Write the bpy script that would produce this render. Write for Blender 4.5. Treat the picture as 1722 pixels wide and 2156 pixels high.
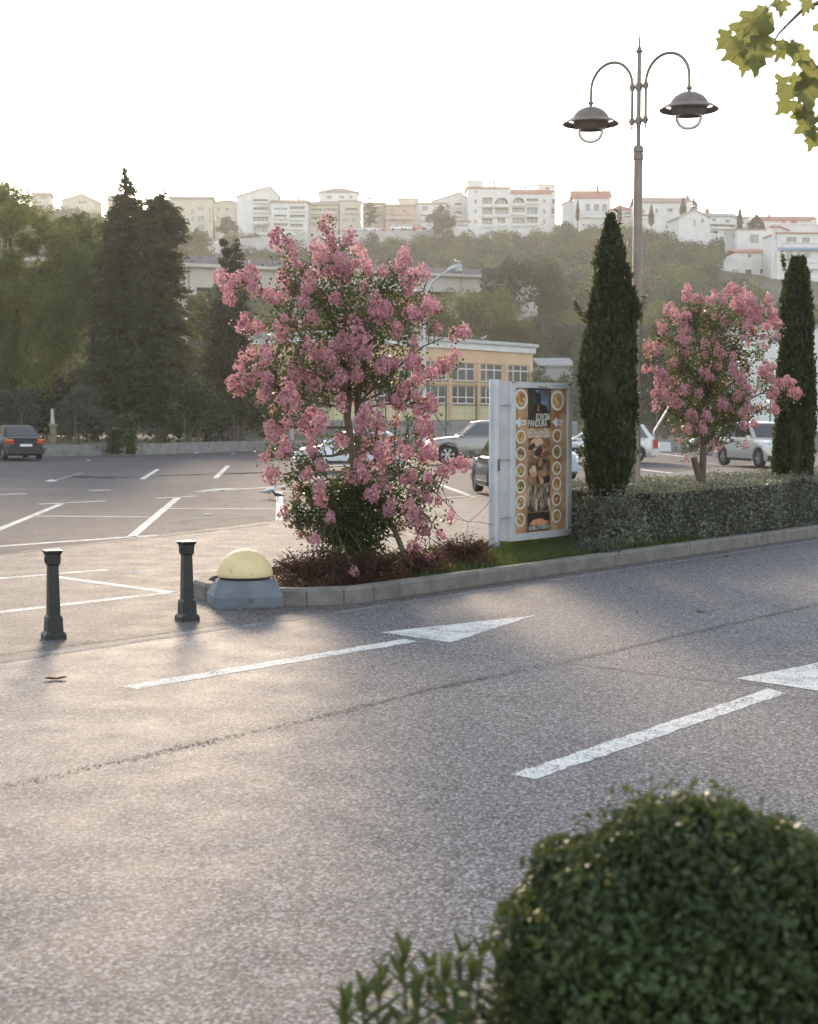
import bpy, math, random
import numpy as np
from mathutils import Vector, Matrix

for _o in list(bpy.data.objects):
    bpy.data.objects.remove(_o)
SC = bpy.context.scene
COL = SC.collection
R = math.radians
rng = np.random.default_rng(7)
random.seed(7)

# ------------------------------------------------------------------ camera
EYE, FPX, TILT = 1.95, 3155.0, math.atan((1078 - 875) / 3155.0)
cam_d = bpy.data.cameras.new('camera')
cam = bpy.data.objects.new('camera', cam_d)
COL.objects.link(cam)
cam.location = (0, 0, EYE)
cam.rotation_euler = (math.pi / 2 - TILT, 0, 0)
cam_d.sensor_fit = 'VERTICAL'
cam_d.lens = 105
cam_d.sensor_height = 105 * 2156 / FPX
cam_d.clip_start = 0.1
cam_d.clip_end = 6000
cam_d.dof.use_dof = True
cam_d.dof.focus_distance = 17.5
cam_d.dof.aperture_fstop = 8.0
SC.camera = cam

# ------------------------------------------------------------------ sky, sun, exposure
SUN_AZ, SUN_EL = R(-9.0), R(12.5)          # azimuth from +Y, positive towards +X
w = bpy.data.worlds.new('World')
SC.world = w
w.use_nodes = True
nt = w.node_tree
bg = nt.nodes['Background']
sky = nt.nodes.new('ShaderNodeTexSky')
sky.sky_type = 'NISHITA'
sky.sun_disc = False
sky.sun_elevation = SUN_EL
sky.sun_rotation = SUN_AZ
sky.altitude = 0
sky.air_density = 1.0
sky.dust_density = 0.7
sky.ozone_density = 1.0
hs = nt.nodes.new('ShaderNodeHueSaturation')
hs.inputs['Saturation'].default_value = .5
nt.links.new(sky.outputs[0], hs.inputs['Color'])
nt.links.new(hs.outputs[0], bg.inputs[0])
bg.inputs[1].default_value = 0.15

sl = bpy.data.lights.new('sun', 'SUN')
sun = bpy.data.objects.new('sun', sl)
COL.objects.link(sun)
sl.energy = 1.9
sl.angle = R(8.0)
sl.color = (1.0, 0.77, 0.54)
_sd = Vector((math.sin(SUN_AZ) * math.cos(SUN_EL), math.cos(SUN_AZ) * math.cos(SUN_EL), math.sin(SUN_EL)))
sun.rotation_euler = (-_sd).to_track_quat('-Z', 'Y').to_euler()
sun.location = (-30, 60, 60)

SC.view_settings.view_transform = 'Standard'
SC.view_settings.look = 'None'
SC.view_settings.exposure = 1.7
SC.view_settings.gamma = 1
SC.view_settings.use_curve_mapping = False
SC.render.engine = 'CYCLES'
SC.cycles.max_bounces = 8
SC.cycles.transparent_max_bounces = 12
SC.cycles.volume_bounces = 0
SC.cycles.use_denoising = True
SC.cycles.caustics_reflective = False
SC.cycles.caustics_refractive = False
SC.cycles.sample_clamp_indirect = 6

# ------------------------------------------------------------------ surveying helpers (photo sheet 1722 x 2156 -> world)
_c, _s = math.cos(TILT), math.sin(TILT)
def ray(u, v):
    x, y = u - 861.0, 1078.0 - v
    return Vector((x, FPX * _c + y * _s, y * _c - FPX * _s))
def G(u, v, z=0.0):
    d = ray(u, v)
    t = (z - EYE) / d.z
    return Vector((d.x * t, d.y * t, z))
def P(u, v, Y):
    d = ray(u, v)
    t = Y / d.y
    return Vector((d.x * t, Y, EYE + d.z * t))
def proj(p):
    x, y, z = p[0], p[1], p[2] - EYE
    f = y * _c - z * _s
    up = y * _s + z * _c
    return 861 + FPX * x / f, 1078 - FPX * up / f
ROAD = R(39.5)
RX, RY = math.sin(ROAD), math.cos(ROAD)      # along the road
NX, NY = RY, -RX                             # across it, towards the camera
def RP(off, t, z=0.0):
    return Vector((NX * off + RX * t, NY * off + RY * t, z))

# ------------------------------------------------------------------ object helpers
def tag(o, label=None, cat=None, group=None, kind=None):
    if label: o['label'] = label
    if cat: o['category'] = cat
    if group: o['group'] = group
    if kind: o['kind'] = kind
    return o
def thing(name, label, cat, loc=(0, 0, 0), rz=0.0, group=None, kind=None):
    o = bpy.data.objects.new(name, None)
    o.empty_display_size = 0.2
    COL.objects.link(o)
    o.location = loc
    o.rotation_euler = (0, 0, rz)
    return tag(o, label, cat, group, kind)
def link(name, me, parent=None, loc=None, rot=None, scale=None):
    o = bpy.data.objects.new(name, me)
    COL.objects.link(o)
    if parent: o.parent = parent
    if loc is not None: o.location = loc
    if rot is not None: o.rotation_euler = rot
    if scale is not None: o.scale = scale if hasattr(scale, '__len__') else (scale,) * 3
    return o

class MB:
    def __init__(self):
        self.v, self.f, self.m = [], [], []
    def add(self, vs, fs, mi=0):
        n = len(self.v)
        self.v += [tuple(p) for p in vs]
        self.f += [tuple(i + n for i in f) for f in fs]
        self.m += [mi] * len(fs)
        return self
    def quad(self, a, b, c, d, mi=0):
        return self.add([a, b, c, d], [(0, 1, 2, 3)], mi)
    def box(self, x0, x1, y0, y1, z0, z1, mi=0):
        return self.add([(x0, y0, z0), (x1, y0, z0), (x1, y1, z0), (x0, y1, z0), (x0, y0, z1), (x1, y0, z1), (x1, y1, z1), (x0, y1, z1)],
                        [(3, 2, 1, 0), (4, 5, 6, 7), (0, 1, 5, 4), (1, 2, 6, 5), (2, 3, 7, 6), (3, 0, 4, 7)], mi)
    def loft(self, rings, close=True, caps=True, mi=0):
        n = len(rings[0]); vs = [p for r in rings for p in r]; fs = []
        for i in range(len(rings) - 1):
            for j in range(n if close else n - 1):
                k = (j + 1) % n
                fs.append((i * n + j, i * n + k, (i + 1) * n + k, (i + 1) * n + j))
        if caps and close:
            fs.append(tuple(range(n - 1, -1, -1)))
            fs.append(tuple((len(rings) - 1) * n + j for j in range(n)))
        return self.add(vs, fs, mi)
    def tube(self, pts, rad, n=8, mi=0, caps=True):
        pts = [Vector(p) for p in pts]
        if not hasattr(rad, '__len__'): rad = [rad] * len(pts)
        rings = []; ref = None
        for i, p in enumerate(pts):
            t = (pts[min(i + 1, len(pts) - 1)] - pts[max(i - 1, 0)])
            if t.length < 1e-9: t = Vector((0, 0, 1))
            t.normalize()
            if ref is None: ref = Vector((1, 0, 0)) if abs(t.x) < .8 else Vector((0, 1, 0))
            a = ref - t * ref.dot(t); a.normalize(); b = t.cross(a); ref = a
            rings.append([p + (a * math.cos(2 * math.pi * k / n) + b * math.sin(2 * math.pi * k / n)) * rad[i] for k in range(n)])
        return self.loft(rings, True, caps, mi)
    def lathe(self, prof, n=24, c=(0, 0, 0), mi=0, caps=False):
        rings = [[(c[0] + r * math.cos(2 * math.pi * k / n), c[1] + r * math.sin(2 * math.pi * k / n), c[2] + z) for k in range(n)] for r, z in prof]
        return self.loft(rings, True, caps, mi)
    def prism(self, poly, d0, d1, f, mi=0):
        # poly: 2D outline (counter-clockwise); f(a, b, d) -> 3D point
        n = len(poly)
        vs = [f(a, b, d0) for a, b in poly] + [f(a, b, d1) for a, b in poly]
        fs = [tuple(range(n)), tuple(range(2 * n - 1, n - 1, -1))]
        for i in range(n):
            j = (i + 1) % n
            fs.append((i, i + n, j + n, j))
        return self.add(vs, fs, mi)
    def mesh(self, name, mats, smooth=False, angle=40):
        me = bpy.data.meshes.new(name)
        me.from_pydata(self.v, [], self.f)
        for m in (mats if isinstance(mats, (list, tuple)) else [mats]):
            me.materials.append(m)
        if any(self.m): me.polygons.foreach_set('material_index', self.m)
        if smooth:
            me.polygons.foreach_set('use_smooth', [True] * len(me.polygons))
            try: me.set_sharp_from_angle(angle=R(angle))
            except Exception: pass
        me.update()
        return me
    def build(self, name, mats, parent=None, smooth=False, angle=40, loc=None, rot=None):
        return link(name, self.mesh(name, mats, smooth, angle), parent, loc, rot)

def np_mesh(name, verts, k, mat):
    """verts (n*k, 3): n separate k-gons."""
    verts = np.ascontiguousarray(verts, dtype=np.float32)
    nv = len(verts); nf = nv // k
    me = bpy.data.meshes.new(name)
    me.vertices.add(nv); me.loops.add(nv); me.polygons.add(nf)
    me.vertices.foreach_set('co', verts.ravel())
    me.loops.foreach_set('vertex_index', np.arange(nv, dtype=np.int32))
    me.polygons.foreach_set('loop_start', np.arange(0, nv, k, dtype=np.int32))
    me.polygons.foreach_set('loop_total', np.full(nf, k, dtype=np.int32))
    for m in (mat if isinstance(mat, (list, tuple)) else [mat]): me.materials.append(m)
    me.update(calc_edges=True)
    return me

def unit(a):
    return a / np.maximum(np.linalg.norm(a, axis=-1, keepdims=True), 1e-9)
def leaves(c, size, asp=.5, bias=None, bw=.0, axis=None, aw=.0, var=.35, g=None):
    """rhombic leaves: centres c, length `size`; normals lean to `bias`, long axes lean to `axis`."""
    g = g or rng
    n = len(c)
    nr = unit(g.normal(size=(n, 3)))
    if bias is not None: nr = unit(nr * (1 - bw) + bias * bw)
    ax = unit(g.normal(size=(n, 3)))
    if axis is not None: ax = unit(ax * (1 - aw) + axis * aw)
    ax = unit(ax - nr * (ax * nr).sum(1, keepdims=True))
    bt = np.cross(nr, ax)
    L = (size * (1 + var * g.uniform(-1, 1, n)))[:, None]
    W = L * asp
    sag = nr * L * .12
    v = np.stack([c - ax * L * .5, c + bt * W * .5 + ax * L * .06 + sag, c + ax * L * .5, c - bt * W * .5 + ax * L * .06 + sag], 1)
    return v.reshape(-1, 3)
def ball(n, g=None):
    g = g or rng
    return unit(g.normal(size=(n, 3))) * (g.uniform(0, 1, (n, 1)) ** (1 / 3))
def shell(n, lo=.75, g=None):
    g = g or rng
    return unit(g.normal(size=(n, 3))) * g.uniform(lo, 1.0, (n, 1))

# ------------------------------------------------------------------ materials
def lk(t, a, b): t.links.new(a, b)
def M(name, c, c2=None, scale=4.0, rough=.6, bump=0.0, bscale=None, metal=0.0, spec=.5, detail=5.0, coat=0.0, wear=None, stretch=None):
    m = bpy.data.materials.new(name); m.use_nodes = True
    t = m.node_tree; b = t.nodes['Principled BSDF']
    b.inputs['Roughness'].default_value = rough
    b.inputs['Metallic'].default_value = metal
    b.inputs['Specular IOR Level'].default_value = spec
    b.inputs['Coat Weight'].default_value = coat
    b.inputs['Coat Roughness'].default_value = .06
    tc = t.nodes.new('ShaderNodeTexCoord'); out = tc.outputs['Object']
    if stretch:
        mp = t.nodes.new('ShaderNodeMapping'); mp.inputs['Scale'].default_value = stretch
        lk(t, out, mp.inputs[0]); out = mp.outputs[0]
    nz = t.nodes.new('ShaderNodeTexNoise'); nz.inputs['Scale'].default_value = scale; nz.inputs['Detail'].default_value = detail
    lk(t, out, nz.inputs['Vector'])
    rp = t.nodes.new('ShaderNodeValToRGB')
    rp.color_ramp.elements[0].position = .35; rp.color_ramp.elements[1].position = .68
    c2 = c2 or tuple(x * .78 for x in c)
    rp.color_ramp.elements[0].color = (*c2, 1); rp.color_ramp.elements[1].color = (*c, 1)
    lk(t, nz.outputs['Fac'], rp.inputs[0]); colr = rp.outputs[0]
    if wear:                                    # patches of another colour (rust, dirt, moss)
        n2 = t.nodes.new('ShaderNodeTexNoise'); n2.inputs['Scale'].default_value = wear[1]; n2.inputs['Detail'].default_value = 8
        lk(t, out, n2.inputs['Vector'])
        r2 = t.nodes.new('ShaderNodeValToRGB'); r2.color_ramp.elements[0].position = wear[2]; r2.color_ramp.elements[1].position = wear[2] + .07
        lk(t, n2.outputs['Fac'], r2.inputs[0])
        mx = t.nodes.new('ShaderNodeMixRGB'); lk(t, r2.outputs[0], mx.inputs[0]); lk(t, colr, mx.inputs[1]); mx.inputs[2].default_value = (*wear[0], 1)
        colr = mx.outputs[0]
    lk(t, colr, b.inputs['Base Color'])
    if bump:
        n3 = t.nodes.new('ShaderNodeTexNoise'); n3.inputs['Scale'].default_value = bscale or scale * 6; n3.inputs['Detail'].default_value = 4
        lk(t, out, n3.inputs['Vector'])
        bp = t.nodes.new('ShaderNodeBump'); bp.inputs['Strength'].default_value = bump; bp.inputs['Distance'].default_value = .02
        lk(t, n3.outputs['Fac'], bp.inputs['Height']); lk(t, bp.outputs[0], b.inputs['Normal'])
    return m
def LEAF(name, c, c2, trans=.35, tcol=None, rough=.5, big=.0, spec=.35):
    """foliage: every leaf its own tone between c and c2, light passing through."""
    m = bpy.data.materials.new(name); m.use_nodes = True
    t = m.node_tree; b = t.nodes['Principled BSDF']; o = t.nodes['Material Output']
    b.inputs['Roughness'].default_value = rough
    b.inputs['Specular IOR Level'].default_value = spec
    ge = t.nodes.new('ShaderNodeNewGeometry')
    fac = ge.outputs['Random Per Island']
    if big:
        tc = t.nodes.new('ShaderNodeTexCoord'); nz = t.nodes.new('ShaderNodeTexNoise'); nz.inputs['Scale'].default_value = big; nz.inputs['Detail'].default_value = 2
        lk(t, tc.outputs['Object'], nz.inputs['Vector'])
        ad = t.nodes.new('ShaderNodeMath'); ad.operation = 'MULTIPLY_ADD'; lk(t, fac, ad.inputs[0]); ad.inputs[1].default_value = .5
        mu = t.nodes.new('ShaderNodeMath'); mu.operation = 'MULTIPLY_ADD'; lk(t, nz.outputs['Fac'], mu.inputs[0]); mu.inputs[1].default_value = 1.6; mu.inputs[2].default_value = -.55
        lk(t, mu.outputs[0], ad.inputs[2]); fac = ad.outputs[0]
    mx = t.nodes.new('ShaderNodeMixRGB'); mx.use_clamp = True; lk(t, fac, mx.inputs[0]); mx.inputs[1].default_value = (*c, 1); mx.inputs[2].default_value = (*c2, 1)
    lk(t, mx.outputs[0], b.inputs['Base Color'])
    tr = t.nodes.new('ShaderNodeBsdfTranslucent')
    if tcol:
        mm = t.nodes.new('ShaderNodeMixRGB'); mm.inputs[0].default_value = .6; lk(t, mx.outputs[0], mm.inputs[1]); mm.inputs[2].default_value = (*tcol, 1)
        lk(t, mm.outputs[0], tr.inputs[0])
    else: lk(t, mx.outputs[0], tr.inputs[0])
    ms = t.nodes.new('ShaderNodeMixShader'); ms.inputs[0].default_value = trans
    lk(t, b.outputs[0], ms.inputs[1]); lk(t, tr.outputs[0], ms.inputs[2]); lk(t, ms.outputs[0], o.inputs['Surface'])
    return m
def ASPHALT(name, dark, light, patch, stone=95.0, rough=.55, bump=.5, big=.35, spec=.3):
    m = bpy.data.materials.new(name); m.use_nodes = True
    t = m.node_tree; b = t.nodes['Principled BSDF']
    tc = t.nodes.new('ShaderNodeTexCoord')
    vo = t.nodes.new('ShaderNodeTexVoronoi'); vo.inputs['Scale'].default_value = stone; vo.inputs['Randomness'].default_value = 1
    lk(t, tc.outputs['Object'], vo.inputs['Vector'])
    sp = t.nodes.new('ShaderNodeSeparateColor'); lk(t, vo.outputs['Color'], sp.inputs[0])
    r1 = t.nodes.new('ShaderNodeValToRGB'); e = r1.color_ramp.elements
    e[0].color = (*dark, 1); e[0].position = .1; e[1].color = (*light, 1); e[1].position = 1.0; b.inputs['Specular IOR Level'].default_value = spec
    x = r1.color_ramp.elements.new(.72); x.color = tuple(a * .6 + c_ * .4 for a, c_ in zip(dark, light)) + (1,)
    lk(t, sp.outputs[0], r1.inputs[0])
    n1 = t.nodes.new('ShaderNodeTexNoise'); n1.inputs['Scale'].default_value = big; n1.inputs['Detail'].default_value = 6; n1.inputs['Roughness'].default_value = .6
    lk(t, tc.outputs['Object'], n1.inputs['Vector'])
    r2 = t.nodes.new('ShaderNodeValToRGB'); r2.color_ramp.elements[0].position = .3; r2.color_ramp.elements[1].position = .7
    r2.color_ramp.elements[0].color = (*patch, 1); r2.color_ramp.elements[1].color = (1.05, 1.04, 1.03, 1)
    lk(t, n1.outputs['Fac'], r2.inputs[0])
    mu = t.nodes.new('ShaderNodeMixRGB'); mu.blend_type = 'MULTIPLY'; mu.inputs[0].default_value = 1
    lk(t, r1.outputs[0], mu.inputs[1]); lk(t, r2.outputs[0], mu.inputs[2]); lk(t, mu.outputs[0], b.inputs['Base Color'])
    n2 = t.nodes.new('ShaderNodeTexNoise'); n2.inputs['Scale'].default_value = 2.3; n2.inputs['Detail'].default_value = 5
    lk(t, tc.outputs['Object'], n2.inputs['Vector'])
    mr = t.nodes.new('ShaderNodeMapRange'); mr.inputs[3].default_value = rough - .04; mr.inputs[4].default_value = rough + .04
    mr.inputs[1].default_value = .3; mr.inputs[2].default_value = .7
    lk(t, n2.outputs['Fac'], mr.inputs[0]); lk(t, mr.outputs[0], b.inputs['Roughness'])
    bp = t.nodes.new('ShaderNodeBump'); bp.inputs['Strength'].default_value = bump; bp.inputs['Distance'].default_value = .006; bp.invert = True
    lk(t, vo.outputs['Distance'], bp.inputs['Height']); lk(t, bp.outputs[0], b.inputs['Normal'])
    return m
def PLAIN(name, c, rough=.5, metal=0, spec=.5, coat=0.0):
    return M(name, c, tuple(x * .9 for x in c), 3, rough, 0, None, metal, spec, 2, coat)
def PAINT(name, c, c2, holes=.56, spec=.15):
    """road paint: small holes where the asphalt has come through"""
    m = M(name, c, c2, 9, .8, .25, 60, spec=spec)
    t = m.node_tree; b = t.nodes['Principled BSDF']; tc = t.nodes['Texture Coordinate']
    n = t.nodes.new('ShaderNodeTexNoise'); n.inputs['Scale'].default_value = 75; n.inputs['Detail'].default_value = 3
    lk(t, tc.outputs['Object'], n.inputs['Vector'])
    n2 = t.nodes.new('ShaderNodeTexNoise'); n2.inputs['Scale'].default_value = 3.5; n2.inputs['Detail'].default_value = 4
    lk(t, tc.outputs['Object'], n2.inputs['Vector'])
    a = t.nodes.new('ShaderNodeMath'); a.operation = 'MULTIPLY_ADD'; lk(t, n2.outputs['Fac'], a.inputs[0]); a.inputs[1].default_value = .35; lk(t, n.outputs['Fac'], a.inputs[2])
    r = t.nodes.new('ShaderNodeValToRGB'); r.color_ramp.elements[0].position = holes + .175; r.color_ramp.elements[1].position = holes + .215
    r.color_ramp.elements[0].color = (1, 1, 1, 1); r.color_ramp.elements[1].color = (0, 0, 0, 1)
    lk(t, a.outputs[0], r.inputs[0]); lk(t, r.outputs[0], b.inputs['Alpha'])
    return m
def GLASS(name, c=(.02, .025, .03), rough=.03, alpha=None):
    m = bpy.data.materials.new(name); m.use_nodes = True
    b = m.node_tree.nodes['Principled BSDF']
    b.inputs['Base Color'].default_value = (*c, 1); b.inputs['Roughness'].default_value = rough
    b.inputs['Specular IOR Level'].default_value = .8; b.inputs['Coat Weight'].default_value = .6; b.inputs['Coat Roughness'].default_value = .02
    if alpha is not None: b.inputs['Alpha'].default_value = alpha
    return m
# ================================================================== SETTING
asph_road = ASPHALT('road_asphalt', (.029, .028, .031), (.372, .36, .378), (.90, .89, .89), 88, .76, .32, .3, .24)
asph_lot = ASPHALT('lot_asphalt', (.05, .047, .050), (.225, .212, .222), (.80, .77, .78), 70, .85, .2, .22, .08)
asph_lane = ASPHALT('lane_asphalt', (.042, .04, .042), (.32, .305, .30), (.88, .86, .85), 70, .8, .3, .5, .16)
m_paint = PAINT('road_paint', (.74, .74, .72), (.60, .60, .58), .55)
m_paint_old = PAINT('faded_paint', (.30, .29, .28), (.20, .195, .19), .53, .1)
m_soil = M('soil', (.06, .045, .03), (.03, .022, .016), 9, .95, .8, 40)
m_conc = M('concrete', (.27, .26, .24), (.19, .18, .165), 2.2, .85, .35, 30, wear=((.12, .115, .10), 3.5, .60))
m_kerb = M('kerb_concrete', (.20, .185, .165), (.13, .12, .105), 5, .85, .5, 60, wear=((.10, .093, .082), 3, .66))
m_dry = M('dry_grass', (.10, .085, .045), (.05, .05, .025), 1.5, .95, .5, 8)

# ground to the horizon
g = MB(); g.quad((-2500, -300, -.06), (2500, -300, -.06), (2500, 4500, -.06), (-2500, 4500, -.06))
tag(g.build('ground', m_dry), 'bare earthy ground under and beyond the car park', kind='structure')

# road: between the two kerbs
KOFF, NOFF = -10.36, -2.5
def strip(o0, o1, t0, t1, z):
    a = [RP(o0, t0, z), RP(o1, t0, z), RP(o1, t1, z), RP(o0, t1, z)]
    return a
def sheet(name, pts, z, mat, label):
    b = MB(); b.add([(p[0], p[1], z) for p in pts], [tuple(range(len(pts)))])
    o = b.build(name, mat)
    if o.data.polygons[0].normal.z < 0: o.data.flip_normals()
    return tag(o, label, kind='structure')
sheet('car_park', [(-400, 9), (-60, 2), (400, 2), (400, 160), (-400, 160)], -.03, asph_lot, 'wide worn car park asphalt behind the planted island')
# lighter service lane between the road and the bays, and the road itself
e0, e1 = G(0, 1164), G(330, 1124.5)
dl = (e1 - e0).normalized(); far = e0 + dl * 60; near = e0 - dl * 30
sheet('service_lane', [near, RP(-10.1, -20), RP(-10.1, 55), far], -.018, asph_lane, 'paler asphalt lane between the bollards and the parking bays')
sheet('road', [p for p in strip(-10.05, NOFF, -80, 150, 0)], -.008, asph_road, 'two lane asphalt road with white lane arrows')
# old longitudinal joint in the road with ragged edges
jm = ASPHALT('joint_asphalt', (.018, .018, .018), (.16, .155, .15), (.8, .8, .8), 70, .85, .6, 1.2)
b = MB(); js = [G(-60, 1668), G(0, 1655), G(300, 1590), G(600, 1525), G(920, 1446), G(1180, 1394), G(1697, 1277), G(1900, 1232)]
pp = []
for i in range(len(js) - 1):
    for k in range(14):
        pp.append(js[i].lerp(js[i + 1], k / 14))
for i in range(len(pp) - 1):
    d = (pp[i + 1] - pp[i]); L = d.length; d.normalize(); n = Vector((-d.y, d.x, 0))
    dense = .55 + .45 * math.sin(i * .35) * math.sin(i * .11 + 1)
    for k in range(int(L * 360 * dense)):
        c = pp[i] + d * random.uniform(0, L) + n * random.gauss(0, .03) + Vector((0, 0, -.0045))
        r_ = random.uniform(.004, .012); a = random.uniform(0, 6.28)
        q = [c + Vector((math.cos(a + t), math.sin(a + t), 0)) * r_ * random.uniform(.6, 1.2) for t in (0, 1.7, 3.1, 4.6)]
        b.quad(*q)
tag(b.build('road_joint', jm), 'dark ragged joint running along the middle of the road', kind='structure')
b = MB(); js = [G(1180, 1393), G(1300, 1408), G(1420, 1424), G(1560, 1437), G(1640, 1443)]
for i in range(len(js) - 1):
    for k in range(6):
        p0, p1 = js[i].lerp(js[i + 1], k / 6), js[i].lerp(js[i + 1], (k + 1) / 6)
        n = Vector((.4, -.9, 0)) * random.uniform(.006, .014); z = Vector((0, random.uniform(-.02, .02), -.004))
        b.quad(p0 - n + z, p1 - n + z, p1 + n + z, p0 + n + z)
# seam between lane and road
js = [G(-80, 1385), G(0, 1372), G(300, 1334), G(500, 1302), G(620, 1284)]
for i in range(len(js) - 1):
    for k in range(20):
        p0, p1 = js[i].lerp(js[i + 1], k / 20), js[i].lerp(js[i + 1], (k + 1) / 20)
        n = Vector((.6, -.8, 0)) * random.uniform(.004, .016); z = Vector((0, random.uniform(-.01, .01), -.003))
        b.quad(p0 - n + z, p1 - n + z, p1 + n + z, p0 + n + z)
js = [G(150, 1002), G(260, 1003.5), G(330, 1000), G(450, 996), G(560, 993)]
for i in range(len(js) - 1):
    for k in range(5):
        p0, p1 = js[i].lerp(js[i + 1], k / 5), js[i].lerp(js[i + 1], (k + 1) / 5)
        n = Vector((0, 1, 0)) * random.uniform(.05, .4)
        b.quad(p0 - n, p1 - n, p1 + n, p0 + n)
for (u0, v0, u1, v1) in [(300, 1100, 640, 1080), (0, 1166, 700, 1087)]:
    p0, p1 = G(u0, v0), G(u1, v1)
    for k in range(24):
        q0, q1 = p0.lerp(p1, k / 24), p0.lerp(p1, (k + 1) / 24)
        n = Vector((.5, -.85, 0)) * random.uniform(.006, .03); z = Vector((0, random.uniform(-.03, .03), -.012))
        if random.random() < .8: b.quad(q0 - n + z, q1 - n + z, q1 + n + z, q0 + n + z)
tag(b.build('asphalt_cracks', jm), 'thin dark cracks and seams in the asphalt', kind='structure')

# painted markings
def line(name, p0, p1, wd, z, mat, label, group=None):
    d = (p1 - p0).normalized(); n = Vector((-d.y, d.x, 0)) * wd * .5; zz = Vector((0, 0, z))
    b = MB(); k = max(2, int((p1 - p0).length / .12))
    jj = [(1 + random.uniform(-.07, .07), 1 + random.uniform(-.07, .07)) for _ in range(k + 1)]
    for i in range(k):
        a, c = p0.lerp(p1, i / k), p0.lerp(p1, (i + 1) / k)
        b.quad(a - n * jj[i][0] + zz, c - n * jj[i + 1][0] + zz, c + n * jj[i + 1][1] + zz, a + n * jj[i][1] + zz)
    o = b.build(name, mat)
    return tag(o, label, 'road marking', group, 'structure')
def rough_edge(poly, amp=.006):
    out = []
    for p, q in zip(poly, poly[1:] + poly[:1]):
        n = max(2, int((q - p).length / .07))
        for i in range(n): out.append(p.lerp(q, i / n) + (Vector((random.gauss(0, amp), random.gauss(0, amp), 0)) if i else Vector((0, 0, 0))))
    return out
def arrow(shaft, head, label):
    b = MB(); shaft, head = rough_edge(shaft), rough_edge(head)
    b.add([tuple(p + Vector((0, 0, -.0055))) for p in shaft], [tuple(range(len(shaft)))])
    b.add([tuple(p + Vector((0, 0, -.0045))) for p in head], [tuple(range(len(head)))])
    o = b.build('lane_arrow', m_paint)
    bm = o.data
    if bm.polygons[0].normal.z < 0: bm.flip_normals()
    return tag(o, label, 'road marking', 'lane arrows', 'structure')
arrow([G(250, 1444), G(287, 1449.5), G(880, 1349), G(850, 1344)], [G(800, 1330), G(950, 1351), G(1129, 1294)], 'white lane arrow on the road in front of the planted island')
arrow([G(1074, 1628), G(1128, 1638), G(1655, 1458), G(1618, 1448)], [G(1550, 1427), G(1700, 1449) + (G(1700, 1449) - G(1550, 1427)) * .22, G(1840, 1372)], 'white lane arrow in the near lane, its head cut by the frame edge')
line('edge_line', RP(-8.35 - 1.72, -30), RP(-8.35 - 1.72, 9.6), .17, -.0055, m_paint_old, 'faded pale edge line beside the bollards')
line('edge_line', RP(-9.98, 9.6), RP(-9.98, 60), .13, -.0055, m_paint_old, 'faded pale edge line below the island kerb')
LG = 'parking bay lines'
def pl(u0, v0, u1, v1, wd, label, m=None, z=-.027):
    line('parking_line', G(u0, v0), G(u1, v1), wd, z, m or m_paint, label, LG)
pl(-160, 1175, 137, 1055, .15, 'thick white bay line at the left edge of the car park')
pl(82, 1059, 222, 1052, .2, 'short white bar across the end of the left bay line')
pl(276, 1127, 377, 1043, .16, 'thick white slanting bay line behind the second bollard')
pl(328, 1046.5, 412, 1042, .2, 'short white bar across the far end of the slanting bay line')
pl(-160, 1157, 335, 1123, .2, 'long white line closing the near end of the bays')
pl(67, 1083.5, 311, 1085, .17, 'thin white line joining two bay lines on the left')
pl(353, 1068, 583, 1068, .17, 'thin white line between the slanting and the upright bay lines')
pl(588, 1033, 589, 1103, .16, 'thick white upright bay line left of the flowering tree')
pl(548, 1033, 660, 1031.5, .22, 'white bar across the top of the upright bay line')
pl(541, 1107, 655, 1100.5, .2, 'white bar across the foot of the upright bay line')
pl(411, 1033.5, 700, 1015, .2, 'long thin white line beyond the bays')
pl(595, 1068, 1020, 1040, .17, 'thin white line running behind the flowering tree')
pl(905, 1011, 1040, 1059, .18, 'white slanting bay line beside the dark grey car')
pl(103, 1013, 171, 994, .2, 'faint slanting bay line far back on the left', m_paint_old)
pl(299, 1007, 333, 986, .17, 'far slanting bay line before the low wall')
pl(453, 1005, 480, 979, .17, 'far slanting bay line nearest the flowering tree')
pl(-120, 1026.5, 200, 1028, .22, 'faint long line across the far lane', m_paint_old)
pl(188, 1031, 233, 1029, .25, 'short white dash in the far lane')
pl(-60, 1041, 55, 1037, .25, 'short white dash at the left edge')
pl(1340, 986, 1412, 994, .3, 'white bay line behind the hedge left of the slim trunk')
pl(1372, 952, 1440, 960, .3, 'white bay line beside the silver minivan')
pl(1450, 968, 1540, 981, .3, 'white bay line beside the silver off-road car', m_paint_old)
b = MB(); b.add([tuple(G(u, v, -.027)) for u, v in [(422, 1033.5), (452, 1035), (500, 1028), (455, 1029)]], [(0, 1, 2, 3)])
tag(b.build('bay_arrow', m_paint), 'small white arrow painted in the far lane', 'road marking', LG, 'structure')
pl(-200, 1231, 226, 1197, .17, 'white line running behind the left bollard', z=-.0155)
pl(110, 1211, 358, 1244.5, .17, 'white slanting line between the two bollards', z=-.0145)
pl(-200, 1308, 358, 1244, .17, 'white line passing just behind the left bollard base', z=-.0165)

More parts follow.
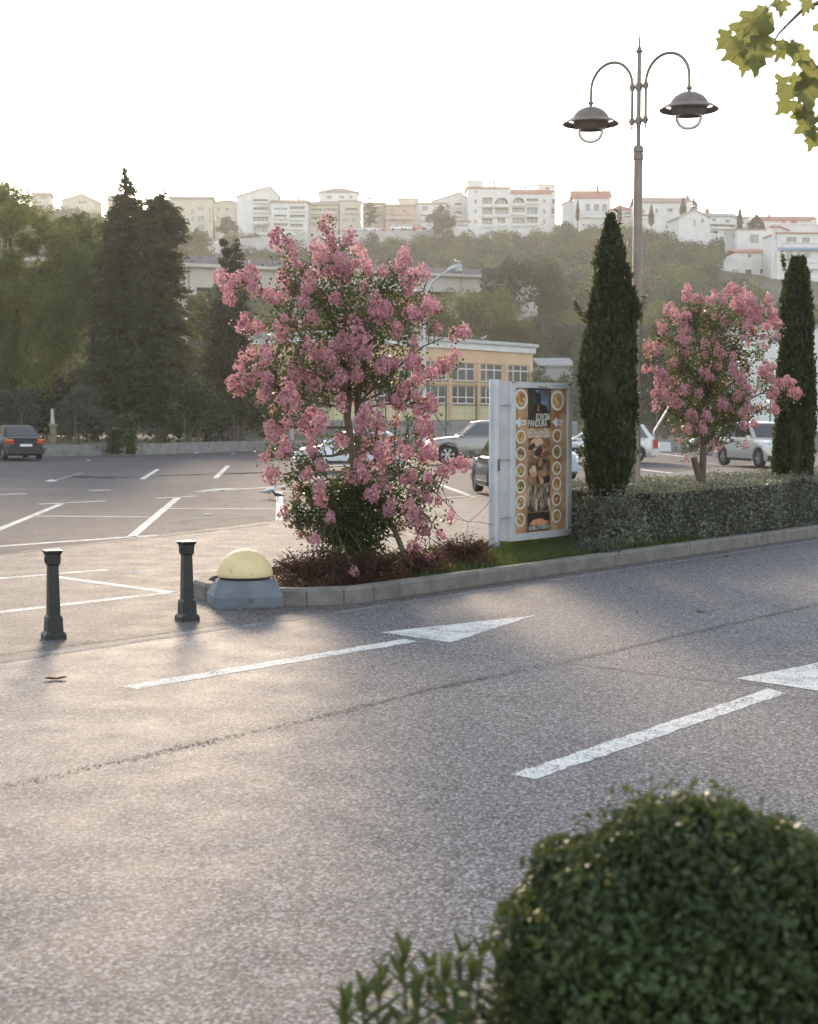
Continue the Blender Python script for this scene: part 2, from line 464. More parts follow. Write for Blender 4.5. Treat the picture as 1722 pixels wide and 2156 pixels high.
# planted island: soil, kerb of separate stones
path = [RP(-12.75, 40), RP(-12.75, 12.9), Vector((-1.75, 17.85, 0)), Vector((-2.12, 17.35, 0)), Vector((-2.36, 16.8, 0)), Vector((-2.36, 16.25, 0)), Vector((-2.12, 15.8, 0)),
        Vector((-1.68, 15.52, 0)), Vector((-1.2, 15.42, 0)), Vector((-.84, 15.44, 0)), Vector((-.52, 15.68, 0)), Vector((-.05, 16.22, 0)), RP(KOFF, 13.3), RP(KOFF, 60)]
soil = [RP(-12.6, 40, 0), RP(-12.6, 13, 0), (-1.65, 17.7, 0), (-2.2, 16.8, 0), (-2.2, 16.3, 0), (-1.62, 15.66, 0), (-.86, 15.6, 0), (-.1, 16.4, 0), RP(KOFF - .14, 13.4, 0), RP(KOFF - .14, 40, 0)]
sheet('planting_bed', soil, .085, m_soil, 'dark soil of the kerbed planting island')
kerb = thing('kerb', 'weathered grey concrete kerb of separate stones round the planted island', 'kerb', (0, 0, 0), kind='structure')
def kerb_run(pts, length_of):
    segs = []; acc = 0
    d = [0]
    for a, c in zip(pts, pts[1:]): d.append(d[-1] + (c - a).length)
    def at(s):
        for i in range(len(d) - 1):
            if s <= d[i + 1] or i == len(d) - 2:
                return pts[i].lerp(pts[i + 1], (s - d[i]) / max(1e-6, d[i + 1] - d[i]))
    s = 0; k = 0
    while s < d[-1] - .1:
        L = length_of(at(s)); e = min(s + L, d[-1])
        a, c = at(s + .006), at(e - .006)
        t = (c - a).normalized(); n = Vector((t.y, -t.x, 0))         # outward is to the right of travel
        if True:
            h = .155 + random.uniform(-.006, .006)
            prof = [(0, -.1), (.0, h - .03), (-.03, h), (-.155, h), (-.155, -.1)]
            rings = []
            for q, ex in ((a, 0), (c, 0)):
                jit = random.uniform(-.004, .004)
                rings.append([q + n * (o + jit) + Vector((0, 0, z)) for o, z in prof])
            bb = MB(); bb.loft(rings, True, True)
            bb.build('kerb_stone', m_kerb, kerb)
        s = e; k += 1
def klen(p):
    return .42 if (p.x < .15 and p.y < 18.3) else 1.0
kerb_run([path[i] for i in range(len(path))][::-1][::-1], klen)
# near side: kerb and planted verge at the photographer's feet
nk = thing('near_kerb', 'kerb along the near side of the road below the leafy shoots', 'kerb', (0, 0, 0), kind='structure')
for i in range(16):
    a, c = RP(NOFF, -5 + i, 0), RP(NOFF, -4 + i - .012, 0)
    n = Vector((-NX, -NY, 0))
    bb = MB(); bb.loft([[q + n * (-.0 + o) + Vector((0, 0, z)) for o, z in [(0, -.1), (0, .12), (-.03, .15), (-.15, .15), (-.15, -.1)]] for q in (a, c)], True, True)
    bb.build('kerb_stone', m_kerb, nk)
sheet('verge', [RP(-2.36, -20), RP(-2.36, 30), RP(3, 30), RP(3, -20)], .12, m_soil, 'planted verge under the clipped bush')

# ------------------------------------------------------------------ hillside
UC = [-900, -400, 0, 400, 800, 1150, 1450, 1700, 2200, 2800]
YN = [130, 150, 180, 230, 300, 360, 420, 470, 520, 600, 900]
ZT = np.array([
    [-.5, 0, 3, 11, 24, 38, 52, 64, 73, 76, 60],
    [-.5, 0, 3, 11, 24, 38, 52, 64, 73, 76, 60],
    [-.5, 0, 3, 11, 24, 38, 52, 63, 71, 73, 60],
    [-.5, 0, 2, 7, 17, 31, 46, 58, 60, 60, 50],
    [-.5, 0, 2, 8, 19, 33, 47, 57, 59, 59, 50],
    [-.5, 0, 3, 11, 24, 37, 50, 58, 60, 60, 50],
    [-.5, 0, 4, 14, 27, 39, 50, 57, 61, 61, 50],
    [-.5, 0, 5, 15, 26, 36, 44, 50, 54, 54, 45],
    [-.5, 0, 5, 15, 26, 35, 42, 48, 52, 52, 45],
    [-.5, 0, 5, 15, 26, 35, 42, 48, 52, 52, 45]], float)
def hill(x, y):
    u = min(max(861 + FPX * x / max(y, 1), UC[0]), UC[-1] - 1e-3)
    yy = min(max(y, YN[0]), YN[-1] - 1e-3)
    i = int(np.searchsorted(UC, u, 'right')) - 1; j = int(np.searchsorted(YN, yy, 'right')) - 1
    a = (u - UC[i]) / (UC[i + 1] - UC[i]); c = (yy - YN[j]) / (YN[j + 1] - YN[j])
    z = (ZT[i, j] * (1 - a) + ZT[i + 1, j] * a) * (1 - c) + (ZT[i, j + 1] * (1 - a) + ZT[i + 1, j + 1] * a) * c
    return z
m_hill = M('hill_earth', (.10, .095, .05), (.05, .055, .03), .05, .95, .3, .5)
hv, hf = [], []
xs = np.linspace(-420, 420, 106); ys = np.concatenate([np.arange(130, 560, 8), np.arange(560, 930, 30)])
for yv in ys:
    for xv in xs:
        hv.append((xv, yv, hill(xv, yv) + .5 * math.sin(xv * .21) * math.sin(yv * .17)))
nx_ = len(xs)
for j in range(len(ys) - 1):
    for i in range(nx_ - 1):
        a = j * nx_ + i; hf.append((a, a + 1, a + nx_ + 1, a + nx_))
b = MB(); b.add(hv, hf)
tag(b.build('hillside', m_hill, smooth=True, angle=180), 'steep wooded hillside behind the car park', kind='structure')
# ================================================================== BUILDINGS
w_white = M('white_render', (.72, .71, .69), (.62, .61, .59), .6, .8, .15, 3)
w_cream = M('cream_render', (.62, .56, .46), (.53, .47, .38), .6, .8, .15, 3)
w_pink = M('pink_render', (.58, .42, .35), (.50, .36, .29), .6, .8, .15, 3)
w_grey = M('grey_render', (.48, .47, .46), (.38, .37, .36), .6, .85, .15, 3)
r_red = M('red_roof_tiles', (.42, .17, .11), (.30, .12, .08), 1.4, .8, .6, 3, stretch=(1, 1, 1))
r_brown = M('brown_roof_tiles', (.34, .24, .19), (.25, .18, .15), 1.4, .8, .6, 3)
r_grey = M('grey_roof', (.36, .35, .34), (.27, .26, .26), 1.2, .8, .3, 3)
m_pane = GLASS('window_glass', (.035, .03, .028), .08)
m_frame = PLAIN('window_frame', (.55, .53, .50), .5)
m_dark = PLAIN('dark_recess', (.10, .08, .07), .8)
m_blue = PLAIN('blue_trim', (.20, .32, .50), .6)
m_brick = M('red_chimney_brick', (.45, .17, .12), (.33, .12, .09), 4, .85, .4, 12)

def gridwall(mb, f, W, H, holes, mi=0):
    """wall W x H with rectangular holes; f(x, z, depth) -> point"""
    xs = sorted({0.0, W, *[h[0] for h in holes], *[h[1] for h in holes]})
    zs = sorted({0.0, H, *[h[2] for h in holes], *[h[3] for h in holes]})
    for i in range(len(xs) - 1):
        for j in range(len(zs) - 1):
            cx, cz = (xs[i] + xs[i + 1]) / 2, (zs[j] + zs[j + 1]) / 2
            if any(h[0] < cx < h[1] and h[2] < cz < h[3] for h in holes): continue
            mb.quad(f(xs[i], zs[j], 0), f(xs[i + 1], zs[j], 0), f(xs[i + 1], zs[j + 1], 0), f(xs[i], zs[j + 1], 0), mi)

def block(root, u0, u1, vt, vb, Y, yaw=0, depth=9, roof='flat', rh=2.0, wall=None, rmat=None, wins=(), peak=.5, over=.35, chim=(), found=7.0):
    """one box of a building, front face spanning photo columns u0..u1 at distance Y"""
    wall = wall or w_white; rmat = rmat or r_red
    base = root.location
    A = P(u0, vb, Y)
    a = R(yaw); ex = Vector((math.cos(a), math.sin(a), 0)); ey = Vector((-math.sin(a), math.cos(a), 0))
    # right end: where the ray of column u1 meets the facade line
    k = (u1 - 861) / FPX
    W = (k * A.y - A.x) / (ex.x - k * ex.y)
    H = P(u0, vt, Y).z - A.z
    o = A - base
    f = lambda x, z, d: o + ex * x + ey * d + Vector((0, 0, z))
    fx = lambda u: min(max(((u - 861) / FPX * A.y - A.x) / (ex.x - (u - 861) / FPX * ex.y), .05), W - .05)
    fz = lambda v: min(max(H * (vb - v) / (vb - vt), .04), H - .04)
    holes = [(fx(q[0]), fx(q[1]), fz(q[3]), fz(q[2]), q[4] if len(q) > 4 else 'w') for q in wins]
    m = MB()
    gridwall(m, f, W, H, holes)
    m.quad(f(0, -found, 0), f(W, -found, 0), f(W, 0, 0), f(0, 0, 0))
    m.quad(f(W, -found, 0), f(W, -found, depth), f(W, H, depth), f(W, H, 0))
    m.quad(f(W, -found, depth), f(0, -found, depth), f(0, H, depth), f(W, H, depth))
    m.quad(f(0, -found, depth), f(0, -found, 0), f(0, H, 0), f(0, H, depth))
    if roof != 'gy': m.quad(f(0, H, 0), f(W, H, 0), f(W, H, depth), f(0, H, depth))
    for h in holes:                                   # reveals and balconies belong to the wall
        x0, x1, z0, z1, kd = h
        dp = .22 if kd == 'w' else 1.5
        m.quad(f(x0, z0, 0), f(x0, z1, 0), f(x0, z1, dp), f(x0, z0, dp)); m.quad(f(x1, z1, 0), f(x1, z0, 0), f(x1, z0, dp), f(x1, z1, dp))
        m.quad(f(x0, z1, 0), f(x1, z1, 0), f(x1, z1, dp), f(x0, z1, dp)); m.quad(f(x1, z0, 0), f(x0, z0, 0), f(x0, z0, dp), f(x1, z0, dp))
        if kd == 'a':                                 # arch spandrels
            n = 10; cx = (x0 + x1) / 2; rr = (x1 - x0) / 2; hh = min(z1 - z0, rr)
            for i in range(n):
                t0, t1 = math.pi * i / n, math.pi * (i + 1) / n
                pa, pb = (cx - rr * math.cos(t0), z1 - hh + hh * math.sin(t0)), (cx - rr * math.cos(t1), z1 - hh + hh * math.sin(t1))
                m.add([f(pa[0], pa[1], .004), f(pb[0], pb[1], .004), f(pb[0], z1, .004), f(pa[0], z1, .004)], [(0, 1, 2, 3)])
    if roof == 'gy':
        pk = W * peak
        m.add([f(0, H, 0), f(W, H, 0), f(pk, H + rh, 0)], [(0, 1, 2)]); m.add([f(W, H, depth), f(0, H, depth), f(pk, H + rh, depth)], [(0, 1, 2)])
    m.build('wall', wall, root)
    r = MB()
    if roof == 'flat':
        r.prism([(-over * .6, H + .003), (W + over * .6, H + .003), (W + over * .6, H + .3), (-over * .6, H + .3)], -over * .6, depth + .2, f)
    elif roof == 'gx':
        r.prism([(-over, H), (depth / 2, H + rh), (depth + over, H), (depth + over, H + .22), (depth / 2, H + rh + .25), (-over, H + .22)], -over, W + over, lambda a_, b_, d_: f(d_, b_, a_))
    elif roof == 'gy':
        pk = W * peak
        r.prism([(-over, H - over * rh / max(pk, .1)), (pk, H + rh), (W + over, H - over * rh / max(W - pk, .1)), (W + over, H + .22), (pk, H + rh + .25), (-over, H + .22)], -over, depth + over, lambda a_, b_, d_: f(a_, b_, d_))
    elif roof == 'hip':
        q = min(depth, W) / 2
        vs = [f(-over, H, -over), f(W + over, H, -over), f(W + over, H, depth + over), f(-over, H, depth + over)]
        vs += [p + Vector((0, 0, .2)) for p in vs] + [f(q, H + rh, depth / 2), f(W - q, H + rh, depth / 2)]
        r.add(vs, [(3, 2, 1, 0), (0, 1, 5, 4), (1, 2, 6, 5), (2, 3, 7, 6), (3, 0, 4, 7), (4, 5, 9, 8), (5, 6, 9), (6, 7, 8, 9), (7, 4, 8)])
    if r.v: ro = r.build('roof', rmat, root)
    for h in holes:
        x0, x1, z0, z1, kd = h
        dp = .22 if kd == 'w' else 1.5
        wf = MB(); b_ = .07 if (x1 - x0) < 3 else .1
        d0, d1 = dp - .08, dp
        for (p, q, s, t) in [(x0, x1, z0, z0 + b_), (x0, x1, z1 - b_, z1), (x0, x0 + b_, z0 + b_, z1 - b_), (x1 - b_, x1, z0 + b_, z1 - b_)]:
            wf.prism([(p, s), (q, s), (q, t), (p, t)], d0, d1, lambda a_, b2, d_: f(a_, b2, d_))
        nm = max(1, int(round((x1 - x0) / 1.1)))
        for i in range(1, nm):
            c = x0 + (x1 - x0) * i / nm
            wf.prism([(c - .04, z0 + b_), (c + .04, z0 + b_), (c + .04, z1 - b_), (c - .04, z1 - b_)], d0, d1, lambda a_, b2, d_: f(a_, b2, d_))
        fo = wf.build('window' if kd == 'w' else 'balcony_window', m_frame, root)
        pn = MB(); pn.quad(f(x0, z0, dp - .02), f(x1, z0, dp - .02), f(x1, z1, dp - .02), f(x0, z1, dp - .02))
        pn.build('pane', m_pane, fo)
        if kd in 'ab':
            bl = MB(); ph = 1.8 if z1 - z0 < .6 else min(1.0, (z1 - z0) * .7)
            for (p, q, s, t, e0_, e1_) in [(x0 - .1, x1 + .1, z0 - ph * .55 - .15, z0 - .02, -.7, -.58), (x0 - .1, x1 + .1, z0 - ph * .55 - .3, z0 - ph * .55 - .15, -.7, 0.0)]:
                bl.prism([(p, s), (q, s), (q, t), (p, t)], e0_, e1_, lambda a_, b2, d_: f(a_, b2, d_))
            bl.build('balcony', wall, root)
    for (cu, cv0, cv1, cw, cm) in chim:
        x = ((cu - 861) / FPX * A.y - A.x) / (ex.x - (cu - 861) / FPX * ex.y); zt = H * (vb - cv0) / (vb - vt); zb = H * (vb - cv1) / (vb - vt) - .5
        c = MB(); c.prism([(x - cw / 2, zb), (x + cw / 2, zb), (x + cw / 2, zt), (x - cw / 2, zt)], depth * .3, depth * .3 + .8, lambda a_, b2, d_: f(a_, b2, d_))
        c.prism([(x - cw / 2 - .1, zt), (x + cw / 2 + .1, zt), (x + cw / 2 + .1, zt + .15), (x - cw / 2 - .1, zt + .15)], depth * .3 - .1, depth * .3 + .9, lambda a_, b2, d_: f(a_, b2, d_))
        c.build('chimney', cm, root)
    HOUSES.append((u0, u1, vb, Y, A, ex, ey, W, depth))
    return f, W, H
HOUSES = []
HG = 'houses on the hilltop'
def house(label, u, v, Y, cat='house', name='house', group=HG):
    p = P(u, v, Y)
    return thing(name, label, cat, (p.x, p.y, p.z), 0, group)

h = house('small cream house with red roof on the ridge, leftmost of all', 90, 430, 515)
block(h, 66, 113, 411, 431, 515, 6, 9, 'gx', 1.4, w_cream, r_red, [(72, 86, 413, 418), (92, 108, 413, 419)])
h = house('pale house with broad low gable on the ridge left of the pointed conifer', 165, 433, 515)
block(h, 130, 204, 422, 434, 515, -5, 10, 'gy', 2.0, w_cream, r_brown, [(172, 190, 424, 429)], peak=.66)
h = house('pale house on the ridge showing just left of the tall conifer tip', 240, 433, 520)
block(h, 226, 256, 412, 434, 520, 0, 9, 'flat', 1, w_cream, r_brown, [(232, 240, 418, 424)])
h = house('cream apartment building with stacked dark windows right of the tall conifer', 420, 488, 450, 'apartment building', 'apartment_building')
block(h, 356, 452, 419, 489, 450, 4, 11, 'gx', 1.5, w_cream, r_brown, [(407, 413, 440, 452), (407, 413, 456, 468), (421, 434, 436, 442), (421, 435, 454, 466), (421, 435, 472, 484), (444, 449, 438, 450), (444, 449, 456, 468), (366, 376, 438, 447), (384, 394, 438, 447), (384, 394, 456, 466)])
block(h, 452.5, 502, 425, 489, 453, 0, 10, 'hip', 1.3, w_cream, r_brown, [(461, 467, 438, 444), (461, 467, 456, 463), (478, 486, 438, 444)])
h = house('big white apartment block with pointed gable and blank side strip', 545, 490, 450, 'apartment building', 'apartment_building')
block(h, 499, 591, 414, 491, 450, 3, 13, 'gy', 3.1, w_white, r_brown, [(536, 568, 419, 424, 'b'), (536, 568, 436, 443, 'b'), (536, 568, 456, 466, 'b'), (536, 566, 475, 489, 'b'), (575, 586, 436, 444)], peak=.78)
h = house('terraced white block with stepped balconies left of the upper gabled house', 610, 490, 445, 'apartment building', 'apartment_building')
block(h, 571, 650, 427, 491, 446, 2, 12, 'gx', 1.6, w_white, r_brown, [(579, 608, 437, 442), (580, 606, 452, 457, 'b'), (579, 608, 470, 477, 'b'), (613, 644, 452, 459, 'b'), (613, 640, 471, 479, 'b'), (613, 644, 434, 441, 'b')], chim=[(630, 409, 417, .8, w_white)])
h = house('long cream block with two rows of open loggias under a hipped top storey', 690, 485, 452, 'apartment building', 'apartment_building')
block(h, 649, 714, 433, 486, 452, 0, 10, 'gx', 1.7, w_cream, r_brown, [(657, 679, 439, 446, 'b'), (684, 712, 439, 446, 'b'), (657, 679, 456, 464, 'b'), (684, 712, 456, 464, 'b'), (657, 679, 472, 478)])
block(h, 715, 762, 424, 486, 452.5, 2, 10, 'flat', 1, w_cream, r_brown, [(728, 755, 438, 445, 'b'), (722, 736, 460, 468), (742, 752, 460, 469)])
block(h, 671, 756, 405, 430, 459, 2, 9, 'hip', 2.0, w_white, r_brown, [(690, 700, 412, 418), (716, 726, 412, 418), (738, 744, 412, 418)], found=3)
h = house('cream house half hidden by the layered conifer on the ridge', 785, 475, 458)
block(h, 763, 810, 430, 478, 458, -2, 9, 'gx', 1.0, w_cream, r_brown, [(764, 774, 436, 442), (786, 802, 436, 443, 'b'), (764, 774, 452, 459), (786, 802, 452, 459, 'b')])
h = house('pinkish two storey house with white shutters and long balcony', 840, 482, 452)
block(h, 811, 875, 434, 484, 452, 1, 9, 'gx', 1.1, w_pink, r_brown, [(820, 829, 440, 448), (848, 856, 440, 448), (824, 836, 457, 472), (845, 858, 457, 473), (813, 868, 452, 453.5, 'b')])
h = house('white house with paired windows right of the pinkish house', 905, 470, 456)
block(h, 876, 940, 430, 472, 456, 0, 9, 'gx', .9, w_white, r_brown, [(888, 900, 434, 443), (913, 918, 435, 445), (921, 927, 435, 442), (884, 912, 452, 456, 'b')])
block(h, 840, 880, 419, 432, 470, 0, 8, 'hip', 1.0, w_cream, r_brown, found=12)
h = house('white house with tall gable and arched loggias beside the big white block', 950, 465, 462)
block(h, 911, 985, 424, 470, 462, 3, 11, 'gy', 2.8, w_white, r_brown, [(955, 972, 426, 433, 'a'), (955, 972, 444, 451, 'a'), (925, 934, 430, 437), (925, 934, 446, 453)], peak=.78)
h = house('low white kiosk with dark red awning under the gabled house', 970, 488, 440, 'kiosk', 'kiosk')
block(h, 957, 988, 467, 489, 440, 0, 5, 'flat', 1, w_white, r_red, [(960, 984, 471, 478)], found=5)

h = house('large white apartment block with arched balconies and red roofs, tallest on the hill', 1075, 485, 455, 'apartment building', 'apartment_building')
SM = [(997, 1003, 401, 406), (997, 1003, 420, 429), (997, 1003, 441, 450), (997, 1003, 463, 471)]
block(h, 985, 1073.5, 397, 487, 455, 2, 12, 'gx', 1.3, w_white, r_red, SM + [(1013, 1035, 416, 430, 'b'), (1013, 1035, 438, 452, 'b'), (1013, 1035, 460, 473, 'b'), (1039, 1068, 416, 430, 'a'), (1039, 1068, 438, 451, 'b'), (1045, 1061, 459, 470, 'b')],
      chim=[(1041, 375, 394, 1.0, w_white)])
block(h, 1074, 1156, 408, 487, 455.5, 2, 12, 'gx', 2.0, w_white, r_red, [(1076, 1102, 416, 428, 'a'), (1076, 1102, 437, 447, 'b'), (1076, 1102, 458, 471, 'b'), (1106, 1129, 418, 425, 'b'), (1106, 1129, 436, 451, 'b'), (1106, 1129, 457, 470, 'b'), (1140, 1146, 419, 428), (1140, 1146, 440, 450), (1140, 1146, 462, 471)],
      chim=[(1107, 388, 403, 1.0, w_white)])
block(h, 1157, 1166, 404, 487, 457, 4, 9, 'flat', 1, w_white, r_red, [(1158.5, 1164.5, 419, 431, 'b'), (1158.5, 1164.5, 438, 450, 'b')])
block(h, 985.5, 1015, 382, 398, 461, 2, 5, 'flat', .3, w_white, w_white, found=2)
block(h, 1133, 1165, 389, 409, 461, 2, 5, 'flat', .3, w_white, w_white, [(1145, 1153, 394, 399)], found=2)
h = house('white house with red pitched roof and three tall windows right of the big block', 1245, 460, 445)
block(h, 1207, 1282, 418, 462, 445, 0, 9, 'gx', 2.7, w_white, r_red, [(1228, 1238, 429, 445), (1246, 1257, 429, 445), (1263, 1273, 429, 445), (1222, 1278, 448.5, 449.5, 'b'), (1224, 1240, 454, 460)], chim=[(1256, 390, 402, .7, m_brick)])
block(h, 1183, 1206.5, 431, 462, 449, -14, 8, 'gy', 1.1, w_white, r_brown, peak=.6)
h = house('low white house with hipped reddish roof left of the lamp post', 1305, 460, 440)
block(h, 1284, 1330, 443, 463, 440, 0, 9, 'hip', 2.2, w_white, r_red, [(1308, 1328, 447, 451), (1308, 1328, 455, 458)])
h = house('long house with pale pink roof just right of the lamp post', 1395, 460, 430)
block(h, 1340, 1450, 427, 466, 430, 2, 10, 'gx', 2.0, w_white, r_brown, [(1346, 1352, 440, 449), (1374, 1380, 438, 449), (1346, 1366, 451, 456, 'b'), (1398, 1410, 438, 446), (1424, 1436, 438, 446)], chim=[(1446, 408, 418, .8, m_brick)])
h = house('white house with front gable and long balconied wing on the right slope', 1490, 490, 385)
block(h, 1429, 1487, 458, 493, 385, 8, 9, 'gy', 2.0, w_white, r_grey, [(1454, 1458, 462, 476), (1469, 1476, 460, 469)], peak=.52, chim=[(1466, 436, 446, .8, m_brick)])
block(h, 1487.5, 1548, 455, 494, 386, 14, 9, 'gx', 1.3, w_white, r_grey, [(1493, 1501, 459, 466), (1520, 1529, 461, 468), (1489, 1543, 471, 477, 'b'), (1489, 1506, 485, 491)], chim=[(1493, 437, 447, .8, m_brick)])
block(h, 1549, 1584, 460, 490, 388, 14, 8, 'gx', 1.0, w_white, r_grey, [(1553, 1559, 463, 472, 'b'), (1564, 1578, 467, 474, 'b')])
h = house('plain white box house with flat roof above the lower white house', 1580, 525, 358)
block(h, 1551, 1613, 484, 526, 358, 6, 9, 'flat', .4, w_white, r_brown, [(1572, 1583, 493, 512), (1584, 1590, 493, 512)])
block(h, 1528, 1550.5, 486, 526, 361, -38, 6, 'flat', .4, w_grey, r_brown, [(1536, 1541, 492, 505)])
h = house('lower white house with red eave and small square windows near the right edge', 1570, 580, 340)
block(h, 1549, 1614, 532, 582, 340, 4, 8, 'gx', 1.0, w_white, r_red, [(1569, 1575.5, 535, 542), (1598, 1605, 535, 542), (1563, 1577, 567, 577), (1594, 1606, 566, 576)])
block(h, 1522, 1548.5, 549, 582, 339, 4, 6, 'flat', .2, w_white, w_white, [(1535, 1548, 567, 576)])
h = house('tall white house with two red chimneys and balconies at the right edge', 1680, 595, 330)
block(h, 1634, 1790, 492, 640, 330, 4, 10, 'flat', .4, w_white, r_red, [(1648, 1670, 499, 510, 'w'), (1681, 1697, 499, 510), (1642, 1784, 511.5, 513, 'b'), (1648, 1661, 530, 551), (1670, 1678, 530, 541), (1682, 1697, 529, 541), (1642, 1784, 552.5, 554, 'b'), (1650, 1664, 566, 585), (1692, 1706, 561, 574), (1715, 1735, 500, 510), (1715, 1735, 530, 541)])
block(h, 1622, 1633.5, 480, 640, 331, -30, 9, 'flat', .4, w_white, r_red, [(1625, 1629, 497, 506), (1625, 1629, 535, 546)])
block(h, 1630, 1790, 473, 491, 336, 4, 6, 'flat', .3, w_white, w_white, chim=[(1648, 461, 489, .85, m_brick), (1669, 461, 489, 1.4, m_brick)], found=3)
b = MB(); f_ = lambda x, z, d: P(1636, 527, 330) - h.location + Vector((x, d, z))
b.prism([(0, 0), (15.5, 0), (15.5, .5), (0, .5)], -.78, -.72, lambda a, c, d: f_(a, c, d)); b.build('blue_trim', m_blue, h)
h = house('white house with red roof behind the two red chimneys', 1650, 500, 400)
block(h, 1604, 1712, 465, 505, 400, 0, 10, 'gx', 1.6, w_white, r_red, [(1608, 1616, 474, 480)], chim=[(1618, 450, 460, .6, m_brick)])
h = house('white building glimpsed behind the right flowering tree', 1640, 850, 150, 'building', 'building', None)
block(h, 1574, 1760, 690, 868, 150, 5, 10, 'flat', .4, w_white, r_grey, [(1590, 1606, 720, 760), (1640, 1660, 720, 760), (1590, 1606, 790, 825)], found=3)
h = house('low pale building among trees just right of the yellow school', 1170, 800, 190, 'building', 'building', None)
block(h, 1138, 1204, 772, 850, 190, 5, 8, 'gx', 1.0, w_grey, r_grey, [(1180, 1188, 790, 802)], found=3)

# retaining wall of the hilltop street, street parking
def wall_between(name, pts, th, mat, label, cat='wall', group=None):
    """pts: list of (bottom point, top z)"""
    root = thing(name, label, cat, pts[0][0], 0, group)
    o = Vector(root.location); b = MB()
    for (p, zt), (q, zq) in zip(pts, pts[1:]):
        d = (q - p).normalized(); n = Vector((-d.y, d.x, 0)) * th
        lo = Vector((0, 0, -1))
        b.add([p + lo - o, q + lo - o, q + n + lo - o, p + n + lo - o, Vector((p.x, p.y, zt)) - o, Vector((q.x, q.y, zq)) - o, Vector((q.x, q.y, zq)) + n - o, Vector((p.x, p.y, zt)) + n - o],
              [(3, 2, 1, 0), (4, 5, 6, 7), (0, 1, 5, 4), (1, 2, 6, 5), (2, 3, 7, 6), (3, 0, 4, 7)])
    b.build('wall_body', mat, root)
    return root
wall_between('retaining_wall', [(P(500, 530, 425), P(500, 503, 425).z), (P(640, 527, 426), P(640, 493, 426).z), (P(770, 515, 430), P(770, 486, 430).z), (P(930, 495, 436), P(930, 486, 436).z)], .5, w_grey, 'long pale retaining wall of the hilltop street below the apartment blocks')
wall_between('low_white_wall', [(P(432, 538, 412), P(432, 508, 412).z), (P(472, 536, 413), P(472, 506, 413).z)], .5, w_white, 'short white wall at the left end of the hilltop street')

# ------------------------------------------------------------------ viaduct
m_vc = M('viaduct_concrete', (.56, .51, .46), (.46, .42, .38), .25, .85, .3, 2)
m_vd = M('viaduct_parapet', (.24, .23, .25), (.17, .165, .18), .4, .85, .3, 2)
vL, vR = P(380, 580, 168), P(1000, 598, 226)
vd = (vR - vL); vdir = Vector((vd.x, vd.y, 0)).normalized(); vn = Vector((-vdir.y, vdir.x, 0))
slope = vd.z / Vector((vd.x, vd.y, 0)).length
via = thing('viaduct', 'concrete road viaduct crossing the wooded slope behind the pink flowering tree', 'bridge', vL)
def vpt(s, n, z): return vdir * s + vn * n + Vector((0, 0, z + slope * s))
def vbox(name, s0, s1, n0, n1, z0, z1, mat, steps=1):
    b = MB(); b.loft([[vpt(s, n0, z0), vpt(s, n1, z0), vpt(s, n1, z1), vpt(s, n0, z1)] for s in np.linspace(s0, s1, steps + 1)], True, True)
    return b.build(name, mat, via)
LV = Vector((vd.x, vd.y, 0)).length
vbox('deck', -90, LV + 14, -.6, 9.6, .98, 1.35, m_vc, 6)
vbox('parapet', -90, LV + 14, -.6, -.3, 1.35, 2.15, m_vd, 6)
vbox('parapet', -90, LV + 14, 9.3, 9.6, 1.35, 2.15, m_vd, 6)
for s0, s1 in ((-90, -45), (-44.7, 1.5), (1.8, LV * .5), (LV * .5 + .3, LV - 4), (LV - 3.7, LV + 14)):
    vbox('girder', s0, s1, .2, .9, -1.25, .98, m_vc); vbox('girder', s0, s1, 4, 4.7, -1.25, .98, m_vc); vbox('girder', s0, s1, 8, 8.7, -1.25, .98, m_vc)
for s in (-44, 1.6, LV * .5, LV - 4):
    gz = -26
    vbox('pier_cap', s - .9, s + .9, -.2, 9.2, -2.1, -1.26, m_vc)
    b = MB()
    for nn in (1.0, 7.0): b.loft([[vpt(s - .75, nn, z), vpt(s + .75, nn, z), vpt(s + .75, nn + 1.3, z), vpt(s - .75, nn + 1.3, z)] for z in (gz, -2.11)], True, True)
    b.build('pier', m_vc, via)

vbox('abutment', LV + 14.05, LV + 20, -.5, 9.5, -22, .9, m_vc)
# ------------------------------------------------------------------ yellow school
y_up = M('orange_render', (.66, .45, .28), (.60, .40, .24), .5, .85, .15, 4)
y_low = M('pale_yellow_render', (.66, .58, .36), (.58, .51, .31), .5, .85, .15, 4)
m_plinth = M('grey_plinth', (.30, .29, .27), (.22, .21, .20), 1.2, .9, .3, 6, wear=((.14, .13, .12), 1.2, .6))
m_metal = M('roof_metal', (.52, .53, .55), (.42, .43, .45), 2, .45, 0, metal=.4)
m_wf = PLAIN('white_frame', (.78, .77, .75), .5)
m_sglass = M('school_glass', (.13, .12, .11), (.06, .055, .05), .35, .12, spec=.8)
SA = Vector((-6.4, 129.6, 0)); SB = Vector((12.77, 155, 0))
sx = (SB - SA).normalized(); sy = Vector((-sx.y, sx.x, 0)); SW = (SB - SA).length
sch = thing('school_building', 'two storey orange and yellow school building with white grid windows', 'building', SA)
sf = lambda x, z, d: sx * x + sy * d + Vector((0, 0, z))
def su(u):
    k = (u - 861) / FPX
    return (k * SA.y - SA.x) / (sx.x - k * sx.y)
def sz(u, v):
    q = SA + sx * su(u); return P(u, v, q.y).z
cols = [(1067, 1113), (1009, 1059), (949, 1001), (893, 941), (836, 886), (782, 829), (745, 776)]
z1a, z1b = sz(975, 850), sz(975, 812); z2a, z2b = sz(975, 802), sz(975, 763)
ztop = sz(1000, 737); zpl = 1.55
wn = [(max(.3, su(a)), su(c), za, zb) for a, c in cols for za, zb in ((z1a, z1b), (z2a, z2b))]
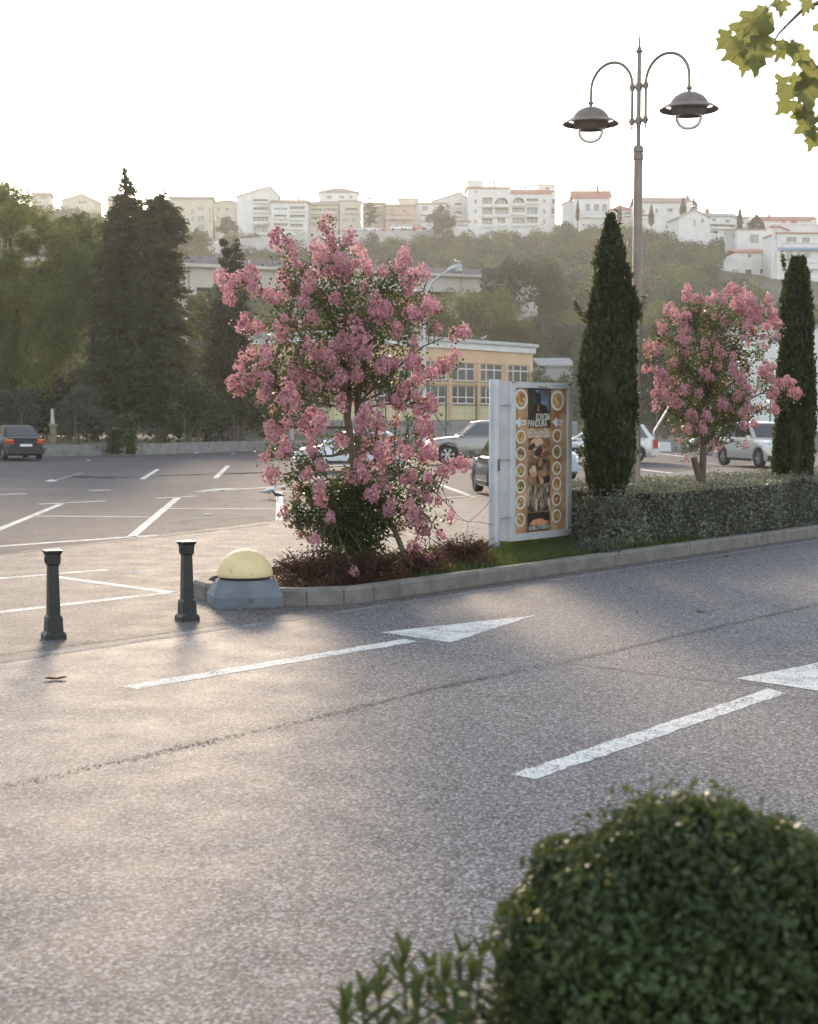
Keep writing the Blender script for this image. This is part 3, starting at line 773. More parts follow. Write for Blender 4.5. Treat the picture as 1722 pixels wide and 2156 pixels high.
b = MB(); gridwall(b, lambda x, z, d: sf(x, z + z1a - .12, d), SW, ztop - z1a + .12, [(a, c, za - z1a + .12, zb - z1a + .12) for a, c, za, zb in wn])
b.quad(sf(SW, z1a - .12, 0), sf(SW, z1a - .12, 13), sf(SW, ztop, 13), sf(SW, ztop, 0)); b.quad(sf(0, z1a - .12, 13), sf(0, z1a - .12, 0), sf(0, ztop, 0), sf(0, ztop, 13))
b.quad(sf(SW, z1a - .12, 13), sf(0, z1a - .12, 13), sf(0, ztop, 13), sf(SW, ztop, 13))
for a, c, za, zb in wn:
    d = .3
    b.quad(sf(a, za, 0), sf(a, zb, 0), sf(a, zb, d), sf(a, za, d)); b.quad(sf(c, zb, 0), sf(c, za, 0), sf(c, za, d), sf(c, zb, d))
    b.quad(sf(a, zb, 0), sf(c, zb, 0), sf(c, zb, d), sf(a, zb, d)); b.quad(sf(c, za, 0), sf(a, za, 0), sf(a, za, d), sf(c, za, d))
b.build('wall', y_up, sch)
b = MB()
def sbox(mb, x0, x1, z0, z1, d0, d1, mi=0):
    mb.prism([(x0, z0), (x1, z0), (x1, z1), (x0, z1)], d0, d1, lambda a_, b_, d_: sf(a_, b_, d_), mi)
sbox(b, 0, SW, zpl, z1a - .12, .0, 13); b.build('lower_wall', y_low, sch)
b = MB(); sbox(b, -.05, SW + .05, -1, zpl, -.08, 13.05); b.build('plinth', m_plinth, sch)
for a, c in cols:                                             # pilasters between the windows
    x = su(c) + .45
    if x > SW - .3: continue
    b = MB(); sbox(b, x - .22, x + .22, zpl, ztop - 1.2, -.14, -.002); b.build('pilaster', y_up, sch)
b = MB(); sbox(b, 0, SW, (z1b + z2a) / 2 - .12, (z1b + z2a) / 2 + .12, -.09, -.003); b.build('string_course', y_up, sch)
b = MB(); sbox(b, -.15, SW + .15, ztop, ztop + .62, -.25, 13.2); b.build('fascia', w_white, sch)
b = MB(); sbox(b, -.35, SW + .35, ztop + .623, ztop + .95, -.5, 13.4)
for i in range(90):
    x = SW * i / 90; sbox(b, x, x + .09, ztop + .66, ztop + .92, -.53, -.501)
b.build('roof_edge', m_metal, sch)
b = MB(); sbox(b, 3, SW - 6, ztop + .95, ztop + 1.3, 3, 9); b.build('roof_top', r_red, sch)
for n_, (a, c, za, zb) in enumerate(wn):
    b = MB(); t = .08; d0, d1 = .16, .24; up = n_ % 2 == 1
    for q in ((a, c, za, za + t), (a, c, zb - t, zb), (a, a + t, za + t, zb - t), (c - t, c, za + t, zb - t)): sbox(b, *q, d0, d1)
    zt = za + (zb - za) * (.66 if up else .36)
    sbox(b, a + t, c - t, zt - .05, zt + .05, d0 + .002, d1 - .002)
    for k in (1, 2):
        x = a + (c - a) * k / 3; sbox(b, x - .06, x + .06, za + t, zb - t, d0 + .004, d1 - .004)
    fo = b.build('window', m_wf, sch)
    xs_ = [a, a + (c - a) / 3, a + 2 * (c - a) / 3, c]
    for k in range(3):
        for q0, q1 in ((za, zt), (zt, zb)):
            p_ = MB(); p_.quad(sf(xs_[k], q0, .2), sf(xs_[k + 1], q0, .2), sf(xs_[k + 1], q1, .2), sf(xs_[k], q1, .2)); p_.build('pane', m_sglass, fo)
    b = MB(); sbox(b, a - .1, c + .1, za - .11, za - .002, -.18, .16); b.build('sill', m_plinth, fo)
HOUSES.append((735, 1125, 900, 129, SA, sx, sy, SW, 14))
# ================================================================== VEGETATION
m_bark = M('bark', (.13, .095, .065), (.06, .045, .032), 9, .9, .8, 30, stretch=(1, 1, .25))
m_bark_pale = M('smooth_bark', (.16, .11, .075), (.085, .06, .04), 7, .75, .4, 24, stretch=(1, 1, .2))
l_pine = LEAF('pine_needles', (.06, .085, .022), (.20, .235, .06), .42, (.26, .27, .06), .6, .35)
l_con = LEAF('conifer_needles', (.034, .046, .018), (.095, .108, .042), .4, (.20, .19, .055), .7, .4)
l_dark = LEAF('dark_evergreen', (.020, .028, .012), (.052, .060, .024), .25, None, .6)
l_olive = LEAF('grey_green_leaves', (.045, .055, .035), (.13, .145, .105), .25, None, .55)
l_round = LEAF('round_tree_leaves', (.025, .035, .012), (.075, .09, .03), .3, (.12, .13, .03), .55)
l_lime = LEAF('yellow_green_leaves', (.06, .07, .02), (.13, .14, .045), .35, (.2, .2, .05), .55)
l_hillA = LEAF('hill_leaves', (.022, .048, .02), (.085, .132, .052), .28, (.11, .15, .04), .6)
l_hillB = LEAF('hill_leaves_warm', (.065, .085, .022), (.16, .19, .06), .35, (.18, .2, .05), .6)
l_hillC = LEAF('hill_leaves_dark', (.011, .028, .014), (.045, .078, .038), .2, None, .6)
l_cyp = LEAF('cypress_sprays', (.012, .022, .008), (.055, .075, .022), .3, (.12, .13, .025), .6, 2.0)
l_hedge = LEAF('hedge_leaves', (.09, .10, .07), (.29, .305, .22), .32, None, .55, 1.2)
l_myr = LEAF('myrtle_leaves', (.02, .038, .012), (.06, .085, .022), .35, (.17, .19, .03), .42)
l_flo = LEAF('pink_petals', (.40, .14, .205), (.76, .47, .51), .45, (.95, .60, .62), .6, 0, .2)
l_red = LEAF('barberry_leaves', (.030, .016, .011), (.10, .042, .028), .3, (.18, .07, .03), .55)
l_grass = LEAF('grass_blades', (.03, .055, .014), (.085, .115, .032), .35, (.16, .2, .03), .6)
l_box = LEAF('clipped_bush_leaves', (.014, .028, .011), (.10, .135, .05), .28, (.18, .2, .05), .5, 3.0, .3)
l_shoot = LEAF('shoot_leaves', (.03, .055, .02), (.09, .12, .04), .3, (.16, .17, .05), .6, 0, .15)
l_plane = LEAF('plane_leaves', (.06, .068, .022), (.165, .17, .058), .5, (.32, .33, .10), .5)
l_ivy = LEAF('ivy_leaves', (.025, .05, .015), (.07, .11, .03), .3, None, .5)

def np_obj(name, verts, mat, parent, k=4, kind='stuff'):
    o = link(name, np_mesh(name, verts, k, mat), parent)
    if kind: o['kind'] = kind
    return o
def core(name, parts, mat, parent):
    """dark inner mass of a dense crown: a few lumpy ellipsoids (c, r)"""
    b = MB()
    for c, r in parts:
        n, m_ = 8, 6
        rings = []
        for j in range(m_ + 1):
            th = math.pi * (j + .02) / (m_ + .04)
            rings.append([(c[0] + r[0] * math.sin(th) * math.cos(2 * math.pi * i / n) * random.uniform(.85, 1.1), c[1] + r[1] * math.sin(th) * math.sin(2 * math.pi * i / n) * random.uniform(.85, 1.1), c[2] + r[2] * math.cos(th)) for i in range(n)])
        b.loft(rings, True, False)
    return b.build(name, mat, parent)

# ---- generic broad tree at photo base (u, v), distance Y; crown lobes given in photo pixels (u, v, radius px)
def lobed_tree(name, label, u, Y, lobes, mat, n, leaf, trunks, cat='tree', group=None, asp=.5, z0=0.0, flat=.85, dens=.72, trad=.16, tufts=0, aw=0, depthk=1.0, clumps=14):
    base = Vector(((u - 861) / FPX * Y, Y, z0))
    r = thing(name, label, cat, base, 0, group)
    k = Y / FPX
    L = []
    for q in lobes:
        dy = q[3] if len(q) > 3 else random.uniform(-.5, .5) * q[2] * k
        p = P(q[0], q[1], Y + dy) - base
        L.append((np.array(p), q[2] * k))
    tot = sum(q[1] ** 2 for q in L)
    C, B = [], []
    for c, rad in L:
        m = max(20, int(n * rad ** 2 / tot))
        nc = max(4, int(clumps))
        cc = shell(nc, .55) * np.array([1, depthk, flat]) * rad
        cr = rad * rng.uniform(.28, .5, nc)
        idx = rng.integers(0, nc, m)
        pts = cc[idx] + shell(m, dens) * cr[idx][:, None]
        C.append(c + pts); B.append(unit(pts + (pts - cc[idx]) * 1.5))
    C = np.concatenate(C); B = np.concatenate(B)
    ax = None
    if tufts: ax = B
    np_obj('crown', leaves(C, leaf, asp, B if not tufts else None, .45, ax, aw), mat, r)
    t = MB()
    for tr in trunks:                                        # polylines in photo px with radii in metres
        pts = [Vector(P(a, c_, Y + (dd[0] if dd else 0)) - base) for a, c_, *dd in tr[0]]
        rr = np.linspace(tr[1], tr[2], len(pts))
        t.tube(pts, list(rr), 7)
    if t.v: t.build('trunk', m_bark, r, smooth=True)
    return r

# ---- big trees behind the low wall, left
pine_l = [(-60, 470, 70), (15, 440, 55), (60, 480, 50), (-20, 560, 80), (60, 560, 62), (115, 505, 45), (150, 560, 55), (30, 660, 85), (110, 640, 75), (175, 610, 50), (190, 560, 40), (-50, 680, 85), (160, 655, 50), (60, 750, 75), (130, 730, 50), (-40, 770, 75), (25, 800, 50)]
lobed_tree('pine_tree', 'huge green pine with soft light tufts at the left edge of the photo', 20, 92, pine_l, l_pine, 60000, .36, [([(20, 940), (25, 800), (40, 650), (20, 500)], .4, .12), ([(30, 760), (110, 640), (140, 560)], .18, .05)], asp=.16, tufts=1, aw=.62, clumps=26, dens=.5)
lobed_tree('pine_tree', 'taller pine rising behind the huge pine at the top left edge', 18, 104, [(-30, 430, 40), (15, 410, 26), (40, 425, 24), (-60, 470, 50), (60, 452, 24), (0, 460, 44)], l_pine, 9000, .36, [([(10, 935), (10, 600), (12, 420)], .35, .08)], asp=.16, tufts=1, aw=.6, clumps=18, dens=.45)
lobed_tree('broadleaf_tree', 'light green tree between the huge pine and the pointed conifer', 195, 100, [(150, 480, 40), (195, 500, 42), (225, 545, 45), (170, 560, 50), (215, 610, 52), (180, 650, 55), (230, 690, 50)], l_hillB, 12000, .30, [([(200, 935), (195, 700), (190, 520)], .3, .08)], clumps=18)

def conifer(label, u, Y, tip, rows, n, mat, leaf=.3, name='conifer_tree', gappy=.5, droop=.25, ragged=.25):
    """layered conifer: rows = [(v, left u, right u)]; branches sweep out from the stem"""
    base = Vector(((u - 861) / FPX * Y, Y, 0))
    r = thing(name, label, 'tree', base); k = Y / FPX
    vs = np.array([tip[1]] + [q[0] for q in rows], float); ls = np.array([tip[0] - 1] + [q[1] for q in rows], float); rs = np.array([tip[0] + 1] + [q[2] for q in rows], float)
    C, A = [], []; tb = MB()
    v = tip[1] + 4.0; top = P(tip[0], tip[1], Y) - base
    stem = [Vector((0, 0, 0))]
    for q in rows[::-1]: stem.append(P((q[1] + q[2]) / 2 * .5 + u * .25 + tip[0] * .25, q[0], Y) - base)
    stem.append(top)
    tb.tube(stem, list(np.linspace(.38, .03, len(stem))), 7)
    br = []
    tot = 0
    while v < vs[-1]:
        l, rr = np.interp(v, vs, ls), np.interp(v, vs, rs)
        wpx = (rr - l) / 2; cx = (l + rr) / 2
        nb = int(4 + wpx / 9)
        for i in range(nb):
            a = random.uniform(0, 2 * math.pi); e = 1 - ragged * random.random() ** 1.5
            if random.random() < .07: e = 1.12
            dx = math.cos(a) * wpx * e * k; dy = math.sin(a) * wpx * e * k
            br.append((v + random.uniform(-6, 6), cx, dx, dy)); tot += math.hypot(dx, dy)
        v += max(5, wpx * .10)
    per = n / tot
    for v, cx, dx, dy in br:
        o = np.array(P(cx, v, Y) - base); L = math.hypot(dx, dy)
        m = max(4, int(per * L)); s = rng.uniform(.12, 1, m) ** .8
        d = np.array([dx, dy, 0]); up = L * (.10 * s - droop * s * s)
        wd = (.18 + .22 * (1 - s)) * L * .5 + .08
        pts = o + d * s[:, None] + np.stack([rng.normal(0, 1, m) * wd * .55, rng.normal(0, 1, m) * wd * .55, up + rng.normal(0, 1, m) * wd * .28], 1)
        C.append(pts); A.append(np.repeat(unit(d + np.array([0, 0, -.25 * L]))[None], m, 0))
        if L > 1.0:
            tb.tube([Vector(o), Vector(o + d * .5 + np.array([0, 0, L * .02])), Vector(o + d * .92 + np.array([0, 0, L * (.09 - droop * .85)]))], [.06, .04, .012], 4)
    C = np.concatenate(C); A = np.concatenate(A)
    np_obj('crown', leaves(C, leaf, .34, None, 0, A, .55), mat, r)
    tb.build('trunk', m_bark, r, smooth=True)
    return r
conifer('tallest pointed conifer with a thin bare tip, left of the pink tree', 268, 88, (262, 352), [(372, 253, 274), (390, 246, 286), (410, 238, 294), (440, 224, 312), (480, 210, 326), (530, 196, 336), (590, 184, 336), (650, 172, 348), (730, 165, 356), (800, 166, 356), (880, 180, 350)], 30000, l_con, .30, ragged=.5)
conifer('broad dark conifer with ragged right side leaning over the viaduct', 335, 86, (338, 405), [(412, 314, 358), (430, 292, 374), (455, 280, 392), (500, 285, 400), (550, 280, 388), (600, 276, 394), (660, 272, 408), (730, 266, 420), (800, 270, 420), (880, 290, 412)], 28000, l_con, .30, ragged=.55)
conifer('dark two-pronged cypress-like tree standing before the viaduct', 485, 90, (498, 508), [(530, 484, 512), (560, 482, 520), (600, 465, 524), (640, 446, 526), (700, 438, 534), (780, 432, 540), (860, 432, 545), (900, 445, 540)], 17000, l_dark, .26, gappy=.3, droop=-.15)
lobed_tree('conifer_tree', 'short left prong of dark foliage beside the two-pronged tree tip', 474, 90.6, [(472, 512, 9), (476, 530, 12), (480, 552, 14), (482, 580, 16)], l_dark, 1500, .26, [([(484, 700), (480, 580), (473, 515)], .1, .03)])
lobed_tree('broadleaf_tree', 'yellow-green bushy tree seen between the two dark conifers', 432, 112, [(425, 690, 26), (440, 660, 24), (450, 720, 28), (425, 760, 30), (415, 640, 20), (455, 780, 28)], l_lime, 6000, .3, [([(435, 930), (432, 700)], .2, .06)], clumps=16)
lobed_tree('broadleaf_tree', 'mid green tree under the viaduct left of the dark two-pronged tree', 425, 140, [(430, 640, 22), (455, 620, 20), (470, 650, 24), (410, 680, 24), (445, 690, 24)], l_hillB, 4000, .38, [([(435, 920), (435, 660)], .2, .06)], clumps=14)
lobed_tree('small_tree', 'low round dark tree with forked trunk behind the wall', 408, 83, [(385, 850, 32), (415, 825, 34), (445, 855, 32), (400, 885, 26), (435, 885, 26), (365, 880, 22), (460, 885, 18)], l_round, 9000, .20, [([(401, 938), (400, 920), (392, 895), (385, 860)], .13, .05), ([(414, 938), (418, 915), (430, 890), (440, 860)], .12, .05), ([(400, 918), (412, 895), (420, 850)], .08, .04)], clumps=18)
lobed_tree('small_tree', 'low round dark tree with thick multi-stemmed trunk left of the pink tree', 500, 84, [(490, 845, 34), (520, 830, 34), (550, 850, 34), (480, 870, 26), (535, 880, 26), (575, 860, 30), (590, 885, 22)], l_round, 10000, .20, [([(502, 938), (500, 905), (495, 870)], .2, .12), ([(508, 938), (512, 900), (520, 850)], .16, .08), ([(490, 935), (482, 915), (487, 880)], .09, .05), ([(512, 918), (535, 905), (550, 895)], .08, .04)], clumps=18)
lobed_tree('grey_leaved_bush', 'grey-green oleaster bush behind the black saloon car', 30, 80, [(0, 850, 34), (35, 845, 32), (55, 875, 28), (10, 885, 32), (60, 835, 18), (-30, 870, 30)], l_olive, 8000, .17, [([(30, 945), (28, 880)], .08, .03)], 'bush', 'grey bushes behind the wall', asp=.32, clumps=18)
lobed_tree('grey_leaved_bush', 'spiky grey-green bush right of the stone gatepost', 165, 79, [(140, 870, 30), (170, 850, 34), (195, 870, 32), (150, 895, 26), (190, 900, 26), (215, 890, 22), (170, 825, 18), (195, 838, 16)], l_olive, 8500, .17, [([(165, 945), (165, 880)], .08, .03)], 'bush', 'grey bushes behind the wall', asp=.32, clumps=18)
# understorey so that nothing shows through below the big crowns
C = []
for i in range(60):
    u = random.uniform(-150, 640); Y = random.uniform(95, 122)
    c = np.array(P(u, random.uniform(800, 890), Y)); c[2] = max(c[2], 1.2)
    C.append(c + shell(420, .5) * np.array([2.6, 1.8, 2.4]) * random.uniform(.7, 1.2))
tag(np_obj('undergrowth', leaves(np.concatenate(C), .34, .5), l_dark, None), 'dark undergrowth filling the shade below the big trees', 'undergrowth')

# ---- wooded hillside
def crown_mesh(mat, n, seed, lobes=9, leaf=.13):
    g_ = np.random.default_rng(seed)
    cc = shell(lobes, .45, g_) * np.array([.62, .62, .5]); cr = g_.uniform(.34, .55, lobes)
    idx = g_.integers(0, lobes, n); pts = cc[idx] + shell(n, .7, g_) * cr[idx][:, None]
    keep = pts[:, 2] > -.75
    pts = pts[keep]
    B = unit(pts - cc[idx][keep] + pts * .4)
    return leaves(pts, leaf, .6, B, .5, g=g_)
CR = []
for i in range(9):
    CR.append((crown_mesh(None, 620, 100 + i), [l_hillA, l_hillB, l_hillC][i % 3]))
near_meshes = [np_mesh('tree_crown', crown_mesh(None, 2200, 200 + i, 11, .085), 4, [l_hillA, l_hillB, l_hillC][i % 3]) for i in range(6)]
BR = lambda u: 598 + (u - 380) * (612 - 604) / 600
def clear(x, y, z, rad):
    u, vt = proj((x, y, z + rad * .6)); du = rad / y * FPX
    for (u0, u1, vb, Y, A, ex, ey, W, D) in HOUSES:
        q = Vector((x, y, 0)) - Vector((A.x, A.y, 0)); a, d = q.dot(ex), q.dot(ey)
        if -rad < a < W + rad and -rad * .8 < d < D + rad: return False
        if y < Y and u0 - du * .6 < u < u1 + du * .6 and vt < vb - 5: return False
    q = Vector((x, y, 0)) - vL; s = q.dot(vdir); n_ = q.dot(vn)
    if -60 < s < LV + 7 and -rad - 1 < n_ < 10 + rad and z + rad > 10: return False
    if -60 < s < LV - 6 and n_ < 5 and vt < proj(vL + vpt(s, 0, -1.8))[1]: return False
    if 495 < u < 770 and 405 < y < 440 and vt < 520: return False
    return True
spots = []
gy = 150.0
while gy < 560:
    step = 4.2 + gy * .006
    half = gy * .33 + 12
    gx = -half
    while gx < half:
        x, y = gx + random.uniform(-.5, .5) * step, gy + random.uniform(-.5, .5) * step
        rad = random.uniform(2.2, 4.3) * (1.0 if y > 200 else .9)
        z = hill(x, y) + rad * .75
        u = proj((x, y, z))[0]
        if y < 195 and u < 640: rad *= 1.0
        if -60 < u < 1800 and clear(x, y, z, rad): spots.append((y, x, z, rad))
        gx += step
    gy += step * .9
spots.sort()
far, n_ind = [[], [], []], 0
m_tr = m_bark
for y, x, z, rad in spots:
    u, vt = proj((x, y, z))
    rz = random.uniform(0, 6.28)
    ind = n_ind < 240 and 560 < u < 1730 and y < 330 and vt > 520
    sc = (rad * random.uniform(.9, 1.15), rad * random.uniform(.9, 1.15), rad * random.uniform(.85, 1.1))
    if ind:
        n_ind += 1
        o = link('hillside_tree', random.choice(near_meshes), None, (x, y, z), (0, 0, rz), sc)
        tone = {'hill_leaves': 'mid green', 'hill_leaves_warm': 'yellow-green', 'hill_leaves_dark': 'dark green'}[o.data.materials[0].name]
        where = [w_ for e_, w_ in ((660, 'behind the pink tree left side'), (760, 'directly behind the pink tree'), (880, 'behind the pink tree right side'), (960, 'above the left school roof'), (1050, 'above the middle school roof'), (1130, 'above the right school roof end'), (1225, 'between the school and the large cypress'), (1345, 'behind the large cypress'), (1420, 'just right of the lamp post'), (1500, 'above the small flowering tree left half'), (1590, 'above the small flowering tree right half'), (1800, 'by the right-edge cypress')) if u < e_][0]
        lev = 'high up' if vt < 580 else ('halfway up' if vt < 660 else 'low')
        tag(o, 'rounded %s tree %s on the slope, %s' % (tone, lev, where), 'tree', 'trees on the wooded slope')
    else:
        vv, mm = CR[random.randrange(9)]
        c, s = math.cos(rz), math.sin(rz)
        q = vv * np.array(sc); q = np.stack([q[:, 0] * c - q[:, 1] * s, q[:, 0] * s + q[:, 1] * c, q[:, 2]], 1) + np.array([x, y, z])
        far[[l_hillA, l_hillB, l_hillC].index(mm)].append(q)
w0 = np_mesh('hillside_wood', np.concatenate([q for f_ in far for q in f_]), 4, [l_hillA, l_hillB, l_hillC])
mi = np.concatenate([np.full(sum(len(q) for q in f_) // 4, i, np.int32) for i, f_ in enumerate(far)])
w0.polygons.foreach_set('material_index', mi)
tag(link('hillside_wood', w0), 'dense mixed wood covering the hillside up to the houses', 'woodland', None, 'stuff')

# individual marked trees on the hill
def slim(label, u, vt, vb, Y, wpx, mat=l_dark, name='cypress_tree', n=1400):
    b0 = P(u, vb, Y); r = thing(name, label, 'tree', b0); H = P(u, vt, Y).z - b0.z; W = wpx * Y / FPX / 2
    t = rng.uniform(0, 1, n); rr = np.minimum(1, np.minimum(t * 6 + .3, (1 - t) * 1.9 + .05)) * W
    a = rng.uniform(0, 6.28, n); q = np.sqrt(rng.uniform(.35, 1, n))
    C = np.stack([np.cos(a) * rr * q, np.sin(a) * rr * q, t * H], 1)
    np_obj('crown', leaves(C, .55 * max(.6, Y / 420), .4, None, 0, np.repeat(np.array([[0, 0, 1.]]), n, 0), .6), mat, r)
    b = MB(); b.tube([(0, 0, -3), (0, 0, H * .8)], [.15, .05], 6); b.build('trunk', m_bark, r)
    return r
slim('slim dark cypress on the skyline right of the long pink-roofed house', 1557, 434, 488, 375, 11)
slim('broad dark conifer beside the slim skyline cypress on the right', 1592, 452, 492, 378, 34, l_dark, 'conifer_tree', 2200)
slim('slim cypress in front of the red-roofed white house', 1216, 424, 464, 440, 7)
slim('slim cypress just right of the lamp post on the hill', 1371, 432, 474, 420, 11)
slim('small dark conifer before the end of the long pink-roofed house', 1438, 414, 462, 424, 14, l_con, 'conifer_tree')
slim('small cypress between the red-roofed house and the hipped house', 1304, 434, 468, 436, 9)
conifer('airy layered conifer on the ridge between cream houses', 778, 446, (778, 410), [(425, 773, 784), (440, 766, 792), (455, 764, 794), (470, 764, 794)], 1600, l_con, .7)
conifer('layered conifer behind the white gabled house on the right slope', 1452, 400, (1462, 412), [(425, 1456, 1468), (440, 1450, 1474), (455, 1448, 1478)], 1200, l_con, .6)
lobed_tree('broadleaf_tree', 'hazy rounded tree at the left end of the low white wall', 412, 405, [(405, 500, 16), (420, 495, 14), (425, 512, 16), (408, 520, 14)], l_hillA, 2200, .7, [], z0=45)
lobed_tree('broadleaf_tree', 'hazy tree between the cream apartment building and the gabled block', 480, 440, [(478, 470, 14), (492, 478, 14), (468, 484, 12)], l_hillA, 1800, .7, [], z0=52)
lobed_tree('broadleaf_tree', 'dark rounded tree in front of the white gabled house', 925, 432, [(915, 462, 16), (930, 452, 18), (945, 465, 16), (925, 475, 16)], l_hillA, 2600, .7, [], z0=52)
lobed_tree('broadleaf_tree', 'pale green round tree right of the school roof', 1050, 168, [(1010, 660, 44), (1050, 650, 44), (1085, 680, 36), (960, 650, 46), (920, 660, 46), (1040, 700, 40), (980, 700, 44)], l_hillB, 12000, .30, [([(1010, 880), (1010, 690)], .3, .08)], clumps=18)
lobed_tree('broadleaf_tree', 'feathery yellow-green tree above the right end of the school roof', 1080, 160, [(1065, 690, 26), (1095, 700, 24), (1045, 705, 24), (1110, 716, 18)], l_lime, 5000, .26, [([(1078, 880), (1078, 710)], .2, .05)], clumps=18, flat=.5)
lobed_tree('broadleaf_tree', 'leafy tree just right of the school corner', 1150, 138, [(1140, 800, 28), (1165, 830, 30), (1190, 815, 28), (1150, 860, 28), (1185, 870, 26), (1135, 850, 16), (1210, 850, 26)], l_hillA, 7000, .24, [([(1165, 905), (1165, 830)], .2, .06)], clumps=18)
lobed_tree('broadleaf_tree', 'dark tree behind the fence between cypress and right flowering tree', 1400, 112, [(1350, 800, 40), (1390, 770, 44), (1430, 800, 44), (1360, 850, 40), (1410, 850, 44), (1460, 840, 40), (1490, 790, 44), (1530, 830, 40), (1500, 870, 34)], l_hillC, 12000, .24, [([(1400, 925), (1400, 800)], .25, .08)], clumps=18)

lobed_tree('broadleaf_tree', 'tall dark leafy tree hiding the right end of the viaduct', 1062, 216, [(1040, 588, 28), (1068, 572, 32), (1098, 580, 32), (1050, 620, 32), (1085, 625, 34), (1030, 628, 24)], l_hillC, 6500, .42, [([(1062, 740), (1064, 620)], .3, .1)], clumps=18)
lobed_tree('broadleaf_tree', 'mid green leafy tree right of the one hiding the viaduct end', 1138, 222, [(1120, 582, 30), (1148, 572, 30), (1172, 594, 26), (1135, 622, 32), (1162, 630, 28)], l_hillA, 6000, .42, [([(1140, 740), (1142, 620)], .3, .1)], clumps=18)
# ------------------------------------------------------------------ island plants
def cypress(label, u, Y, rows, n, tufts=()):
    base = G(u, 1120); base = Vector(((u - 861) / FPX * Y, Y, .08))
    r = thing('cypress_tree', label, 'tree', base, 0, 'columnar cypresses on the island'); k = Y / FPX
    vs = np.array([q[0] for q in rows], float); ls = np.array([q[1] for q in rows], float); rs = np.array([q[2] for q in rows], float)
    area = (rs - ls); cum = np.concatenate([[0], np.cumsum((area[1:] + area[:-1]) / 2 * np.diff(vs))]); 
    t = np.interp(rng.uniform(0, cum[-1], n), cum, vs)
    l, rr = np.interp(t, vs, ls), np.interp(t, vs, rs)
    # upright sprays bundled into plumes
    npl = 120
    pa = rng.uniform(0, 6.28, npl); pv = np.interp(rng.uniform(0, cum[-1], npl), cum, vs); ph = rng.uniform(50, 130, npl); pw = rng.uniform(.10, .2, npl); pr = rng.uniform(.66, 1.02, npl)
    idx = rng.integers(0, npl, n)
    s = rng.uniform(0, 1, n)
    vv = np.clip(pv[idx] + (s - .5) * ph[idx], vs[0] + 2, vs[-1])
    l, rr = np.interp(vv, vs, ls), np.interp(vv, vs, rs); W = (rr - l) / 2 * k; cx = (l + rr) / 2
    rad = W * pr[idx] * (.86 + .14 * s)
    a = pa[idx] + rng.normal(0, 1, n) * .13
    jit = rng.normal(0, 1, (n, 3)) * np.array([.025, .025, .03])
    X = (cx - u) * k + np.cos(a) * rad; Yv = np.sin(a) * rad
    Z = np.array([P(u, q, Y).z for q in (vs[0], vs[-1])]); z = np.interp(vv, [vs[0], vs[-1]], Z) - base.z
    C = np.stack([X, Yv, z], 1) + jit
    out = np.stack([np.cos(a), np.sin(a), np.zeros(n)], 1)
    np_obj('crown', leaves(C, .10, .34, out, .25, unit(out * .35 + np.array([0, 0, 1.])), .68), l_cyp, r)
    for (tu, tv, dx) in tufts:
        m = 90; s = rng.uniform(0, 1, m); p = np.array(P(tu, tv, Y) - base)
        C = p + np.stack([dx * k * s, rng.normal(0, .05, m), .18 * s * s + rng.normal(0, .04, m)], 1)
        np_obj('stray_branch', leaves(C, .07, .38, None, 0, np.repeat(np.array([[np.sign(dx), 0, .5]]), m, 0), .6), l_cyp, r)
    b = MB(); b.tube([(0, 0, -.1), (0, 0, 3.2)], [.09, .03], 8); b.build('trunk', m_bark, r, smooth=True)
    rings = []
    for q in rows:
        zc = P(u, q[0], Y).z - base.z; W = (q[2] - q[1]) / 2 * k * .58
        rings.append([((((q[1] + q[2]) / 2 - u) * k) + W * math.cos(6.283 * i / 12), W * math.sin(6.283 * i / 12), zc) for i in range(12)])
    c = MB(); c.loft(rings, True, True); c.build('inner_foliage', l_cyp, r)
    return r
cypress('large columnar cypress between the advertising sign and the lamp post', 1284, 21.5, [(456, 1281, 1288), (490, 1270, 1300), (530, 1257, 1314), (570, 1247, 1326), (620, 1240, 1334), (660, 1236, 1338), (720, 1228, 1338), (780, 1218, 1338), (840, 1217, 1338), (900, 1222, 1344), (950, 1224, 1346), (985, 1224, 1340), (1015, 1232, 1326), (1045, 1248, 1312), (1100, 1262, 1302)], 34000, [(1246, 668, -36), (1326, 655, 34)])
cypress('columnar cypress with forked tip at the right edge of the photo', 1668, 25.6, [(548, 1660, 1684), (575, 1646, 1696), (620, 1640, 1702), (700, 1637, 1708), (800, 1633, 1712), (900, 1629, 1712), (960, 1627, 1710), (1000, 1630, 1705), (1060, 1650, 1690)], 26000, [(1652, 560, -5)])

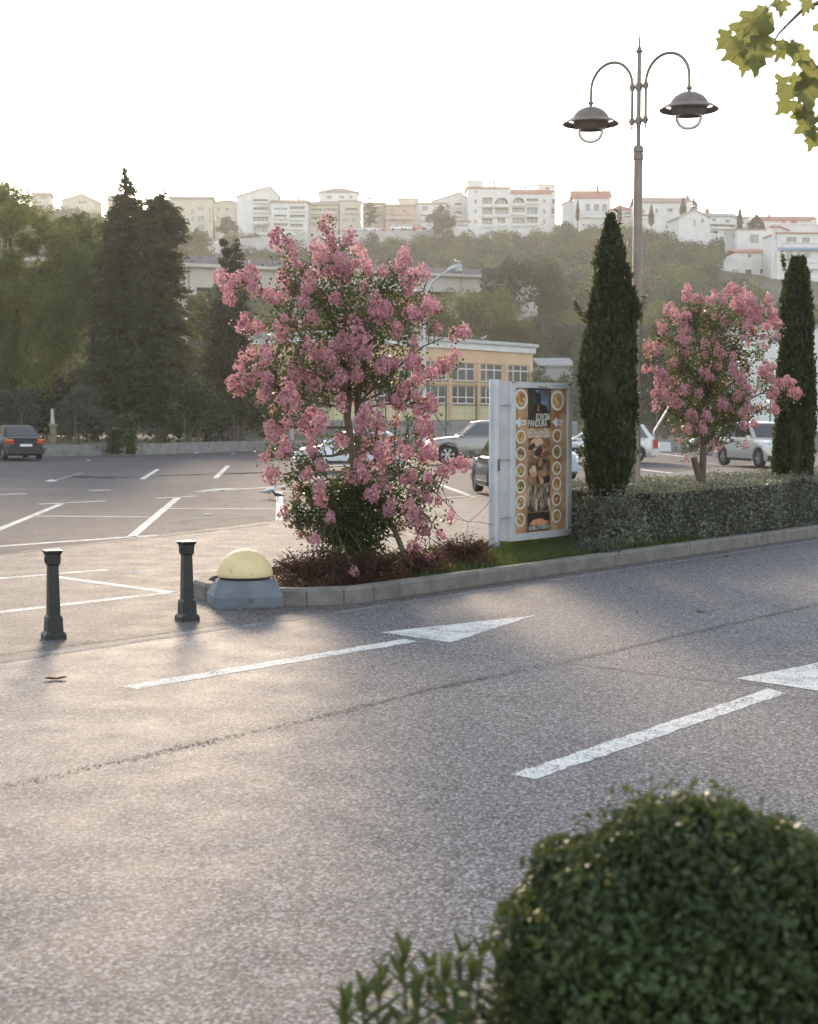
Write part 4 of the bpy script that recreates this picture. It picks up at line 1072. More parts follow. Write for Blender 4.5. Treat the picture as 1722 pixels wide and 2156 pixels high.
# hedge along the road, clipped flat
def hedge_box(root, t0, t1, o0, o1, z0, z1, n, leaf, mat, rough=.06, asp=.5):
    L, W, H = t1 - t0, o0 - o1, z1 - z0
    ar = [L * H, L * W, W * H, L * H * .5]; pr = np.array(ar) / sum(ar)
    side = rng.choice(4, n, p=pr)
    t = rng.uniform(0, 1, n) * L; o = rng.uniform(0, 1, n) * W; z = rng.uniform(0, 1, n) ** .9 * H
    dp = np.abs(rng.normal(0, 1, n)) * .05
    o = np.where(side == 0, W - dp, np.where(side == 3, dp, o)); z = np.where(side == 1, H - dp, z); t = np.where(side == 2, dp, t)
    wv = .05 * np.sin(t * 2.1 + 1) * np.sin(z * 3) + .04 * np.sin(t * 5.3) + rng.normal(0, 1, n) * rough * .4
    o = o + np.where(side == 0, wv, 0); z = z + np.where(side == 1, .03 * np.sin(t * 3) + rng.normal(0, 1, n) * rough * .45, 0)
    off, tt = o1 + o, t0 + t
    C = np.stack([NX * off + RX * tt, NY * off + RY * tt, z0 + z], 1)
    nb = np.zeros((n, 3)); nb[side == 0] = (NX, NY, .2); nb[side == 1] = (0, 0, 1); nb[side == 2] = (-RX, -RY, .2); nb[side == 3] = (-NX, -NY, .2)
    return C - np.array(root.location), nb
hb = RP(-11.7, 26, .08)
hd = thing('hedge', 'long low clipped grey-green hedge along the kerb on the right', 'hedge', hb)
C, nb = hedge_box(hd, 18.45, 44, -10.72, -12.6, .1, .93, 60000, .05, l_hedge)
np_obj('leaves', leaves(C, .052, .5, nb, .4, np.repeat(np.array([[0, 0, 1.]]), len(C), 0), .3), l_hedge, hd)
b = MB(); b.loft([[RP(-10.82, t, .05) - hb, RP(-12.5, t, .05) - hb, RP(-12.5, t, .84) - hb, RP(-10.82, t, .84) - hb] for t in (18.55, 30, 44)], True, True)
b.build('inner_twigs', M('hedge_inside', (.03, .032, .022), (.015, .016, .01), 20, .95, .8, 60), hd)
# loose shrub at the sign end of the hedge
def shrub(name, label, c, r, n, leaf, mat, cat='bush', group=None, asp=.5, stems=0, up=.0, inner=True, dens=.55, smat=None):
    root = thing(name, label, cat, c, 0, group)
    q = ball(n); q = unit(q) * rng.uniform(dens, 1.0, (n, 1)) * (1 + .16 * np.sin(q[:, :1] * 9) * np.sin(q[:, 1:2] * 8 + 1) + .1 * rng.normal(size=(n, 1)))
    q[:, 2] = np.abs(q[:, 2])
    C = q * np.array(r)
    np_obj('leaves', leaves(C, leaf, asp, unit(q), .35, np.repeat(np.array([[0, 0, 1.]]), n, 0), up), mat, root)
    if stems:
        b = MB()
        for i in range(stems):
            a = random.uniform(0, 6.28); e = random.uniform(.5, 1.05); t = random.uniform(.75, 1.12)
            b.tube([(0, 0, 0), (math.cos(a) * r[0] * e * .5, math.sin(a) * r[1] * e * .5, r[2] * t * .55), (math.cos(a) * r[0] * e, math.sin(a) * r[1] * e, r[2] * t * random.uniform(.7, 1))], [.008, .006, .003], 4)
        b.build('twigs', smat or m_bark, root)
    return root
shrub('loose_shrub', 'loose twiggy grey-green shrub between the sign and the clipped hedge', RP(-11.1, 18.15, .08), (.44, .42, .78), 7000, .05, l_hedge, stems=40, up=.4)
shrub('loose_shrub', 'smaller grey-green shrub pressed against the right side of the sign', RP(-11.55, 18.2, .08), (.33, .30, .82), 4500, .05, l_hedge, stems=30, up=.4)
shrub('low_green_bush', 'small green bush spilling over the kerb below the sign', G(1272, 1188) + Vector((-.10, .22, .06)), (.36, .34, .26), 4200, .035, l_olive, up=.2)
shrub('barberry_shrub', 'reddish brown shrub right behind the yellow dome', Vector((-1.08, 16.5, .08)), (.46, .55, .38), 4200, .032, l_red, group='reddish shrubs', stems=90, up=.35, smat=l_red)
shrub('barberry_shrub', 'reddish shrub at the foot of the big pink tree, left of its leaning stem', Vector((-.42, 16.75, .08)), (.46, .40, .36), 3400, .032, l_red, group='reddish shrubs', stems=80, up=.35, smat=l_red)
shrub('barberry_shrub', 'reddish shrub right of the leaning stem of the pink tree', Vector((.12, 17.35, .08)), (.42, .40, .36), 3000, .032, l_red, group='reddish shrubs', stems=70, up=.35, smat=l_red)
shrub('barberry_shrub', 'reddish shrub in the grass nearest the sign post', Vector((.68, 18.4, .08)), (.44, .40, .40), 3400, .032, l_red, group='reddish shrubs', stems=70, up=.35, smat=l_red)
# grass on the island
def grass(n, pts):
    C = np.array(pts)
    h = rng.uniform(.05, .16, n); a = rng.uniform(0, 6.28, n); ln = rng.normal(0, 1, (n, 2)) * .035
    wv = np.stack([np.cos(a), np.sin(a), np.zeros(n)], 1) * .006
    tip = C + np.stack([ln[:, 0], ln[:, 1], h], 1)
    mid = C + np.stack([ln[:, 0] * .3, ln[:, 1] * .3, h * .6], 1)
    return np.stack([C - wv, C + wv, mid + wv * .7, tip, mid - wv * .7], 1).reshape(-1, 3)
pts = []
while len(pts) < 18000:
    t = random.uniform(13.0, 19.6); o = random.uniform(-12.5, -10.5)
    if t < 15 and random.random() < .45: continue
    p = RP(o, t, .085); pts.append((p.x, p.y, p.z))
go = np_obj('grass', grass(len(pts), pts), l_grass, None, 5)
tag(go, 'green grass on the island around the sign post', 'grass')

# ------------------------------------------------------------------ crape myrtles
def panicle(seed, n=46, el=1.0):
    g_ = np.random.default_rng(seed)
    q = unit(g_.normal(size=(n, 3))); q[:, 2] *= el
    taper = 1 - .38 * np.clip(q[:, 2:3] / el, -1, 1)
    lump = 1 + .20 * np.sin(q[:, :1] * 5 + seed) * np.sin(q[:, 1:2] * 5) + .07 * g_.normal(size=(n, 1))
    c = q * np.array([.40, .40, .42]) * lump; c[:, :2] *= taper
    out = unit(q); V = []
    for i in range(n):
        a = unit(np.cross(out[i], g_.normal(size=3))); b_ = np.cross(out[i], a)
        k = 6; L = g_.uniform(.10, .15)
        for j in range(k):
            th = 2 * math.pi * j / k + g_.uniform(-.2, .2)
            d = a * math.cos(th) + b_ * math.sin(th); s = -a * math.sin(th) + b_ * math.cos(th)
            tip = c[i] + d * L + out[i] * g_.uniform(-.02, .10); m0 = c[i] + d * L * .5 + out[i] * g_.uniform(0, .06)
            V += [c[i] - out[i] * .02, m0 - s * L * .42, tip - s * L * .15, tip + s * L * .2 + out[i] * .02, m0 + s * L * .42]
    for i in range(n):                                        # fine stalks holding the florets together
        z0 = np.array([0, 0, -.25]); e = np.array([.012, .004, 0])
        V += [z0 - e, z0 + e, c[i] + e, c[i] + out[i] * .01, c[i] - e]
    return np.array(V)
PAN = [np_mesh('flower_cluster', panicle(i, 40 + 6 * (i % 3), [1.0, 1.3, .9, 1.5][i % 4]), 5, l_flo) for i in range(10)]
m_bud = LEAF('seed_heads', (.10, .09, .03), (.22, .16, .07), .3, None, .6)

def myrtle(label, u0, Y, zb, trunks, limbs, cl, mid, hw, leafn, fill, deep, lsize=.042, extra=24):
    """cl: clusters (u, v, size px); limbs: polylines (u, v, dy) of the skeleton; hw(v): crown half width px"""
    base = Vector(((u0 - 861) / FPX * Y, Y, zb))
    r = thing('crape_myrtle', label, 'flowering tree', base, 0, 'pink crape myrtles on the island'); k = Y / FPX
    tb = MB()
    for pl_, r0, r1 in trunks:
        pts = [Vector(P(a, c, Y + d) - base) for a, c, d in pl_]
        tb.tube(pts, list(np.linspace(r0, r1, len(pts))), 9)
    tb.build('trunk', m_bark_pale, r, smooth=True)
    nodes = []; lb = MB()
    for pl_ in limbs:
        pts = [Vector(P(a, c, Y + d) - base) for a, c, d in pl_]
        fine = []
        for p, q in zip(pts, pts[1:]):
            for i in range(6): fine.append(p.lerp(q, i / 6))
        fine.append(pts[-1]); nodes += fine[2:]
        lb.tube(fine, list(np.linspace(.017, .005, len(fine))), 6)
    C, A, LP = [], [], []
    ND = np.array([tuple(p) for p in nodes])
    def shoot(tip, sz):
        d = np.linalg.norm((ND - np.array(tip)) * np.array([1, 1, .8]), axis=1) + np.where(ND[:, 2] > tip.z + .05, .8, 0)
        n0 = Vector(ND[int(np.argmin(d))])
        m_ = n0.lerp(tip, .5) + Vector((random.uniform(-.05, .05), random.uniform(-.05, .05), .06))
        pts = [n0, n0.lerp(m_, .5) + Vector((0, 0, .015)), m_, m_.lerp(tip, .5), tip]
        lb.tube(pts, [.007, .006, .005, .004, .003], 5)
        L = (tip - n0).length; m = int(L * leafn)
        if m < 6: m = 6
        s = rng.uniform(.12, 1.0, m)
        q = np.array([tuple(p) for p in pts]); qi = np.clip(s * 4, 0, 3.999); i0 = qi.astype(int); fr = (qi - i0)[:, None]
        C.append(q[i0] * (1 - fr) + q[i0 + 1] * fr + rng.normal(0, 1, (m, 3)) * .05)
    allc = [(u, v, s, None) for u, v, s in cl]
    for u, v, s, _ in allc:
        e = min(1.0, abs(u - mid) / hw(v)); dy = math.sqrt(max(0, 1 - e * e)) * deep * random.uniform(.45, 1.0)
        if random.random() < .78: dy = -dy
        tip = P(u, v, Y + dy) - base; sz = s * (Y + dy) / FPX * 1.02
        shoot(tip - Vector((0, 0, sz * .3)), sz)
        LP.append(np.array(tip) + rng.normal(0, 1, (13, 3)) * np.array([.045, .045, .055]))
        o = link('flower_cluster', random.choice(PAN), r, tip, (random.uniform(-.35, .35), random.uniform(-.35, .35) + .25 * (u - mid) / hw(v), random.uniform(0, 6.28)), (sz, sz, sz * random.uniform(.95, 1.25)))
    for i in range(extra):                                    # flowers on the side away from the photograph
        v = random.uniform(min(c[1] for c in cl) + 40, max(c[1] for c in cl) - 60); u = mid + hw(v) * random.uniform(-.8, .8)
        tip = P(u, v, Y + deep * random.uniform(.6, 1.0) * math.sqrt(max(.05, 1 - ((u - mid) / hw(v)) ** 2))) - base; sz = random.uniform(.1, .16)
        shoot(tip, sz); link('flower_cluster', random.choice(PAN), r, tip, (0, 0, random.uniform(0, 6.28)), sz)
    for (u, v, ru, rv, n) in fill:
        q = ball(n); p = np.array(P(u, v, Y) - base)
        nc = max(6, n // 60); cc = ball(nc) ; idx = rng.integers(0, nc, n)
        pts = cc[idx] * .85 + rng.normal(0, 1, (n, 3)) * .16
        C.append(p + pts * np.array([ru * k, min(ru * k, deep) * .9, rv * k]))
    C = np.concatenate(C)
    np_obj('leaves', leaves(C, lsize, .62, np.repeat(np.array([[0, -.2, 1.]]), len(C), 0), .35, np.repeat(np.array([[0, 0, -.6]]), len(C), 0), .2), l_myr, r)
    np_obj('loose_blossom', leaves(np.concatenate(LP), .026, .8), l_flo, r)
    lb.build('branches', m_bark_pale, r, smooth=True)
    return r
_c1 = """95,385,55 130,420,60 175,410,50 150,490,60 205,400,45 265,385,75 275,450,62 245,360,50 262,345,38 365,490,55 400,500,40 340,480,40 385,170,55 395,205,70 440,210,40 470,240,45 460,290,50 490,310,60 430,360,50 410,400,45
535,360,70 555,410,75 540,450,55 450,430,62 480,460,68 440,470,50 630,110,40 650,95,28 625,140,50 660,180,50 680,215,45 590,230,55 610,290,60 650,270,50 600,300,50 755,180,45 740,215,40 770,170,34 805,255,65 715,310,80 720,370,92 690,310,60 830,300,60 850,340,60 780,330,50 640,370,50 600,380,50 830,440,50 690,500,60 860,370,40 530,510,55
1040,285,65 1020,335,60 1055,320,50 930,360,50 1140,370,50 1090,385,70 1050,410,60 1060,465,40 900,570,80 940,560,80 870,580,50 920,600,60 960,550,50 890,500,50 1075,570,75 1110,590,70 1060,530,55 1160,530,60 1190,540,60 1150,560,50 1210,650,42 1000,640,50 1000,680,45 1090,720,45 1295,680,62 1335,668,62 1355,660,40 1300,780,45
230,600,55 205,640,50 250,650,60 290,640,50 325,650,35 275,660,40 400,660,55 430,680,65 420,710,45 570,600,70 430,600,35 545,740,60 790,640,75 800,690,90 830,730,85 770,720,60 855,720,60 720,690,50 705,750,80 780,790,60 850,790,60 680,750,40 640,740,50 610,790,80 640,830,80 590,770,60 660,800,60
265,775,50 215,800,45 330,770,55 350,790,50 320,820,40 200,850,50 285,870,40 340,900,60 330,940,50 170,920,65 180,950,60 210,970,40 250,920,60 230,910,40 485,860,75 500,890,60 545,890,60 580,930,65 430,950,80 460,1000,90 430,1010,70 480,1010,60 400,1020,40 330,990,60 300,1000,40
700,900,70 720,890,60 740,950,50 680,950,60 800,890,60 820,880,50 850,930,65 780,920,50 870,860,50 930,840,70 965,830,50 990,830,45 740,1030,80 720,1030,60 1060,830,60 1090,810,60 1130,880,90 1110,900,70 1070,810,50 1225,840,60 1260,840,60 1280,830,40 1200,870,50 1040,965,70 1030,960,50 1010,1030,65 1030,1050,50 990,1010,40 930,1040,35 1100,1000,40 1130,1060,60 1105,1070,50 1170,1030,70 1185,1050,50
575,1100,75 540,1140,80 600,1140,80 625,1130,60 520,1140,50 360,1160,60 380,1190,70 420,1140,60 450,1130,50 345,1150,40 430,1240,60 440,1270,60 410,1290,40 840,1100,80 830,1140,80 905,1110,60 910,1150,60 1150,1140,70 1160,1170,60 1120,1150,60 330,1310,50 365,1400,70 350,1380,40 720,1220,65 570,1260,60 565,1215,45 560,1270,45 840,1250,65 905,1200,40 920,1270,75 950,1300,70 890,1260,50 1040,1290,70 1010,1240,40 1060,1270,50 1160,1290,80 1180,1270,60 1130,1300,50
830,1340,70 840,1370,75 830,1390,60 780,1410,60 915,1350,45 615,1345,50 545,1390,55 1340,1340,65 1260,1365,65 1230,1380,50 1290,1340,40 1160,1420,60 1080,1400,50 1040,1420,50 925,1420,45 505,1470,50 610,1450,55 670,1460,55 740,1470,45 880,1490,65 610,1510,65 660,1520,45 1090,1470,40 1155,1505,55 1210,1535,35 960,1460,30
660,1610,50 965,1565,60 1070,1570,70 1100,1620,80 1080,1600,60 1130,1660,70 1060,1550,50 1150,1680,40 490,1650,30 585,1730,50 1280,1610,45 1225,1700,50 1080,1780,70 1060,1800,50 1170,1825,50 785,1885,35 880,1885,45 720,1960,50 600,1830,25 1100,1770,50"""
cl1 = []
for q in _c1.split():
    a, b_, c = map(float, q.split(',')); cl1.append((421 + a * .41396, 421 + b_ * .41396, c * .41396 * 1.18))
hw1 = lambda v: float(np.interp(v, [450, 520, 580, 700, 830, 900, 1000, 1100, 1200], [60, 150, 260, 260, 250, 200, 220, 170, 110]))
myrtle('large pink flowering tree with low skirt of flowers, behind the yellow dome', 738, 17.3, .08,
       [([(738, 1216, 0), (736, 1150, 0), (742, 1080, 0), (748, 1010, 0), (742, 950, 0), (731, 880, 0), (735, 830, 0), (728, 760, .05)], .062, .034),
        ([(748, 1010, .02), (750, 960, .05), (756, 900, .06), (752, 850, .06), (760, 790, .1), (770, 720, .1)], .05, .03),
        ([(868, 1192, -.15), (848, 1160, -.1), (832, 1120, -.05), (800, 1060, 0), (765, 1005, 0)], .034, .028)],
       [[(733, 850, 0), (690, 780, -.3), (620, 690, -.4), (540, 600, -.1), (480, 590, 0)], [(733, 850, 0), (660, 800, .3), (580, 760, .3), (520, 790, .1)], [(730, 800, 0), (700, 680, .2), (640, 580, .1), (600, 500, 0)],
        [(730, 790, 0), (725, 650, -.3), (715, 560, -.2), (700, 480, 0)], [(765, 790, 0), (790, 660, -.4), (800, 600, -.2), (830, 560, 0)], [(765, 760, 0), (830, 690, .3), (880, 640, .3), (900, 590, .1)],
        [(752, 850, 0), (830, 780, -.3), (890, 730, -.1), (960, 700, 0)], [(752, 850, 0), (820, 820, .4), (890, 800, .3), (950, 770, 0)], [(752, 860, 0), (820, 850, -.5), (890, 860, -.2)], [(733, 860, 0), (680, 850, -.6), (600, 830, -.4), (530, 800, 0)],
        [(735, 900, 0), (690, 900, -.3), (620, 900, -.2), (575, 900, 0)], [(742, 950, 0), (700, 960, .3), (620, 960, .1), (570, 970, 0)], [(748, 1010, 0), (690, 1010, -.4), (640, 1020, -.2)], [(748, 1000, 0), (820, 960, -.4), (880, 940, -.2), (960, 980, 0)],
        [(748, 1020, 0), (830, 1010, .2), (900, 1020, 0), (960, 1080, 0)], [(742, 1080, 0), (700, 1090, -.3), (650, 1110, -.2), (625, 1110, 0)], [(800, 1060, 0), (860, 1080, -.2), (910, 1100, 0)], [(745, 1050, 0), (770, 1000, -.7), (790, 960, -.8)], [(735, 820, 0), (740, 760, -.8), (760, 700, -.9)], [(735, 830, 0), (670, 790, -.8), (640, 780, -.9)]],
       cl1, 728, hw1, 62, [(690, 700, 120, 110, 2600), (790, 720, 110, 100, 2400), (720, 800, 120, 60, 1900), (740, 1080, 100, 85, 9500), (735, 1160, 85, 50, 2600), (860, 1040, 90, 80, 1700), (660, 1060, 60, 60, 900), (690, 600, 120, 90, 1000), (830, 640, 100, 80, 900), (590, 780, 80, 80, 700), (640, 1000, 60, 50, 500)], 1.15, extra=40)
_c2 = """850,190,60 845,240,70 900,255,50 945,260,40 1020,245,70 1150,190,80 1120,220,70 1165,200,50 1090,260,50 1240,250,80 1200,290,80 1285,280,80 1250,330,70 1180,340,60 1160,290,50 1395,265,60 1340,340,70 1310,370,60 1410,340,70 1420,390,60 1380,440,60 1260,410,70 1250,440,50 1460,425,45 1440,440,50 1330,390,50
735,320,70 770,360,70 720,345,50 800,390,50 840,350,60 855,370,40 680,455,60 700,450,40 835,440,70 835,475,60 1095,400,50 1100,430,40 1030,380,35 965,330,25 790,525,45 830,540,50 865,530,45 970,555,50 1035,530,40 1225,520,45 1365,515,40 1450,510,45 1380,580,35
590,570,50 620,600,60 590,630,40 660,625,40 800,600,35 845,615,40 965,630,45 1060,600,60 1080,625,50 1155,640,50 1045,670,60 1020,660,40 1055,705,50 1240,705,60 1160,735,60 1190,770,60 1220,800,70 1150,690,40 570,725,50 600,735,35 650,740,45 690,760,60 660,810,70 700,800,60 740,820,50 790,800,45 770,690,40 760,670,40 980,760,60 1000,780,60 945,740,40 950,820,25
1370,720,80 1410,710,60 1350,750,70 1400,770,60 1420,800,50 1510,810,70 1545,820,60 1470,830,60 1550,880,50 1590,880,45 1580,910,40 1440,880,60 1410,890,50 1420,910,40 640,890,60 680,900,50 720,920,60 770,930,70 790,960,60 750,960,60 820,870,60 850,860,50 710,880,40 930,890,50 1060,890,60 1090,950,60 1120,980,60 1080,970,60 1060,960,40 1190,900,60 1180,930,40 1270,880,60 1250,850,50
640,970,60 880,1035,70 900,1050,50 860,1020,40 980,1040,60 985,1030,40 1100,1000,60 1175,1045,60 1220,1020,50 1250,970,50 1280,1000,50 1330,990,50 1430,990,60 1440,1010,40 1230,1100,50 1295,1095,50 1265,1040,30 860,1095,30 835,1130,40 860,1135,40 945,1120,60 960,1130,50 755,1140,22 800,1210,25 1050,1240,50 1025,1210,25 1240,1235,40 835,1325,30"""
cl2 = []
for q in _c2.split():
    a, b_, c = map(float, q.split(',')); cl2.append((1178.9 + a * .3154, 547.3 + b_ * .3154, c * .3154 * 1.12))
hw2 = lambda v: float(np.interp(v, [600, 660, 780, 860, 920, 970], [90, 130, 160, 140, 120, 80]))
myrtle('smaller pink flowering tree rising from the clipped hedge on a bare trunk', 1481, 22.9, .08,
       [([(1477, 1120, 0), (1478, 1005, 0), (1481, 920, 0), (1485, 850, 0), (1490, 790, 0)], .062, .045), ([(1474, 1010, -.02), (1466, 985, -.05), (1460, 962, -.08)], .06, .05)],
       [[(1483, 880, 0), (1440, 830, -.2), (1390, 790, -.1), (1368, 775, 0)], [(1485, 860, 0), (1450, 760, .2), (1420, 690, .1), (1405, 650, 0)], [(1488, 800, 0), (1470, 720, -.3), (1450, 640, -.1)], [(1488, 800, 0), (1500, 700, .2), (1520, 640, 0), (1540, 610, 0)],
        [(1488, 820, 0), (1540, 740, -.2), (1580, 680, -.1), (1615, 640, 0)], [(1486, 850, 0), (1560, 790, .2), (1620, 730, 0)], [(1484, 880, 0), (1560, 850, -.3), (1620, 820, -.1), (1670, 815, 0)], [(1482, 900, 0), (1430, 880, -.1), (1385, 850, 0)], [(1482, 900, 0), (1540, 890, .2), (1590, 870, 0)],
        [(1488, 820, 0), (1500, 770, -.6), (1510, 740, -.7)], [(1486, 850, 0), (1460, 800, -.6), (1440, 780, -.6)], [(1481, 930, 0), (1500, 930, -.3), (1530, 935, -.2)], [(1481, 930, 0), (1455, 940, -.1), (1440, 955, 0)]],
       cl2, 1500, hw2, 70, [(1480, 740, 90, 90, 2300), (1530, 780, 80, 80, 1900), (1440, 800, 70, 70, 1300), (1490, 860, 90, 60, 2000), (1500, 900, 80, 40, 900), (1560, 720, 60, 60, 700), (1430, 700, 60, 60, 700), (1500, 660, 90, 40, 700)], .95, .044, extra=24)
# tie band on the small trunk
# ================================================================== STREET FURNITURE
m_iron = M('dark_cast_iron', (.019, .019, .016), (.010, .010, .009), 6, .5, .35, 50, spec=.5, wear=((.10, .10, .09), 22, .66))
m_lampm = M('lamp_metal', (.27, .215, .18), (.20, .16, .135), 5, .5, .1, 40, metal=.3)
m_galv = M('painted_grey_metal', (.50, .51, .53), (.40, .41, .43), 3, .45, .12, 60, metal=.15, wear=((.26, .13, .07), 6, .74))
m_green = PLAIN('green_fence_paint', (.03, .07, .045), .5)
m_glass = GLASS('clear_glass', (.05, .05, .055), .05, .1)
_t = m_glass.node_tree; _lw = _t.nodes.new('ShaderNodeLayerWeight'); _lw.inputs[0].default_value = .75
_mr = _t.nodes.new('ShaderNodeMapRange'); _mr.inputs[3].default_value = .03; _mr.inputs[4].default_value = .97
lk(_t, _lw.outputs['Facing'], _mr.inputs[0]); lk(_t, _mr.outputs[0], _t.nodes['Principled BSDF'].inputs['Alpha'])
m_yel = M('yellow_dome_paint', (.78, .61, .33), (.70, .54, .28), 5, .6, .25, 90, wear=((.36, .30, .18), 9, .62))
m_gb = M('grey_blue_concrete', (.17, .19, .22), (.12, .135, .16), 4, .85, .5, 60, wear=((.10, .10, .11), 9, .64))
m_black = PLAIN('black_rubber', (.012, .012, .012), .7)

# ---- bollards: square tapered cast iron posts
def bollard(u, v, vt, label, rz):
    b0 = G(u, v); H = P(u, vt, b0.y).z
    r = thing('bollard', label, 'bollard', b0, rz, 'cast iron bollards by the road')
    def sq(hw_, z, ch=.18):
        c = hw_ * ch
        return [(-hw_ + c, -hw_, z), (hw_ - c, -hw_, z), (hw_, -hw_ + c, z), (hw_, hw_ - c, z), (hw_ - c, hw_, z), (-hw_ + c, hw_, z), (-hw_, hw_ - c, z), (-hw_, -hw_ + c, z)]
    k = H / .80
    b = MB(); b.loft([sq(.093, -.02, .05), sq(.093, .022 * k, .05), sq(.080, .045 * k, .05), sq(.072, .05 * k, .05)]); b.build('base_plate', m_iron, r)
    b = MB(); b.loft([sq(.072, .05 * k, .08), sq(.068, .175 * k, .08), sq(.060, .195 * k, .08), sq(.052, .2 * k, .08)]); b.build('plinth', m_iron, r)
    b = MB(); b.loft([sq(.053, .2 * k), sq(.044, .655 * k)]); b.build('shaft', m_iron, r)
    b = MB(); b.loft([sq(.044, .655 * k, .1), sq(.056, .675 * k, .1), sq(.060, .76 * k, .1)]); hd_ = b.build('head', m_iron, r)
    b = MB(); b.loft([sq(.060, .76 * k, .05), sq(.074, .785 * k, .05), sq(.076, .80 * k, .05), sq(.05, .803 * k, .05)]); b.build('cap', m_iron, r)
    for a in (0, 1, 2, 3):                      # raised shield emblem on each head face
        b = MB(); zc = .715 * k; y = -.0605
        sh = [(-.026, .026), (-.026, -.005), (-.018, -.022), (0, -.032), (.018, -.022), (.026, -.005), (.026, .026), (.012, .031), (0, .027), (-.012, .031)]
        b.prism([(p, q + zc) for p, q in sh[::-1]], y - .006, y + .008, lambda a_, b_, d_: (a_, d_, b_))
        ring = [(.014 * math.cos(t), .014 * math.sin(t) + zc) for t in np.linspace(0, 6.283, 9)[:-1]]
        b.prism(ring[::-1], y - .011, y - .005, lambda a_, b_, d_: (a_, d_, b_))
        b.build('emblem', m_iron, r, rot=(0, 0, a * math.pi / 2))
    return r
bollard(113, 1340, 1158, 'dark cast iron bollard at the left, standing nearest the edge line', R(27))
bollard(394, 1302, 1139, 'dark cast iron bollard beside the yellow dome', R(32))

# ---- yellow dome on a faceted base
c0 = G(516, 1268); c0.y += .0
dm = thing('traffic_dome', 'yellow half dome on a faceted grey-blue concrete base at the tip of the island', 'traffic dome', c0, R(14))
k = c0.y / FPX
def octo(hx, hy, c, z): return [(-hx + c, -hy, z), (hx - c, -hy, z), (hx, -hy + c, z), (hx, hy - c, z), (hx - c, hy, z), (-hx + c, hy, z), (-hx, hy - c, z), (-hx, -hy + c, z)]
b = MB(); b.loft([octo(.365, .365, .09, -.02), octo(.365, .365, .10, .09), octo(.30, .30, .20, .235), octo(.285, .285, .19, .25), octo(.1, .1, .05, .25)]); o = b.build('base', m_gb, dm)
b = MB(); b.lathe([(.1, .25), (.265, .25), (.265, .275), (.1, .276)], 40); b.build('collar', m_black, dm, smooth=True)
b = MB(); b.lathe([(.0, .274)] + [(.285, .277)] + [(.292 * math.cos(t), .285 + .275 * math.sin(t)) for t in np.linspace(0, math.pi / 2 - .02, 16)] + [(0.001, .56)], 48); b.build('dome', m_yel, dm, smooth=True, angle=60)

# ---- twin arm lamp post
Y0 = 22.6
p0 = Vector(((1337.5 - 861) / FPX * Y0, Y0, .08))
lp = thing('street_lamp', 'tall brown street lamp post with two curved arms and bell-shaped heads', 'street lamp', p0)
zt_ = lambda v: P(1340, v, Y0).z - p0.z
b = MB(); b.lathe([(.0, 0), (.13, 0), (.13, .5), (.10, .62), (.078, .7), (.066, zt_(340)), (.066, zt_(336))], 16, mi=0); b.build('post', m_lampm, lp, smooth=True)
b = MB(); b.lathe([(.06, zt_(338)), (.078, zt_(336)), (.078, zt_(326)), (.068, zt_(324)), (.068, zt_(322)), (.080, zt_(320)), (.080, zt_(312)), (.055, zt_(307)), (.03, zt_(306))], 16); b.build('collar', m_lampm, lp, smooth=True)
b = MB(); b.lathe([(.034, zt_(308)), (.032, zt_(112)), (.055, zt_(109)), (.055, zt_(106)), (.03, zt_(103)), (.035, zt_(101)), (.02, zt_(99)), (.012, zt_(80)), (.006, zt_(76)), (.014, zt_(74.5)), (.014, zt_(73)), (.001, zt_(72))], 12); b.build('finial_rod', m_lampm, lp, smooth=True)
AN = Vector((NX, NY, 0))
def ap(s, z): return AN * s + Vector((0, 0, z))
for zc in (zt_(182), zt_(254)):
    b = MB(); b.tube([ap(-.155, zc), ap(.155, zc)], .028, 10); b.tube([ap(-.115, zc - .045), ap(-.115, zc + .045)], .036, 10); b.tube([ap(.115, zc - .045), ap(.115, zc + .045)], .036, 10); b.tube([ap(0, zc - .05), ap(0, zc + .05)], .048, 12)
    b.build('bracket', m_lampm, lp, smooth=True)
